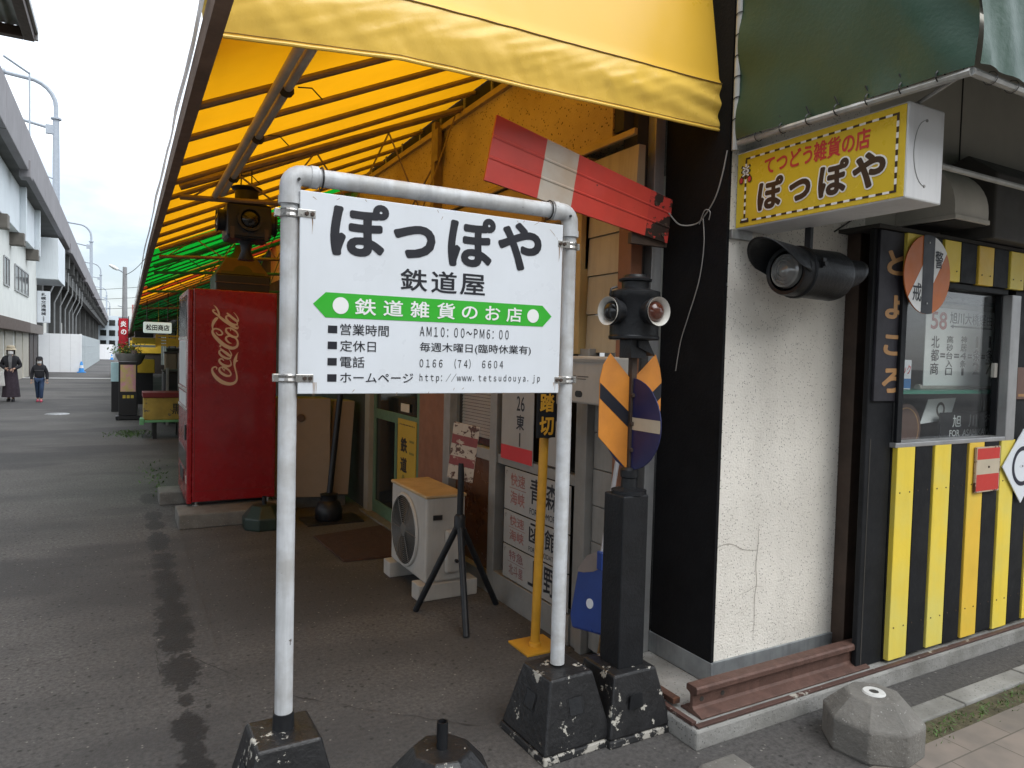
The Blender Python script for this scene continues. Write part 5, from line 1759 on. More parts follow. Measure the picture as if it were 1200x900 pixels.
def lg(pts):
    return [((840 - cy) * KU, (400 - cx) * KV, w * KU) for cx, cy, w in pts]
m = MB()
lo = 0.0012
for pts in (
    # C and the swash that leaves its foot
    [(192, 684, 8), (196, 668, 10), (180, 660, 12), (160, 668, 14), (152, 690, 18), (164, 725, 26), (195, 765, 34), (240, 800, 36), (290, 820, 33), (340, 822, 28), (375, 803, 22), (388, 770, 17), (384, 725, 14), (372, 680, 14), (364, 640, 18), (366, 605, 26), (376, 570, 24), (386, 540, 12), (400, 512, 2)],
    [(366, 605, 10), (382, 600, 20), (398, 598, 3)],
    # o
    [(240, 662, 10), (222, 672, 16), (222, 698, 20), (250, 725, 24), (290, 744, 22), (322, 742, 16), (330, 722, 14), (310, 690, 17), (275, 668, 16), (245, 660, 12), (262, 690, 8), (275, 700, 5)],
    [(262, 690, 6), (280, 672, 8), (300, 655, 6)],
    # c
    [(262, 600, 8), (245, 583, 12), (222, 588, 16), (222, 612, 20), (255, 640, 24), (300, 652, 22), (328, 640, 16), (330, 615, 9), (318, 590, 6)],
    # a
    [(240, 500, 10), (220, 505, 14), (220, 530, 20), (250, 560, 22), (295, 578, 20), (325, 572, 14), (318, 545, 12), (280, 515, 12), (240, 500, 10)],
    [(226, 482, 12), (255, 505, 22), (300, 540, 24), (326, 552, 20), (333, 535, 12), (318, 505, 7), (302, 480, 4)],
    # hyphen
    [(222, 470, 16), (232, 448, 16)],
    # big C
    [(185, 330, 8), (205, 352, 12), (235, 352, 14), (246, 335, 14), (225, 308, 14), (190, 296, 14), (162, 302, 16), (152, 325, 20), (168, 360, 28), (205, 400, 34), (250, 440, 36), (300, 468, 34), (350, 476, 28), (385, 458, 22), (394, 420, 18), (378, 385, 16), (340, 365, 14), (305, 362, 16), (282, 376, 18), (284, 400, 20), (310, 425, 14), (335, 432, 4)],
    # loop stroke above the C
    [(156, 310, 8), (152, 270, 18), (165, 230, 28), (188, 200, 26), (205, 192, 8)],
    # o
    [(300, 285, 10), (282, 292, 16), (282, 318, 20), (312, 348, 24), (352, 368, 22), (386, 366, 16), (394, 345, 14), (375, 315, 16), (335, 290, 16), (300, 284, 10)],
    [(325, 312, 6), (322, 290, 8), (330, 270, 5)],
    # l
    [(160, 72, 3), (185, 95, 12), (205, 130, 18), (214, 165, 14), (200, 172, 8), (172, 150, 10), (156, 130, 14), (160, 118, 14), (178, 122, 8)],
    [(168, 142, 12), (205, 170, 20), (255, 210, 26), (310, 245, 28), (360, 275, 26), (388, 284, 18), (396, 268, 8), (385, 245, 4)],
    # a
    [(305, 168, 10), (282, 172, 14), (282, 198, 20), (312, 230, 22), (355, 250, 20), (386, 245, 14), (380, 218, 12), (340, 185, 12), (305, 168, 10)],
    [(286, 140, 12), (315, 165, 22), (360, 200, 24), (388, 215, 20), (396, 200, 12), (380, 165, 7), (350, 130, 4)],
):
    m.stroke(lg(pts), LF, off=lo)
    lo += 0.00012
m.build('script_logo', LOGO, vb, recalc=False)
b0 = tag(MB().box(0.43, 1.30, 6.53, 6.97, 0.0, 0.128).build('concrete_block', CONCDK, loc=(0.86, 6.7, 0), bevel=0.012), 'long grey concrete block under the near side of the red vending machine', 'concrete block', 'blocks under the vending machine')
b1 = tag(MB().box(0.33, 1.30, 7.62, 7.98, 0.0, 0.128).build('concrete_block', CONCDK, loc=(0.8, 7.8, 0), bevel=0.012), 'long grey concrete block under the far side of the red vending machine', 'concrete block', 'blocks under the vending machine')
octa('pole_weight', 'dark green pole weight standing on the floor beside the vending machine', (1.10, 6.38, 0), 0.185, 0.20, DKGREENP, stub=0.07)

# lamp base standing on the machine
lbs = thing('lantern_stand', 'brown stepped lantern stand with a dark arch standing on top of the vending machine', 'lantern stand', (0.99, 7.15, 2.085))
m = MB()
m.frustum(0.985, 7.15, 2.0855, 2.235, 0.232, 0.23, 0.240, 0.235)
m.build('lower_box', M('black_stove_iron', (0.014, 0.012, 0.011), 0.5, var=0.4), lbs, bevel=0.008)
m = MB()
m.frustum(0.985, 7.15, 2.237, 2.40, 0.235, 0.23, 0.135, 0.14)
ub = m.build('upper_hood', WOODBR, lbs, bevel=0.008)
MB().box(0.742, 1.228, 6.905, 6.915, 2.155, 2.165).build('trim_strip', WOODBR, lbs)
m = MB()
t_ = (0.235 - 0.135) / 0.163
pts = [(-0.19, 0.004), (0.19, 0.004), (0.19, 0.03), (0.085, 0.034)] + [(0.082 * math.cos(R(20 * k)), 0.036 + 0.055 * math.sin(R(20 * k))) for k in range(10)] + [(-0.085, 0.034), (-0.19, 0.03)]
vs = [(0.985 + a, 7.15 - 0.23 + b * (0.09 / 0.163) - 0.002, 2.237 + b) for a, b in pts]
m.add(vs, [tuple(range(len(vs)))])
m.build('dark_arch', BLACKBOX, ub, recalc=False)
m = MB()
m.lathe([(0.125, 2.402), (0.10, 2.43), (0.06, 2.47), (0.045, 2.53), (0.05, 2.535)], (0.985, 7.15, 0), (0, 0, 1), 20)
m.build('bell_neck', BLACKPAINT, lbs, smooth=True)

# hanging lantern
hl = thing('hanging_lantern', 'dark four-lens railway lantern hanging on wires from the yellow canopy truss', 'lantern', (0.69, 4.72, 2.23))
HX, HY = 0.690, 4.74
m = MB()
m.frustum(HX, HY, 2.232, 2.245, 0.118, 0.118, 0.130, 0.130)
m.frustum(HX, HY, 2.245, 2.440, 0.130, 0.130, 0.130, 0.130)
m.frustum(HX, HY, 2.440, 2.475, 0.130, 0.130, 0.080, 0.080)
hb = m.build('body', BLACKBOX, hl, bevel=0.014, seg=3)
m = MB()
m.lathe([(0.072, 2.475), (0.070, 2.545), (0.088, 2.556), (0.095, 2.565), (0.088, 2.570), (0.001, 2.574)], (HX, HY, 0), (0, 0, 1), 24)
m.build('chimney_cap', BLACKBOX, hl, smooth=True)
for d in ((0, -1, 0), (-1, 0, 0), (1, 0, 0)):
    m = MB()
    ln = 0.150 if d[1] else 0.165
    m.lathe([(0.066, 0.125), (0.066, ln), (0.074, ln + 0.003), (0.074, ln + 0.012), (0.058, ln + 0.012), (0.054, ln - 0.005)], (HX, HY, 2.352), d, 24, cap=False)
    m.build('lens_ring', BLACKBOX, hb, smooth=True)
    m = MB()
    m.lathe([(0.056, ln - 0.004), (0.045, ln + 0.006), (0.025, ln + 0.013), (0.0005, ln + 0.016)], (HX, HY, 2.352), d, 24, cap=False)
    m.build('lens', LENSC, hb, smooth=True)
m = MB()
m.lathe([(0.05, 2.232), (0.035, 2.21), (0.03, 2.17), (0.05, 2.12), (0.052, 2.115)], (HX, HY, 0), (0, 0, 1), 18)
m.build('foot_socket', BLACKBOX, hl, smooth=True)
for sx in (-1, 1):
    m = MB()
    m.box(HX + sx * 0.100 - 0.012, HX + sx * 0.100 + 0.012, HY - 0.134, HY - 0.128, 2.23, 2.30)
    m.build('side_clip', DKBROWN, hl)
m = MB()
m.tube([(HX - 0.035, HY, 2.57), (HX - 0.04, HY - 0.06, 2.66), (HX - 0.03, HY - 0.10, 2.69)], 0.004, 6)
m.tube([(HX + 0.03, HY, 2.57), (HX + 0.02, HY - 0.06, 2.66), (HX + 0.02, HY - 0.10, 2.69)], 0.004, 6)
m.build('hanging_wire', WIREK, hl)

# ================================================================== air conditioner
ac = thing('air_conditioner', 'off-white outdoor air conditioner unit with round fan grille and yellowed top', 'air conditioner', (1.80, 4.38, 0.10))
a0 = MB()
a0.box(1.672, 1.945, 4.065, 4.700, 0.105, 0.648)
a0 = a0.build('casing', OFFWHITE, ac, bevel=0.016, seg=3)
MB().box(1.664, 1.952, 4.058, 4.707, 0.640, 0.664).build('top_cover', AGEDTOP, ac, bevel=0.010, seg=3)
fx, fy, fz, frd = 1.6715, 4.425, 0.372, 0.235
m = MB()
m.lathe([(frd, 0.0), (frd + 0.012, 0.003), (frd + 0.006, 0.014), (frd - 0.008, 0.016)], (fx, fy, fz), (-1, 0, 0), 40, cap=False)
gr = m.build('fan_grille', OFFWHITE, ac, smooth=True)
m = MB()
m.lathe([(0.001, 0.0012), (frd, 0.0012)], (fx, fy, fz), (-1, 0, 0), 40, cap=False)
m.build('dark_backing', DARKIN, gr, recalc=False)
m = MB()
for k in range(15):
    rr_ = 0.045 + k * 0.0132
    m.tube([(fx - 0.013, fy + rr_ * math.cos(2 * PI * j / 32), fz + rr_ * math.sin(2 * PI * j / 32)) for j in range(33)], 0.0022, 4, caps=False)
for k in range(6):
    a = 2 * PI * k / 6
    m.tube([(fx - 0.015, fy + 0.04 * math.cos(a), fz + 0.04 * math.sin(a)), (fx - 0.015, fy + frd * math.cos(a), fz + frd * math.sin(a))], 0.0025, 4)
m.lathe([(0.045, 0.012), (0.040, 0.018), (0.001, 0.02)], (fx, fy, fz), (-1, 0, 0), 20)
m.build('wire_rings', M('grey_wire', (0.12, 0.115, 0.105), 0.5, var=0.1), gr)
m = MB()
m.box(1.72, 1.78, 4.055, 4.066, 0.505, 0.535)
m.build('grip', BLACKPLASTIC, ac)
m = MB()
m.box(1.80, 1.90, 4.030, 4.0645, 0.16, 0.44)
vc = m.build('valve_cover', OFFWHITE, ac, bevel=0.02, seg=3)
m = MB()
m.tube([(1.915, 4.05, 0.30), (1.93, 4.03, 0.34), (1.94, 4.03, 0.40), (1.935, 4.05, 0.44)], 0.008, 6)
m.lathe([(0.012, 0), (0.012, 0.02)], (1.87, 4.03, 0.24), (0, -1, 0), 8)
m.build('pipe', BLACKPLASTIC, ac)
bk = tag(MB().box(1.625, 2.03, 4.04, 4.17, 0.0, 0.104).build('plastic_block', OFFWHITE, loc=(1.8, 4.1, 0), bevel=0.006), 'white plastic base block under the near end of the air conditioner', 'base block', 'blocks under the air conditioner')
bk2 = tag(MB().box(1.625, 2.03, 4.585, 4.715, 0.0, 0.104).build('plastic_block', OFFWHITE, loc=(1.8, 4.65, 0), bevel=0.006), 'white plastic base block under the far end of the air conditioner', 'base block', 'blocks under the air conditioner')

# ================================================================== tripod with a rusty plate
tp = thing('tripod_marker', 'rusty red and white striped plate on a black tripod stand', 'marker sign', (1.74, 3.70, 0))
hub = Vector((1.735, 3.70, 0.575))
m = MB()
m.tube([hub + Vector((0, 0, -0.02)), Vector((1.738, 3.70, 0.92))], 0.019, 10)
m.lathe([(0.034, -0.04), (0.034, 0.03), (0.022, 0.045)], hub, (0, 0, 1), 12)
m.build('stem', BLACKPAINT, tp, smooth=True)
for p in ((1.662, 3.425, 0.0), (1.555, 3.915, 0.0), (2.050, 3.812, 0.0)):
    m = MB()
    m.tube([hub, Vector(p) + Vector((0, 0, 0.004))], 0.019, 10)
    m.build('leg', BLACKPAINT, tp, smooth=True)
# plate: a real tilted rectangle
pc = Vector((1.735, 3.675, 0.985))
un = Vector((0.70, -0.66, -0.16)).normalized()
vn = Vector((-0.12, -0.10, 0.98))
vn = (vn - un * vn.dot(un)).normalized()
pf = (pc, un, vn)
m = MB()
W2, H2 = 0.080, 0.172
pb = []
m.prism([(-W2, -H2), (W2, -H2), (W2, H2), (-W2, H2)], pf, 0.006)
plt_ = m.build('plate', RUSTPLATE, tp, bevel=0.002)
m = MB()
m.rect(-W2 + 0.002, W2 - 0.002, 0.045, 0.100, pf, 0.0012)
m.rect(-W2 + 0.002, W2 - 0.002, -0.085, -0.030, pf, 0.0012)
m.build('red_stripe', RUSTRED, plt_, recalc=False)

# ================================================================== crossing post
cp = thing('crossing_post', 'slim yellow level crossing post with a black nameplate on a yellow floor plate', 'crossing post', (1.93, 3.16, 0))
MB().box(1.835, 2.055, 3.055, 3.265, 0.0, 0.012).build('floor_plate', YELLOWPOLE, cp, bevel=0.002)
m = MB()
m.tube([(1.935, 3.15, 0.012), (1.945, 3.12, 1.36)], 0.0245, 14)
m.lathe([(0.034, 0.012), (0.032, 0.03), (0.026, 0.034)], (1.935, 3.15, 0), (0, 0, 1), 14)
m.build('pole', YELLOWPOLE, cp, smooth=True)
np_ = MB().box(1.858, 1.972, 3.060, 3.072, 1.135, 1.375).build('nameplate', KBOARD, cp, bevel=0.003)
m = MB()
fr = front(3.060)
m.text('踏', fr, 1.872, 1.958, 1.268, 1.365, 0.03)
m.text('切', fr, 1.872, 1.958, 1.148, 1.245, 0.03)
m.build('lettering', M('amber_lettering', (0.52, 0.27, 0.02), 0.5), np_, recalc=False)
m = MB()
m.tube([(1.945 + 0.03 * math.cos(2 * PI * k / 12), 3.10 + 0.035 * math.sin(2 * PI * k / 12), 1.14 - 0.008 * math.sin(k)) for k in range(13)], 0.003, 5)
m.lathe([(0.05, -0.012), (0.05, 0.012)], (1.99, 3.12, 1.26), (1, 0.2, 0), 16)
m.build('wire_tie', WIREK, cp)

# ================================================================== dustpan and broom
dp = thing('dustpan', 'blue upright dustpan with a long pale handle leaning on the side wall', 'dustpan', (2.0, 2.75, 0.12))
m = MB()
pan = [(-0.095, 0.0), (0.115, 0.03), (0.115, 0.40), (0.0, 0.36), (-0.10, 0.285), (-0.12, 0.06)]
m.prism(pan, (Vector((1.985, 2.775, 0.20)), Vector((0.12, -0.99, 0)).normalized(), Vector((0.10, 0.0, 0.995)).normalized()), 0.07)
pn = m.build('pan', BLUEP, dp, bevel=0.012, seg=3)
pfm = (Vector((1.985, 2.775, 0.20)), Vector((0.12, -0.99, 0)).normalized(), Vector((0.10, 0.0, 0.995)).normalized())
m = MB()
m.sheet([(-0.098, 0.285), (-0.05, 0.290), (0.02, 0.312), (0.075, 0.345), (0.110, 0.385), (0.110, 0.42), (0.02, 0.41), (-0.04, 0.375)], pfm, 0.004)
m.build('grey_scoop', GREYP, pn, recalc=False)
m = MB()
m.prism(circ(0.018, 0.155, 0.024, 20), (pfm[0] + pfm[1].cross(pfm[2]) * 0.003, pfm[1], pfm[2]), 0.006)
m.build('round_sticker', WHITEP, pn)
m = MB()
m.tube([(2.01, 2.69, 0.57), (2.07, 2.655, 1.10)], 0.011, 8)
m.tube([(2.07, 2.655, 1.10), (2.085, 2.648, 1.20)], 0.016, 8)
m.build('handle', M('pale_handle', (0.42, 0.42, 0.44), 0.45), dp, smooth=True)
m = MB()
m.box(1.995, 2.035, 2.665, 2.705, 0.54, 0.63)
m.build('handle_socket', BLUEP, dp, bevel=0.006)
br = thing('broom', 'straw broom with a thin wooden handle standing behind the blue dustpan', 'broom', (2.06, 2.64, 0.09))
m = MB()
m.tube([(2.06, 2.645, 0.60), (2.105, 2.74, 1.30)], 0.011, 8)
m.build('handle', BROWNP, br, smooth=True)
m = MB()
for k in range(90):
    a = 2 * PI * random.random()
    r1 = random.random() ** 0.5
    m.tube([(2.06 + 0.018 * r1 * math.cos(a), 2.645 + 0.02 * r1 * math.sin(a), 0.62), (2.06 + 0.03 * r1 * math.cos(a), 2.65 + 0.04 * r1 * math.sin(a), 0.40), (2.055 + 0.045 * r1 * math.cos(a), 2.66 + 0.075 * r1 * math.sin(a), 0.09 + random.random() * 0.04)], 0.0035, 4)
m.build('bristles', STRAW, br)

# ================================================================== wall mounted box and old train plates
wb = thing('wall_box', 'off-white wall unit with a dark slot behind the orange arrow plate', 'wall box', (2.05, 2.8, 1.32))
wbb = MB().box(1.985, 2.128, 2.66, 2.985, 1.325, 1.560).build('case', OFFWHITE, wb, bevel=0.012, seg=3)
MB().box(1.979, 1.985, 2.662, 2.983, 1.53, 1.545).build('edge_line', ALUDK, wbb)
m = MB()
m.lathe([(0.016, 0), (0.016, 0.002)], (1.985, 2.895, 1.372), (-1, 0, 0), 14)
m.box(1.982, 1.985, 2.865, 2.895, 1.356, 1.388)
m.lathe([(0.016, 0), (0.016, 0.002)], (1.985, 2.865, 1.372), (-1, 0, 0), 14)
m.build('slot', BLACKPLASTIC, wbb)
m = MB()
m.stroke([(-2.915 + 0.010 * math.cos(k * PI / 8), 1.452 + 0.012 * math.sin(k * PI / 8), 0.003) for k in range(17)], left(1.985), 0.001)
m.rect(-2.895, -2.80, 1.456, 1.462, left(1.985), 0.001)
m.rect(-2.895, -2.82, 1.444, 1.449, left(1.985), 0.001)
m.build('maker_mark', CONCDK, wbb, recalc=False)

SX = 2.108
def plate(name, label, y0, y1, z0, z1, mt=None, grp='old train destination plates'):
    t = thing(name, label, 'sign plate', (SX, (y0 + y1) / 2, z0), 0, grp)
    b = MB().box(SX, SX + 0.006, min(y0, y1), max(y0, y1), z0, z1).build('plate', mt or M('aged_white_plate', (0.50, 0.49, 0.46), 0.5, var=0.1, vs=5), t, bevel=0.002)
    return t, b
fr = left(SX)
PW = M('dull_white_plate', (0.32, 0.315, 0.30), 0.5, var=0.1, vs=5)
t, b = plate('train_plate', 'tall white plate lettered 26 with a red foot, above the three destination plates', 3.905, 3.515, 0.905, 1.45, PW)
m = MB()
m.text('26', fr, -3.715, -3.620, 1.220, 1.310, 0.006)
m.text('東', fr, -3.715, -3.620, 1.105, 1.198, 0.02)
m.rect(-3.675, -3.662, 1.005, 1.088, fr, 0.0012)
m.build('lettering', INK, b, recalc=False)
m = MB()
m.rect(-3.903, -3.517, 0.908, 0.998, fr, 0.0012)
m.build('red_foot', REDINK, b, recalc=False)
t, b = plate('train_plate', 'narrow white plate with small dark lettering behind the yellow crossing post', 3.42, 3.14, 0.94, 1.45, PW)
m = MB()
for k in range(3):
    m.text('函館行'[k], fr, -3.22, -3.17, 1.30 - 0.11 * k, 1.36 - 0.11 * k, 0.02)
m.build('lettering', INK, b, recalc=False)
for (z0, z1, a, bb, c1, c2, en, col, lab) in (
        (0.600, 0.860, '快速', '海峡', '青', '森', 'FOR  AOMORI', FADEDRED, 'white destination plate for Aomori, topmost of three in the lower frame'),
        (0.385, 0.592, '快速', '海峡', '函', '館', 'FOR  HAKODATE', FADEDRED, 'white destination plate for Hakodate, middle of three in the lower frame'),
        (0.172, 0.377, '特急', '北斗星', '上', '野', '', M('faded_maroon_lettering', (0.22, 0.10, 0.10), 0.6), 'white destination plate for Ueno, lowest of three in the lower frame')):
    t, b = plate('train_plate', lab, 3.845, 3.105, z0, z1, PW)
    h = z1 - z0
    m = MB()
    m.text(a, fr, -3.765, -3.590, z0 + h * 0.60, z0 + h * 0.90, 0.01)
    m.text(bb, fr, -3.765, -3.590, z0 + h * 0.16, z0 + h * 0.48, 0.01)
    m.rect(-3.78, -3.575, z0 + h * 0.535, z0 + h * 0.55, fr, 0.0012)
    m.build('red_lettering', col, b, recalc=False)
    m = MB()
    lo_ = 0.34 if en else 0.16
    m.text(c1, fr, -3.530, -3.395, z0 + h * lo_, z0 + h * 0.92, 0.012)
    m.text(c2, fr, -3.355, -3.225, z0 + h * lo_, z0 + h * 0.92, 0.012)
    if en:
        m.text(en, fr, -3.530, -3.240, z0 + h * 0.10, z0 + h * 0.24, 0.0)
    m.build('lettering', INK, b, recalc=False)
    m = MB()
    m.stroke([(-3.815 + 0.010 * math.cos(k * PI / 6), z1 - 0.03 + 0.010 * math.sin(k * PI / 6), 0.003) for k in range(10)], fr, 0.001)
    m.build('hang_hole', DKBROWN, b, recalc=False)

ps = thing('poster', 'yellow paper poster with black vertical lettering stuck on the green door', 'poster', (2.13, 5.6, 0.5))
pb_ = MB().box(2.128, 2.1335, 5.42, 5.86, 0.36, 0.985).build('sheet', POSTERY, ps)
m = MB()
fr = left(2.128)
for k, ch in enumerate('鉄道'):
    m.text(ch, fr, -5.78, -5.62, 0.70 - 0.17 * k, 0.83 - 0.17 * k, 0.03)
for k in range(10):
    m.rect(-5.81 + 0.037 * k, -5.79 + 0.037 * k, 0.935, 0.945, fr, 0.0012)
m.build('lettering', INK, pb_, recalc=False)
m = MB()
m.rect(-5.57, -5.46, 0.80, 0.82, fr, 0.0012)
m.rect(-5.57, -5.46, 0.70, 0.72, fr, 0.0012)
m.sheet(circ(-5.70, 0.475, 0.035, 16), fr, 0.0014)
m.build('green_marks', M('olive_print', (0.18, 0.14, 0.02), 0.6), pb_, recalc=False)
m = MB()
st1 = tag(MB().box(2.130, 2.134, 5.60, 5.80, 1.05, 1.12).build('sticker', BEIGEP, loc=(2.13, 5.7, 1.05)), 'small cream sticker on the upper pane of the green door', 'sticker')

# ================================================================== clutter in the dark corner
for (x0, y0, x1, y1, h, lab, sx) in ((1.30, 7.02, 1.80, 6.86, 1.09, 'broad beige cabinet panel leaning in the dark corner beside the vending machine', 0.0),
                                 (1.80, 6.98, 2.00, 6.92, 1.06, 'narrow beige cabinet panel just right of the black lamp pole', 0.06)):
    t = thing('cabinet', lab, 'cabinet', ((x0 + x1) / 2, y0, 0), 0, 'beige cabinet panels in the corner')
    m = MB()
    m.add([(x0, y0, 0.12), (x1, y1, 0.12), (x1 + sx, y1 + 0.02, h), (x0 + sx, y0 + 0.02, h), (x0, y0 + 0.34, 0.12), (x1, y1 + 0.34, 0.12), (x1 + sx, y1 + 0.36, h), (x0 + sx, y0 + 0.36, h)],
          [(0, 1, 2, 3), (5, 4, 7, 6), (0, 4, 5, 1), (3, 2, 6, 7), (1, 5, 6, 2), (0, 3, 7, 4)])
    bb = m.build('panel', BEIGECAB, t, bevel=0.006)
    m = MB()
    m.box(x0 + 0.01, x1 - 0.01, y0 + 0.01, y1 + 0.30, 0.0, 0.118)
    m.build('plinth', CONCDK, t)
    if sx == 0:
        m = MB()
        m.lathe([(0.038, 0), (0.034, 0.006), (0.0005, 0.008)], (1.53, 6.945, 0.90), (-0.3, -1, 0), 18)
        m.build('oval_knob', WOODBR, t, smooth=True)
lp = thing('lamp_pole', 'leaning black pole with a bulbous lamp foot in the dark corner', 'pole', (1.68, 6.40, 0))
m = MB()
m.tube([(1.675, 6.40, 0.24), (1.80, 6.42, 1.5)], 0.028, 10)
m.build('pole', BLACKPAINT, lp, smooth=True)
m = MB()
m.lathe([(0.11, 0.012), (0.12, 0.03), (0.125, 0.10), (0.10, 0.17), (0.075, 0.19), (0.075, 0.235), (0.082, 0.245), (0.03, 0.26)], (1.672, 6.40, 0), (0, 0, 1), 20)
m.build('foot', BLACKPAINT, lp, smooth=True)
MB().box(1.44, 1.95, 6.22, 6.58, 0.0, 0.012).build('floor_plate', BLACKPLASTIC, lp)
fm = MB()
fm.add([(1.405, 5.86, 0.004), (1.435, 5.06, 0.004), (2.04, 5.02, 0.004), (2.04, 6.0, 0.004), (1.41, 5.855, 0.014), (1.44, 5.07, 0.014), (2.035, 5.03, 0.014), (2.035, 5.99, 0.014)],
       [(3, 2, 1, 0), (4, 5, 6, 7), (0, 1, 5, 4), (1, 2, 6, 5), (2, 3, 7, 6), (3, 0, 4, 7)])
tag(fm.build('door_mat', MATM, loc=(1.72, 5.5, 0)), 'flat reddish brown door mat before the green sliding door', 'mat')

# ================================================================== the elevated railway
via = thing('railway_viaduct', 'grey concrete elevated railway running away on the left', 'viaduct', (-5, 30, 0))
y = -58.0
while y < 330:
    MB().box(-3.28, -3.0, y, y + 11.94, 7.95, 9.42).build('parapet', VIACONC, via, bevel=0.03)
    y += 12.0
y = 8.0
while y < 330:
    MB().box(-3.31, -2.94, y - 0.35, y + 0.35, 7.70, 8.35).build('parapet_block', VIACONC, via, bevel=0.03)
    y += 24.0
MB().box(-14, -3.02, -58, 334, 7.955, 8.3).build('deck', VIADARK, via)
y = 54.0
while y < 320:
    MB().box(-13.0, -3.25, y, y + 0.7, 7.0, 7.95).build('cross_beam', VIADARK, via)
    y += 5.5
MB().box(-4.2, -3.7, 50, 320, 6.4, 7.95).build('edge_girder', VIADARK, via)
for k in range(9):
    y = 55 + 16 * k
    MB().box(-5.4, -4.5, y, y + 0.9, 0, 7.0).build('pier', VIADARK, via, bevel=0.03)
gd = MB()
gd.box(-5.0, -3.62, 14, 43.0, 6.05, 7.95)
gd.box(-3.62, -3.40, 35.0, 35.25, 5.75, 7.95)
gd.box(-3.62, -3.40, 40.6, 40.85, 5.75, 7.95)
gd.box(-5.0, -2.95, 45.0, 50.0, 5.05, 7.25)
gd.build('pale_girder', PALEBLUE, via, bevel=0.02)
CORB = M('brown_stained_corbel', (0.16, 0.145, 0.125), 0.8, var=0.2)
for y in (30.0, 34.8, 40.4):
    MB().box(-4.6, -3.45, y, y + 0.55, 5.55, 6.05).build('corbel', CORB, via, bevel=0.02)
PIPEG = M('grey_drain_pipe', (0.30, 0.31, 0.31), 0.6, var=0.15)
for k in range(7):
    y = 51.5 + 5.2 * k
    m = MB()
    m.tube([(-3.45, y, 6.9), (-3.45, y, 5.6), (-3.95, y, 4.4), (-3.95, y, 0.0)], 0.045, 6)
    m.build('downpipe', PIPEG, via, smooth=True)

shed = thing('viaduct_shop', 'white block shop built under the elevated railway with closed shutters', 'shop building', (-4.2, 37, 0))
MB().box(-8, -3.95, 14, 45.3, 0, 6.05).build('wall', SHEDWALL, shed)
for (y0, y1) in ((33.1, 34.6), (36.3, 41.2)):
    w = MB().box(-3.96, -3.93, y0, y1, 3.85, 4.90).build('window', DKGLASS, shed)
    m = MB()
    n = 2 if y1 - y0 < 2 else 4
    for k in range(n + 1):
        yy = y0 + (y1 - y0) * k / n
        m.box(-3.945, -3.905, yy - 0.04, yy + 0.04, 3.82, 4.93)
    m.box(-3.945, -3.905, y0, y1, 3.80, 3.86)
    m.box(-3.945, -3.905, y0, y1, 4.88, 4.94)
    m.build('frame', ALU, w)
MB().box(-3.95, -3.62, 20, 38.8, 2.08, 2.53).build('eave_band', M('brown_eave_fascia', (0.10, 0.07, 0.055), 0.7, var=0.15), shed, bevel=0.01)
MB().box(-3.95, -3.66, 38.85, 45.3, 2.08, 2.53).build('eave_band', EAVE, shed, bevel=0.01)
for (y0, y1, mt) in ((20.0, 32.6, SHUT), (33.2, 35.4, SHUT), (36.3, 38.4, SHUT), (38.8, 41.0, SHUT), (41.4, 43.0, DKROLL), (43.3, 45.0, DKROLL)):
    m = MB()
    m.box(-3.945, -3.90, y0, y1, 0, 2.08)
    for k in range(14):
        m.box(-3.902, -3.894, y0, y1, 0.06 + 0.14 * k, 0.075 + 0.14 * k)
    m.build('shutter', mt, shed)
vs_ = thing('vertical_sign', 'white vertical sign with black characters at the corner of the viaduct shop', 'sign', (-3.7, 45.4, 2.8))
vb_ = MB().box(-3.95, -3.36, 45.36, 45.56, 2.72, 4.42).build('panel', WHITEP, vs_, bevel=0.02)
m = MB()
for k, ch in enumerate('札幌交通機械'):
    m.text(ch, front(45.36), -3.76, -3.54, 4.14 - 0.205 * k, 4.32 - 0.205 * k, 0.03)
for k in range(4):
    m.rect(-3.68, -3.62, 2.80 + 0.07 * k, 2.84 + 0.07 * k, front(45.36), 0.004)
m.build('lettering', INK, vb_, recalc=False)

ev = thing('hanging_eave', 'brown framed corrugated eave jutting out high at the top left', 'eave', (-2.4, 9, 6.6))
m = MB()
m.box(-3.4, -1.42, 14.14, 14.30, 6.56, 6.72)
m.box(-1.42, -1.27, 5.0, 14.30, 6.56, 6.72)
m.box(-3.4, -1.42, 10.2, 10.3, 6.58, 6.70)
m.build('frame', DKBROWN, ev, bevel=0.01)

def corr(u, v):
    x = -3.4 + 2.05 * u
    y = 5 + 9.25 * v
    return Vector((x, y, 6.745 + 0.02 * math.sin(x * 40)))
MB().grid(corr, 90, 4).build('corrugated_sheet', M('grey_corrugated_sheet', (0.20, 0.21, 0.19), 0.6, 0.2, var=0.3), ev, smooth=True, recalc=False)
m = MB()
m.box(-1.32, -1.22, 14.30, 14.36, 6.60, 6.80)
m.box(-1.27, -1.22, 5.0, 14.30, 6.70, 6.80)
m.build('gutter', ALU, ev, bevel=0.01)
for y in (6, 10.2, 14.2):
    MB().box(-3.4, -3.3, y - 0.05, y + 0.05, 6.7, 7.95).build('hanger', DKBROWN, ev)

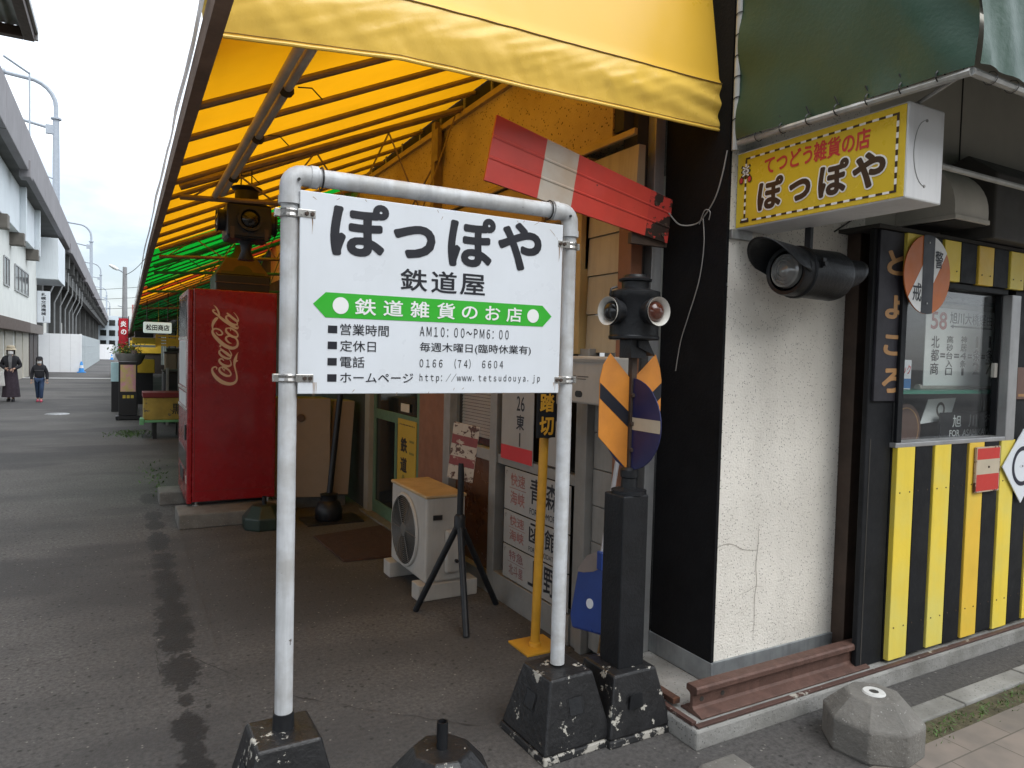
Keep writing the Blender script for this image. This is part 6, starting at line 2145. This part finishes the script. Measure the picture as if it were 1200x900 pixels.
def mast(label, y):
    t = thing('catenary_mast', label, 'mast', (-3.6, y, 8.3), 0, 'overhead line masts along the viaduct')
    m = MB()
    m.lathe([(0.20, 0), (0.18, 7.3), (0.30, 7.32), (0.30, 7.42), (0.16, 7.45)], (-3.6, y, 8.3), (0, 0, 1), 12)
    m.build('pole', MASTM, t, smooth=True)
    m = MB()
    pts = [(-3.6, y, 15.6), (-3.6, y, 16.4)] + [(-3.6 - 1.5 * (1 - math.cos(R(15 * k))), y, 16.4 + 1.5 * math.sin(R(15 * k))) for k in range(1, 7)] + [(-8.6, y, 18.2)]
    m.tube(pts, 0.13, 8)
    m.lathe([(0.2, -0.08), (0.2, 0.08)], (-6.3, y, 18.03), (1, 0, 0), 10)
    m.build('curved_top', MASTM, t, smooth=True)
    m = MB()
    m.tube([(-3.6, y, 15.0), (-8.6, y, 15.9)], 0.10, 8)
    m.box(-4.15, -3.6, y - 0.12, y + 0.12, 14.7, 15.25)
    m.tube([(-3.6, y, 11.9), (-4.2, y, 12.1)], 0.05, 6)
    m.build('cross_arm', MASTM, t, smooth=True)
    return t
m0 = mast('nearest and largest pale grey curved mast above the viaduct parapet', 53)
for k, lab in enumerate(('second nearest pale curved mast on the viaduct', 'third curved mast along the viaduct, small above the parapet', 'fourth curved mast along the viaduct, very small', 'fifth and farthest curved mast on the viaduct')):
    dup(m0, (-3.6, (112, 163, 228, 290)[k], 8.3), lab)
tm = thing('signal_wire_post', 'thin pale post with a short slanting arm on the viaduct by the nearest mast', 'post', (-3.6, 35.7, 9.4))
m = MB()
m.tube([(-3.35, 35.7, 8.5), (-3.35, 35.7, 12.8)], 0.035, 6)
m.tube([(-3.35, 35.7, 12.75), (-4.15, 35.0, 13.05)], 0.045, 6)
m.build('post', MASTM, tm, smooth=True)

# ================================================================== hoardings, cones, lamp
ho = thing('hoarding', 'large white construction hoarding with a grey side under the viaduct', 'hoarding', (-3, 60, 0))
m = MB()
for k in range(4):
    x0 = -4.07 + 0.5125 * k
    m.box(x0 + 0.004, x0 + 0.5085, 47.5, 47.54, 0.0, 2.19)
m.build('white_panels', HOARD, ho)
m = MB()
for k in range(20):
    m.box(-2.06, -2.02, 47.56 + 2.0 * k, 49.54 + 2.0 * k, 0.0, 2.16)
    m.box(-2.02, -2.005, 47.54 + 2.0 * k, 47.60 + 2.0 * k, 0.0, 2.18)
for zz in (0.5, 1.0, 1.5):
    m.box(-2.02, -2.008, 47.56, 87.5, zz, zz + 0.03)
m.build('grey_side_panels', HOARDG, ho)
MB().box(-2.10, -1.98, 47.46, 47.56, 0.0, 2.21).build('corner_post', HOARD, ho)
h2 = thing('hoarding', 'far smaller white hoarding farther down the street', 'hoarding', (-1.5, 95, 0))
m = MB()
for k in range(3):
    m.box(-2.2 + 0.47 * k, -1.735 + 0.47 * k, 95, 95.05, 0, 1.75)
m.build('white_panels', HOARD, h2)
MB().box(-0.85, -0.80, 95, 108, 0, 1.7).build('side_panel', HOARD, h2)

def cone(name, label, loc, h):
    t = thing(name, label, 'traffic cone', loc)
    x, y, z = loc
    MB().box(x - 0.22, x + 0.22, y - 0.22, y + 0.22, 0, 0.05).build('base', CONEB, t, bevel=0.01)
    m = MB()
    m.lathe([(0.15, 0.05), (0.05, h), (0.03, h + 0.02), (0.001, h + 0.022)], loc, (0, 0, 1), 16)
    m.build('cone_body', CONEB, t, smooth=True)
    m = MB()
    m.lathe([(0.116, h * 0.42), (0.088, h * 0.68)], loc, (0, 0, 1), 16, cap=False)
    m.build('white_band', WHITEP, t, smooth=True)
    return t
cone('traffic_cone', 'blue traffic cone at the near corner of the large white hoarding', (-1.98, 47.0, 0), 0.62)
cone('traffic_cone', 'tiny blue traffic cone in front of the far hoarding', (-0.95, 93.5, 0), 0.6)

sl_ = thing('street_lamp', 'slim street lamp pole with one angled head over the street', 'street lamp', (0.12, 32, 0))
m = MB()
m.lathe([(0.115, 0), (0.10, 2.5), (0.075, 4.70)], (0.12, 32, 0), (0, 0, 1), 12)
m.build('pole', M('grey_concrete_pole', (0.26, 0.26, 0.27), 0.8, var=0.15), sl_, smooth=True)
m = MB()
m.tube([(0.12, 32, 4.45), (-0.05, 32, 4.56), (-0.16, 32, 4.60)], 0.03, 8)
m.tube([(0.12, 32, 3.1), (-0.12, 32, 3.16)], 0.02, 6)
m.build('arm', MASTM, sl_, smooth=True)
m = MB()
m.tube([(-0.12, 32, 4.58), (-0.25, 32, 4.65), (-0.42, 32, 4.74)], 0.07, 10, radii=[0.05, 0.075, 0.04])
m.build('lamp_head', WHITEMETAL, sl_, smooth=True)

def wire(label, pts, r=0.012):
    a, b = Vector(pts[0]), Vector(pts[1])
    sag = pts[2]
    q = [a.lerp(b, k / 14) + Vector((0, 0, -sag * 4 * (k / 14) * (1 - k / 14))) for k in range(15)]
    o = MB().tube(q, r, 5).build('overhead_wire', WIREK, smooth=True, loc=tuple(a))
    tag(o, label, 'wire', 'overhead wires across the end of the street')
wire('overhead wire rising from the street lamp pole to the canopy roof', ((0.15, 32, 4.4), (1.6, 24, 6.4), 0.5))
for k, (za, lab) in enumerate(((9.2, 'uppermost of the thin wires crossing far down the street'), (7.9, 'middle thin wire crossing far down the street'), (6.6, 'lowest thin wire crossing far down the street'))):
    wire(lab, ((-9, 120, za), (9, 90, za + 0.4), 0.3), 0.03)

fb = thing('far_building', 'pale office block closing the far end of the street', 'building', (-4, 215, 0))
MB().box(-12, 1.6, 215, 225, 0, 9.6).build('wall', PALEBLD, fb)
for r_ in range(3):
    for c_ in range(6):
        MB().box(-11 + 2.05 * c_, -9.6 + 2.05 * c_, 214.9, 215.0, 1.6 + 2.7 * r_, 3.1 + 2.7 * r_).build('window', DKGLASS, fb)
fb2 = thing('far_building', 'low pale building with a red tower to the right of the street end', 'building', (6, 190, 0))
MB().box(1.0, 14, 190, 200, 0, 8.0).build('wall', PALEBLD, fb2)
MB().box(2.2, 3.6, 189.5, 190, 0, 11.5).build('red_tower', M('red_tower_paint', (0.35, 0.12, 0.10), 0.7), fb2)
for c_ in range(5):
    MB().box(4.4 + 1.8 * c_, 5.6 + 1.8 * c_, 189.9, 190.0, 4.5, 6.2).build('window', DKGLASS, fb2)

# ================================================================== stall things beyond the vending machine
sb = thing('poster_stand', 'black upright stand with a pink and yellow poster, in front of the stone planter', 'poster stand', (0.13, 16.9, 0))
MB().box(-0.046, 0.305, 16.90, 17.02, 0.09, 1.235).build('cabinet', BLACKPLASTIC, sb, bevel=0.01)
MB().box(-0.012, 0.272, 16.892, 16.899, 0.60, 1.165).build('poster', POSTERP, sb)
m = MB()
for k, ch in enumerate('■■■'):
    m.rect(0.03 + 0.075 * k, 0.085 + 0.075 * k, 0.46, 0.525, front(16.9), 0.003)
m.build('yellow_marks', M('yellow_print', (0.55, 0.40, 0.05), 0.5), sb, recalc=False)
m = MB()
m.box(-0.10, 0.36, 16.80, 17.12, 0.03, 0.085)
for x in (-0.07, 0.33):
    m.lathe([(0.03, -0.02), (0.03, 0.02)], (x, 16.84, 0.03), (1, 0, 0), 12)
m.build('wheeled_base', BLACKPLASTIC, sb)
bs = thing('notice_stand', 'small pale blue notice stand left of the black poster stand', 'notice stand', (-0.13, 19.0, 0))
MB().box(-0.21, -0.04, 19.0, 19.04, 0.72, 1.17).build('panel', M('pale_cyan_panel', (0.42, 0.62, 0.66), 0.5), bs, bevel=0.005)
MB().box(-0.20, -0.05, 19.02, 19.3, 0.0, 0.72).build('leg_frame', BLACKPLASTIC, bs)

pln = thing('stone_planter', 'round grey stone bowl planter of green and yellow flowers behind the poster stand', 'planter', (0.19, 18.6, 0))
m = MB()
m.lathe([(0.20, 0), (0.16, 0.1), (0.11, 0.9), (0.13, 1.10), (0.22, 1.16), (0.29, 1.30), (0.31, 1.385), (0.28, 1.39), (0.26, 1.34)], (0.19, 18.6, 0), (0, 0, 1), 24, cap=False)
m.build('bowl', STONE, pln, smooth=True)
m = MB()
m.lathe([(0.001, 1.35), (0.265, 1.35)], (0.19, 18.6, 0), (0, 0, 1), 20, cap=False)
m.build('soil', SOIL, pln)

def leaves(n, c, sx, sy, sz, size, mt, nm, par):
    m = MB()
    for i in range(n):
        p = Vector(c) + Vector((random.gauss(0, sx), random.gauss(0, sy), abs(random.gauss(0, sz))))
        d = Vector((random.gauss(0, 1), random.gauss(0, 1), random.gauss(0.3, 1))).normalized()
        e = d.cross(Vector((random.gauss(0, 1), random.gauss(0, 1), random.gauss(0, 1)))).normalized()
        s = size * random.uniform(0.6, 1.3)
        m.add([p - d * s, p + e * s * 0.45, p + d * s, p - e * s * 0.45], [(0, 1, 2, 3)])
    return m.build(nm, mt, par, recalc=False)
leaves(420, (0.12, 18.6, 1.38), 0.13, 0.12, 0.12, 0.035, LEAFG, 'leaves', pln)
leaves(150, (0.22, 18.55, 1.40), 0.12, 0.10, 0.08, 0.03, LEAFY, 'flowers', pln)
pp_ = tag(MB().lathe([(0.06, 1.392), (0.08, 1.46), (0.082, 1.465), (0.05, 1.465)], (0.26, 18.42, 0), (0, 0, 1), 14).build('flower_pot', M('pinkish_pot', (0.38, 0.27, 0.26), 0.7), smooth=True, loc=(0.26, 18.42, 1.39)), 'small pinkish pot on the rim of the stone planter', 'flower pot')

bn = thing('street_banner', 'narrow red banner with white characters beside the street lamp', 'banner', (0.06, 25, 0))

def bnf(u, v):
    x = -0.072 + 0.262 * u
    return Vector((x, 25 + 0.03 * math.sin(v * 5 + u * 4), 0.95 + 1.48 * v))
bf = MB().grid(bnf, 6, 16).build('cloth', BANNER, bn, smooth=True, recalc=False)
m = MB()
m.text('炎', front(24.95), -0.02, 0.14, 2.16, 2.34, 0.03)
m.text('の', front(24.95), -0.01, 0.14, 1.92, 2.08, 0.03)
m.build('lettering', WHITEINK, bf, recalc=False)
m = MB()
m.tube([(0.20, 25.02, 0), (0.20, 25.02, 2.5)], 0.012, 6)
m.tube([(0.20, 25.02, 2.45), (-0.08, 25.02, 2.45)], 0.008, 6)
m.lathe([(0.14, 0), (0.12, 0.1)], (0.20, 25.02, 0), (0, 0, 1), 12)
m.build('pole', BLACKPLASTIC, bn)

bt = thing('green_bench', 'low pale green metal bench with black legs beside the vending machine', 'bench', (0.65, 13.5, 0))
m = MB()
m.box(0.29, 1.00, 13.19, 13.85, 0.285, 0.325)
m.box(0.27, 0.34, 13.17, 13.25, 0.25, 0.36)
m.build('seat', BENCHG, bt, bevel=0.008)
for (x, y) in ((0.50, 13.3), (0.88, 13.3), (0.50, 13.75), (0.88, 13.75)):
    MB().box(x - 0.03, x + 0.03, y - 0.03, y + 0.03, 0, 0.285).build('leg', BLACKPLASTIC, bt)
ct = thing('crate', 'worn yellow crate with a dark red rim and a black character on the green bench', 'crate', (0.65, 13.5, 0.326))
cbx = MB().box(0.33, 1.05, 13.22, 13.75, 0.327, 0.70).build('box', CRATEY, ct, bevel=0.01)
MB().box(0.315, 1.065, 13.205, 13.765, 0.70, 0.79).build('rim', CRATER, ct, bevel=0.01)
m = MB()
m.text('黒', front(13.22), 0.76, 0.895, 0.42, 0.60, 0.02)
m.build('lettering', INK, cbx, recalc=False)
ks = thing('hanging_shop_sign', 'pale green shop sign with dark characters hanging under the canopy beyond the vending machine', 'sign', (0.52, 13.0, 1.78))
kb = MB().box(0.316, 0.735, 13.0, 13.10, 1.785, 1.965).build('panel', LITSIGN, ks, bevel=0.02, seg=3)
m = MB()
m.text('松田商店', front(13.0), 0.352, 0.70, 1.825, 1.925, 0.03)
m.build('lettering', INK, kb, recalc=False)
for x in (0.37, 0.68):
    MB().tube([(x, 13.05, 1.96), (x, 13.05, rz(x, 13.05))], 0.008, 6).build('hanger', BLACKPLASTIC, ks)
ys_ = thing('yellow_stall', 'yellow fronted market stall with a white counter strip under the dark canopy', 'market stall', (0.8, 20, 0))
MB().box(0.24, 1.4, 20.0, 20.08, 1.63, 1.78).build('yellow_fascia', YSTALL, ys_, bevel=0.005)
MB().box(0.24, 0.76, 19.97, 20.3, 1.545, 1.60).build('white_strip', WHITEP, ys_, bevel=0.005)
MB().box(0.30, 0.72, 20.1, 21.0, 1.80, 1.95).build('dark_box', BLACKPLASTIC, ys_)
for x in (0.27, 1.37):
    MB().box(x - 0.03, x + 0.03, 20.0, 20.06, 0, 1.63).build('post', BLACKPLASTIC, ys_)
yc_ = thing('yellow_counter', 'yellow counter box with a dark top in the shade of the stalls', 'counter', (0.55, 21.5, 0))
MB().box(0.30, 0.80, 21.4, 22.0, 0.85, 1.22).build('yellow_top', YSTALL, yc_, bevel=0.02)
MB().box(0.34, 0.76, 21.45, 21.95, 0.0, 0.85).build('dark_base', BLACKPLASTIC, yc_)
for (x0, x1, y, z0, z1, mt, lab) in ((0.78, 0.83, 15.5, 0.0, 1.15, ALUDK, 'slim grey steel rack upright behind the yellow crate'),
                                 (0.98, 1.02, 15.3, 0.0, 1.45, ALUDK, 'taller grey steel rack upright nearer the vending machine')):
    t = tag(MB().box(x0, x1, y, y + 0.05, z0, z1).build('rack_post', mt, loc=(x0, y, 0), bevel=0.004), lab, 'rack post')
t = thing('white_sheet', 'white hanging sheet between the dark stalls under the far canopy', 'sheet', (0.85, 18, 1.0))
MB().grid(lambda u, v: Vector((0.80 + 0.12 * u, 18 + 0.01 * math.sin(u * 20), 1.15 + 0.65 * v)), 6, 4).build('cloth', ROLLP, t, smooth=True, recalc=False)
MB().tube([(0.80, 18.01, 1.80), (0.92, 18.01, 1.80)], 0.01, 6).build('rod', BLACKPLASTIC, t)
MB().tube([(0.86, 18.01, 1.80), (0.86, 18.01, rz(0.86, 18.0))], 0.005, 6).build('cord', BLACKPLASTIC, t)
ysg = thing('yellow_lattice', 'yellow slatted panel hanging just below the pale green shop sign', 'panel', (0.75, 14.5, 1.6))
m = MB()
for k in range(4):
    m.box(0.55, 0.95, 14.5, 14.53, 1.58 + 0.055 * k, 1.615 + 0.055 * k)
for k in range(3):
    m.box(0.56 + 0.17 * k, 0.59 + 0.17 * k, 14.53, 14.55, 1.56, 1.80)
m.tube([(0.60, 14.54, 1.8), (0.60, 14.54, rz(0.6, 14.5))], 0.006, 5)
m.tube([(0.92, 14.54, 1.8), (0.92, 14.54, rz(0.9, 14.5))], 0.006, 5)
m.build('slats', YSTALL, ysg)
for (x0, x1, y0, y1, h, lab, mt) in ((0.75, 1.25, 15.9, 16.6, 1.05, 'dark boxy goods crate stacked behind the grey rack uprights', BLACKPLASTIC),
                                 (0.95, 1.5, 18.8, 19.6, 1.5, 'tall dark cupboard deep under the far canopy', DKROLL),
                                 (0.85, 1.10, 17.4, 17.7, 1.42, 'tan wrapped bundle standing between the dark goods', BEIGECAB)):
    t = thing('goods_box', lab, 'box', ((x0 + x1) / 2, y0, 0))
    MB().box(x0, x1, y0, y1, 0, h).build('box', mt, t, bevel=0.03, seg=3)
    MB().box(x0 - 0.01, x1 + 0.01, y0 - 0.01, y1 + 0.01, h, h + 0.04).build('lid', DKROLL, t, bevel=0.01)

# ================================================================== people
def skin(name, joints, edges, mt, parent, sub=2):
    names = list(joints)
    me = bpy.data.meshes.new('tmp_skin')
    me.from_pydata([joints[n][0] for n in names], [(names.index(a), names.index(b)) for a, b in edges], [])
    o = bpy.data.objects.new('tmp_skin', me)
    COL.objects.link(o)
    md = o.modifiers.new('skin', 'SKIN')
    for i, n in enumerate(names):
        r_ = joints[n][1]
        me.skin_vertices[0].data[i].radius = (r_, r_) if not isinstance(r_, tuple) else r_
    me.skin_vertices[0].data[0].use_root = True
    sb_ = o.modifiers.new('sub', 'SUBSURF')
    sb_.levels = sub
    sb_.render_levels = sub
    dg = bpy.context.evaluated_depsgraph_get()
    ev_ = o.evaluated_get(dg)
    t = ev_.to_mesh()
    mb = MB()
    mb.add([v.co.copy() for v in t.vertices], [tuple(p.vertices) for p in t.polygons])
    ev_.to_mesh_clear()
    bpy.data.objects.remove(o)
    bpy.data.meshes.remove(me)
    return mb.build(name, mt, parent, smooth=True, recalc=False)

def person(label, px, py, H, kid):
    t = thing('person', label, 'person', (px, py, 0))
    s = H / 1.6
    P = lambda x, y, z: (px + x * s, py + y * s, z * s)
    J = {'pelvis': (P(0, 0, 0.86), (0.13 * s, 0.10 * s)), 'waist': (P(0, 0, 1.0), (0.12 * s, 0.09 * s)), 'chest': (P(0, 0, 1.20), (0.145 * s, 0.10 * s)),
         'neck': (P(0, 0, 1.34), 0.05 * s), 'jaw': (P(0, -0.015, 1.42), 0.068 * s), 'head': (P(0, -0.01, 1.50), 0.092 * s), 'crown': (P(0, 0, 1.57), 0.06 * s)}
    E = [('pelvis', 'waist'), ('waist', 'chest'), ('chest', 'neck'), ('neck', 'jaw'), ('jaw', 'head'), ('head', 'crown')]
    for q, sx in (('l', -1), ('r', 1)):
        st_ = 0.10 * sx if kid else 0.05 * sx
        J['sh' + q] = (P(0.155 * sx, 0, 1.245), 0.055 * s)
        if kid:
            el, wr = (0.225 * sx, 0.02, 1.04), (0.235 * sx, -0.03, 0.80)
        else:
            el, wr = (0.235 * sx, 0.03, 1.04), (0.10 * sx, -0.17, 0.96)
        J['el' + q] = (P(*el), 0.040 * s)
        J['wr' + q] = (P(*wr), 0.028 * s)
        hd_ = Vector(wr) - Vector(el)
        hd_.normalize()
        pal = Vector(wr) + hd_ * 0.06
        J['palm' + q] = (P(*pal), (0.036 * s, 0.020 * s))
        E += [('chest', 'sh' + q), ('sh' + q, 'el' + q), ('el' + q, 'wr' + q), ('wr' + q, 'palm' + q)]
        J['hip' + q] = (P(0.075 * sx, 0, 0.80), 0.085 * s)
        J['knee' + q] = (P(0.07 * sx, -0.03 - st_, 0.45), 0.055 * s)
        J['ank' + q] = (P(0.06 * sx, 0.02 - st_ * 1.4, 0.08), 0.036 * s)
        J['toe' + q] = (P(0.065 * sx, -0.12 - st_ * 1.4, 0.035), 0.030 * s)
        E += [('pelvis', 'hip' + q), ('hip' + q, 'knee' + q), ('knee' + q, 'ank' + q), ('ank' + q, 'toe' + q)]
    body = skin('body', J, E, SKIN, t)
    # fingers: five short bent chains on each palm, joined to the body mesh
    fb_ = MB()
    for q, sx in (('l', -1), ('r', 1)):
        w, p = Vector(J['wr' + q][0]), Vector(J['palm' + q][0])
        d = (p - w).normalized()
        side = Vector((1, 0, 0)) if kid else Vector((0, 0, 1))
        side = (side - d * side.dot(d)).normalized()
        nrm = d.cross(side)
        for k in range(4):
            o_ = p + side * (0.017 * (k - 1.5)) * s + d * 0.02 * s
            ln = (0.062, 0.072, 0.068, 0.052)[k] * s
            fb_.tube([o_, o_ + d * ln * 0.5, o_ + d * ln * 0.9 + nrm * ln * 0.3], 0.008 * s, 6)
        o_ = p - d * 0.02 * s + side * 0.03 * s * -sx
        fb_.tube([o_, o_ + (d * 0.5 + side * -sx * 0.6) * 0.05 * s, o_ + (d * 1.0 + side * -sx * 0.7) * 0.06 * s], 0.009 * s, 6)
    me = body.data
    b = bmesh.new()
    b.from_mesh(me)
    iv = INV[t.name]
    vv = [b.verts.new(iv @ v) for v in fb_.v]
    for f_ in fb_.f:
        try:
            b.faces.new([vv[i] for i in f_])
        except ValueError:
            pass
    # nose and ears
    b.to_mesh(me)
    b.free()
    fce = MB()
    for sx in (-1, 1):
        fce.ball(P(0.034 * sx, -0.092, 1.505), 0.010 * s, 0.006 * s, 0.008 * s, 8)
    fce.build('eyes', INK, t)
    mk = MB()
    mk.grid(lambda u, v: Vector(P(0.072 * math.sin((u - 0.5) * 2.6), -0.015 - 0.093 * math.cos((u - 0.5) * 2.6) - 0.012 * math.sin(PI * v), 1.385 + 0.095 * v)), 10, 5)
    mk.build('face_mask', MASKW, t, smooth=True, recalc=False)
    hr = MB()
    def hair(u, v):
        a = 2 * PI * u
        zf = 1.585 - (0.05 if math.sin(a) < -0.3 else 0.24) * v
        rr_ = 0.105 * math.sqrt(max(0.02, min(1, 1.3 * v)))
        return Vector(P(rr_ * math.cos(a), rr_ * math.sin(a) * 1.05, zf + 0.02))
    hr.grid(hair, 20, 6)
    hr.build('hair', HAIRK, t, smooth=True, recalc=False)
    # jacket with sleeves
    JK = {'a': (P(0, 0, 0.80 if kid else 0.92), (0.165 * s, 0.125 * s)), 'b': (P(0, 0, 1.0), (0.168 * s, 0.125 * s)), 'c': (P(0, 0, 1.21), (0.175 * s, 0.122 * s)), 'd': (P(0, 0.005, 1.385), (0.078 * s, 0.075 * s))}
    EJ = [('a', 'b'), ('b', 'c'), ('c', 'd')]
    for q in 'lr':
        JK['s' + q] = (J['sh' + q][0], 0.078 * s)
        JK['e' + q] = (J['el' + q][0], 0.062 * s)
        JK['w' + q] = (J['wr' + q][0], 0.048 * s)
        EJ += [('c', 's' + q), ('s' + q, 'e' + q), ('e' + q, 'w' + q)]
    jk = skin('jacket', JK, EJ, CLOTHK, t)
    if kid:
        m = MB()
        m.ball(P(0, 0.09, 1.34), 0.12 * s, 0.075 * s, 0.075 * s, 14)
        m.build('hood', CLOTHK, jk, smooth=True)
        m = MB()
        m.grid(lambda u, v: Vector(P(0.155 * math.sin((u - 0.5) * 2.2), -0.128 - 0.03 * math.cos((u - 0.5) * 2.2), 1.135 + 0.014 * v)), 8, 1)
        m.build('grey_stripe', CLOTHG, jk, recalc=False)
        TR = {'p': (P(0, 0, 0.84), (0.135 * s, 0.11 * s))}
        ET = []
        for q in 'lr':
            TR['h' + q] = (J['hip' + q][0], 0.100 * s)
            TR['k' + q] = (J['knee' + q][0], 0.070 * s)
            TR['a' + q] = (tuple(Vector(J['ank' + q][0]) + Vector((0, 0, 0.03))), 0.058 * s)
            ET += [('p', 'h' + q), ('h' + q, 'k' + q), ('k' + q, 'a' + q)]
        skin('jeans', TR, ET, JEANS, t)
        m = MB()
        m.lathe([(0.108, 1.52), (0.108, 1.56), (0.09, 1.61), (0.05, 1.635), (0.001, 1.64)], (px, py, 0), (0, 0, 1), 18)
        m.v = [Vector((px + (v.x - px) * s, py + (v.y - py) * s, v.z * s)) for v in m.v]
        m.add([P(-0.085, -0.08, 1.535), P(0.085, -0.08, 1.535), P(0.06, -0.185, 1.515), P(-0.06, -0.185, 1.515)], [(0, 1, 2, 3)])
        m.build('cap', CLOTHK, t, smooth=True)
        shoe, hgt = PINK, 0.06
    else:
        m = MB()
        m.add([P(-0.03, -0.135, 0.97), P(0.03, -0.135, 0.97), P(0.04, -0.150, 1.16), P(0.05, -0.130, 1.28), P(0.035, -0.10, 1.38), P(-0.035, -0.10, 1.38), P(-0.05, -0.130, 1.28), P(-0.04, -0.150, 1.16)], [(0, 1, 2, 3, 4, 5, 6, 7)])
        m.build('grey_top', CLOTHG, jk, recalc=False)
        m = MB()
        def skirt(u, v):
            a = 2 * PI * u
            r0 = 0.150 + 0.075 * v + 0.010 * math.sin(a * 9) * v
            return Vector(P(r0 * math.cos(a), r0 * 0.82 * math.sin(a), 0.99 - 0.86 * v))
        m.grid(skirt, 54, 12)
        m.build('long_skirt', CLOTHP, t, smooth=True, recalc=False)
        m = MB()
        m.lathe([(0.155, 1.512), (0.150, 1.522), (0.108, 1.545), (0.104, 1.60), (0.088, 1.635), (0.001, 1.642)], (px, py, 0), (0, 0, 1), 22)
        m.v = [Vector((px + (v.x - px) * s, py + (v.y - py) * s, v.z * s)) for v in m.v]
        m.build('hat', HATB, t, smooth=True)
        shoe, hgt = CLOTHK, 0.06
    for q in 'lr':
        a_, b_ = Vector(J['ank' + q][0]), Vector(J['toe' + q][0])
        m = MB()
        m.tube([(a_.x, a_.y + 0.05 * s, 0.042 * s), (a_.x, a_.y, 0.048 * s), (b_.x, b_.y, 0.038 * s), (b_.x, b_.y - 0.04 * s, 0.034 * s)], 0.05 * s, 10, radii=[0.032 * s, 0.048 * s, 0.040 * s, 0.026 * s])
        m.build('shoe', shoe, t, smooth=True)
    return t
pa = person('walking woman in beige hat, white mask, black jacket and long dark skirt', -2.585, 23.0, 1.47, False)
pk = person('child in black cap and hooded black jacket, blue jeans and pink shoes', -1.92, 22.7, 1.20, True)
sbg = thing('shopping_bag', 'pale shopping bag hanging at the side of the woman in the beige hat', 'bag', (-2.79, 22.85, 0.55))
m = MB()
m.frustum(-2.80, 22.85, 0.42, 0.80, 0.11, 0.05, 0.075, 0.03)
m.build('bag', BAGW, sbg, bevel=0.02)
m = MB()
m.tube([(-2.83, 22.85, 0.79), (-2.81, 22.87, 0.90), (-2.77, 22.87, 0.90), (-2.76, 22.85, 0.79)], 0.008, 6)
m.build('handle', BAGW, sbg)

# ================================================================== across the road, behind the viewer: the block reflected in the shop window
ab = thing('apartment_block', 'cream block with long balconies across the road, seen mirrored in the shop window', 'building', (12, -20, 0))
ABW = M('cream_block_wall', (0.52, 0.50, 0.44), 0.8, var=0.08, vs=0.4)
MB().box(-2, 34, -34, -20, 0, 11.5).build('wall', ABW, ab)
for r_ in range(4):
    MB().box(-2.2, 34.2, -20, -18.9, 2.75 + 2.8 * r_, 2.9 + 2.8 * r_).build('balcony_slab', ABW, ab)
    MB().box(-2.2, 34.2, -18.98, -18.9, 2.9 + 2.8 * r_, 3.75 + 2.8 * r_).build('balcony_wall', ABW, ab)
    for c_ in range(9):
        MB().box(-1 + 3.9 * c_, 1.2 + 3.9 * c_, -20.05, -19.98, 0.5 + 2.8 * r_, 2.4 + 2.8 * r_).build('window', DKGLASS, ab)
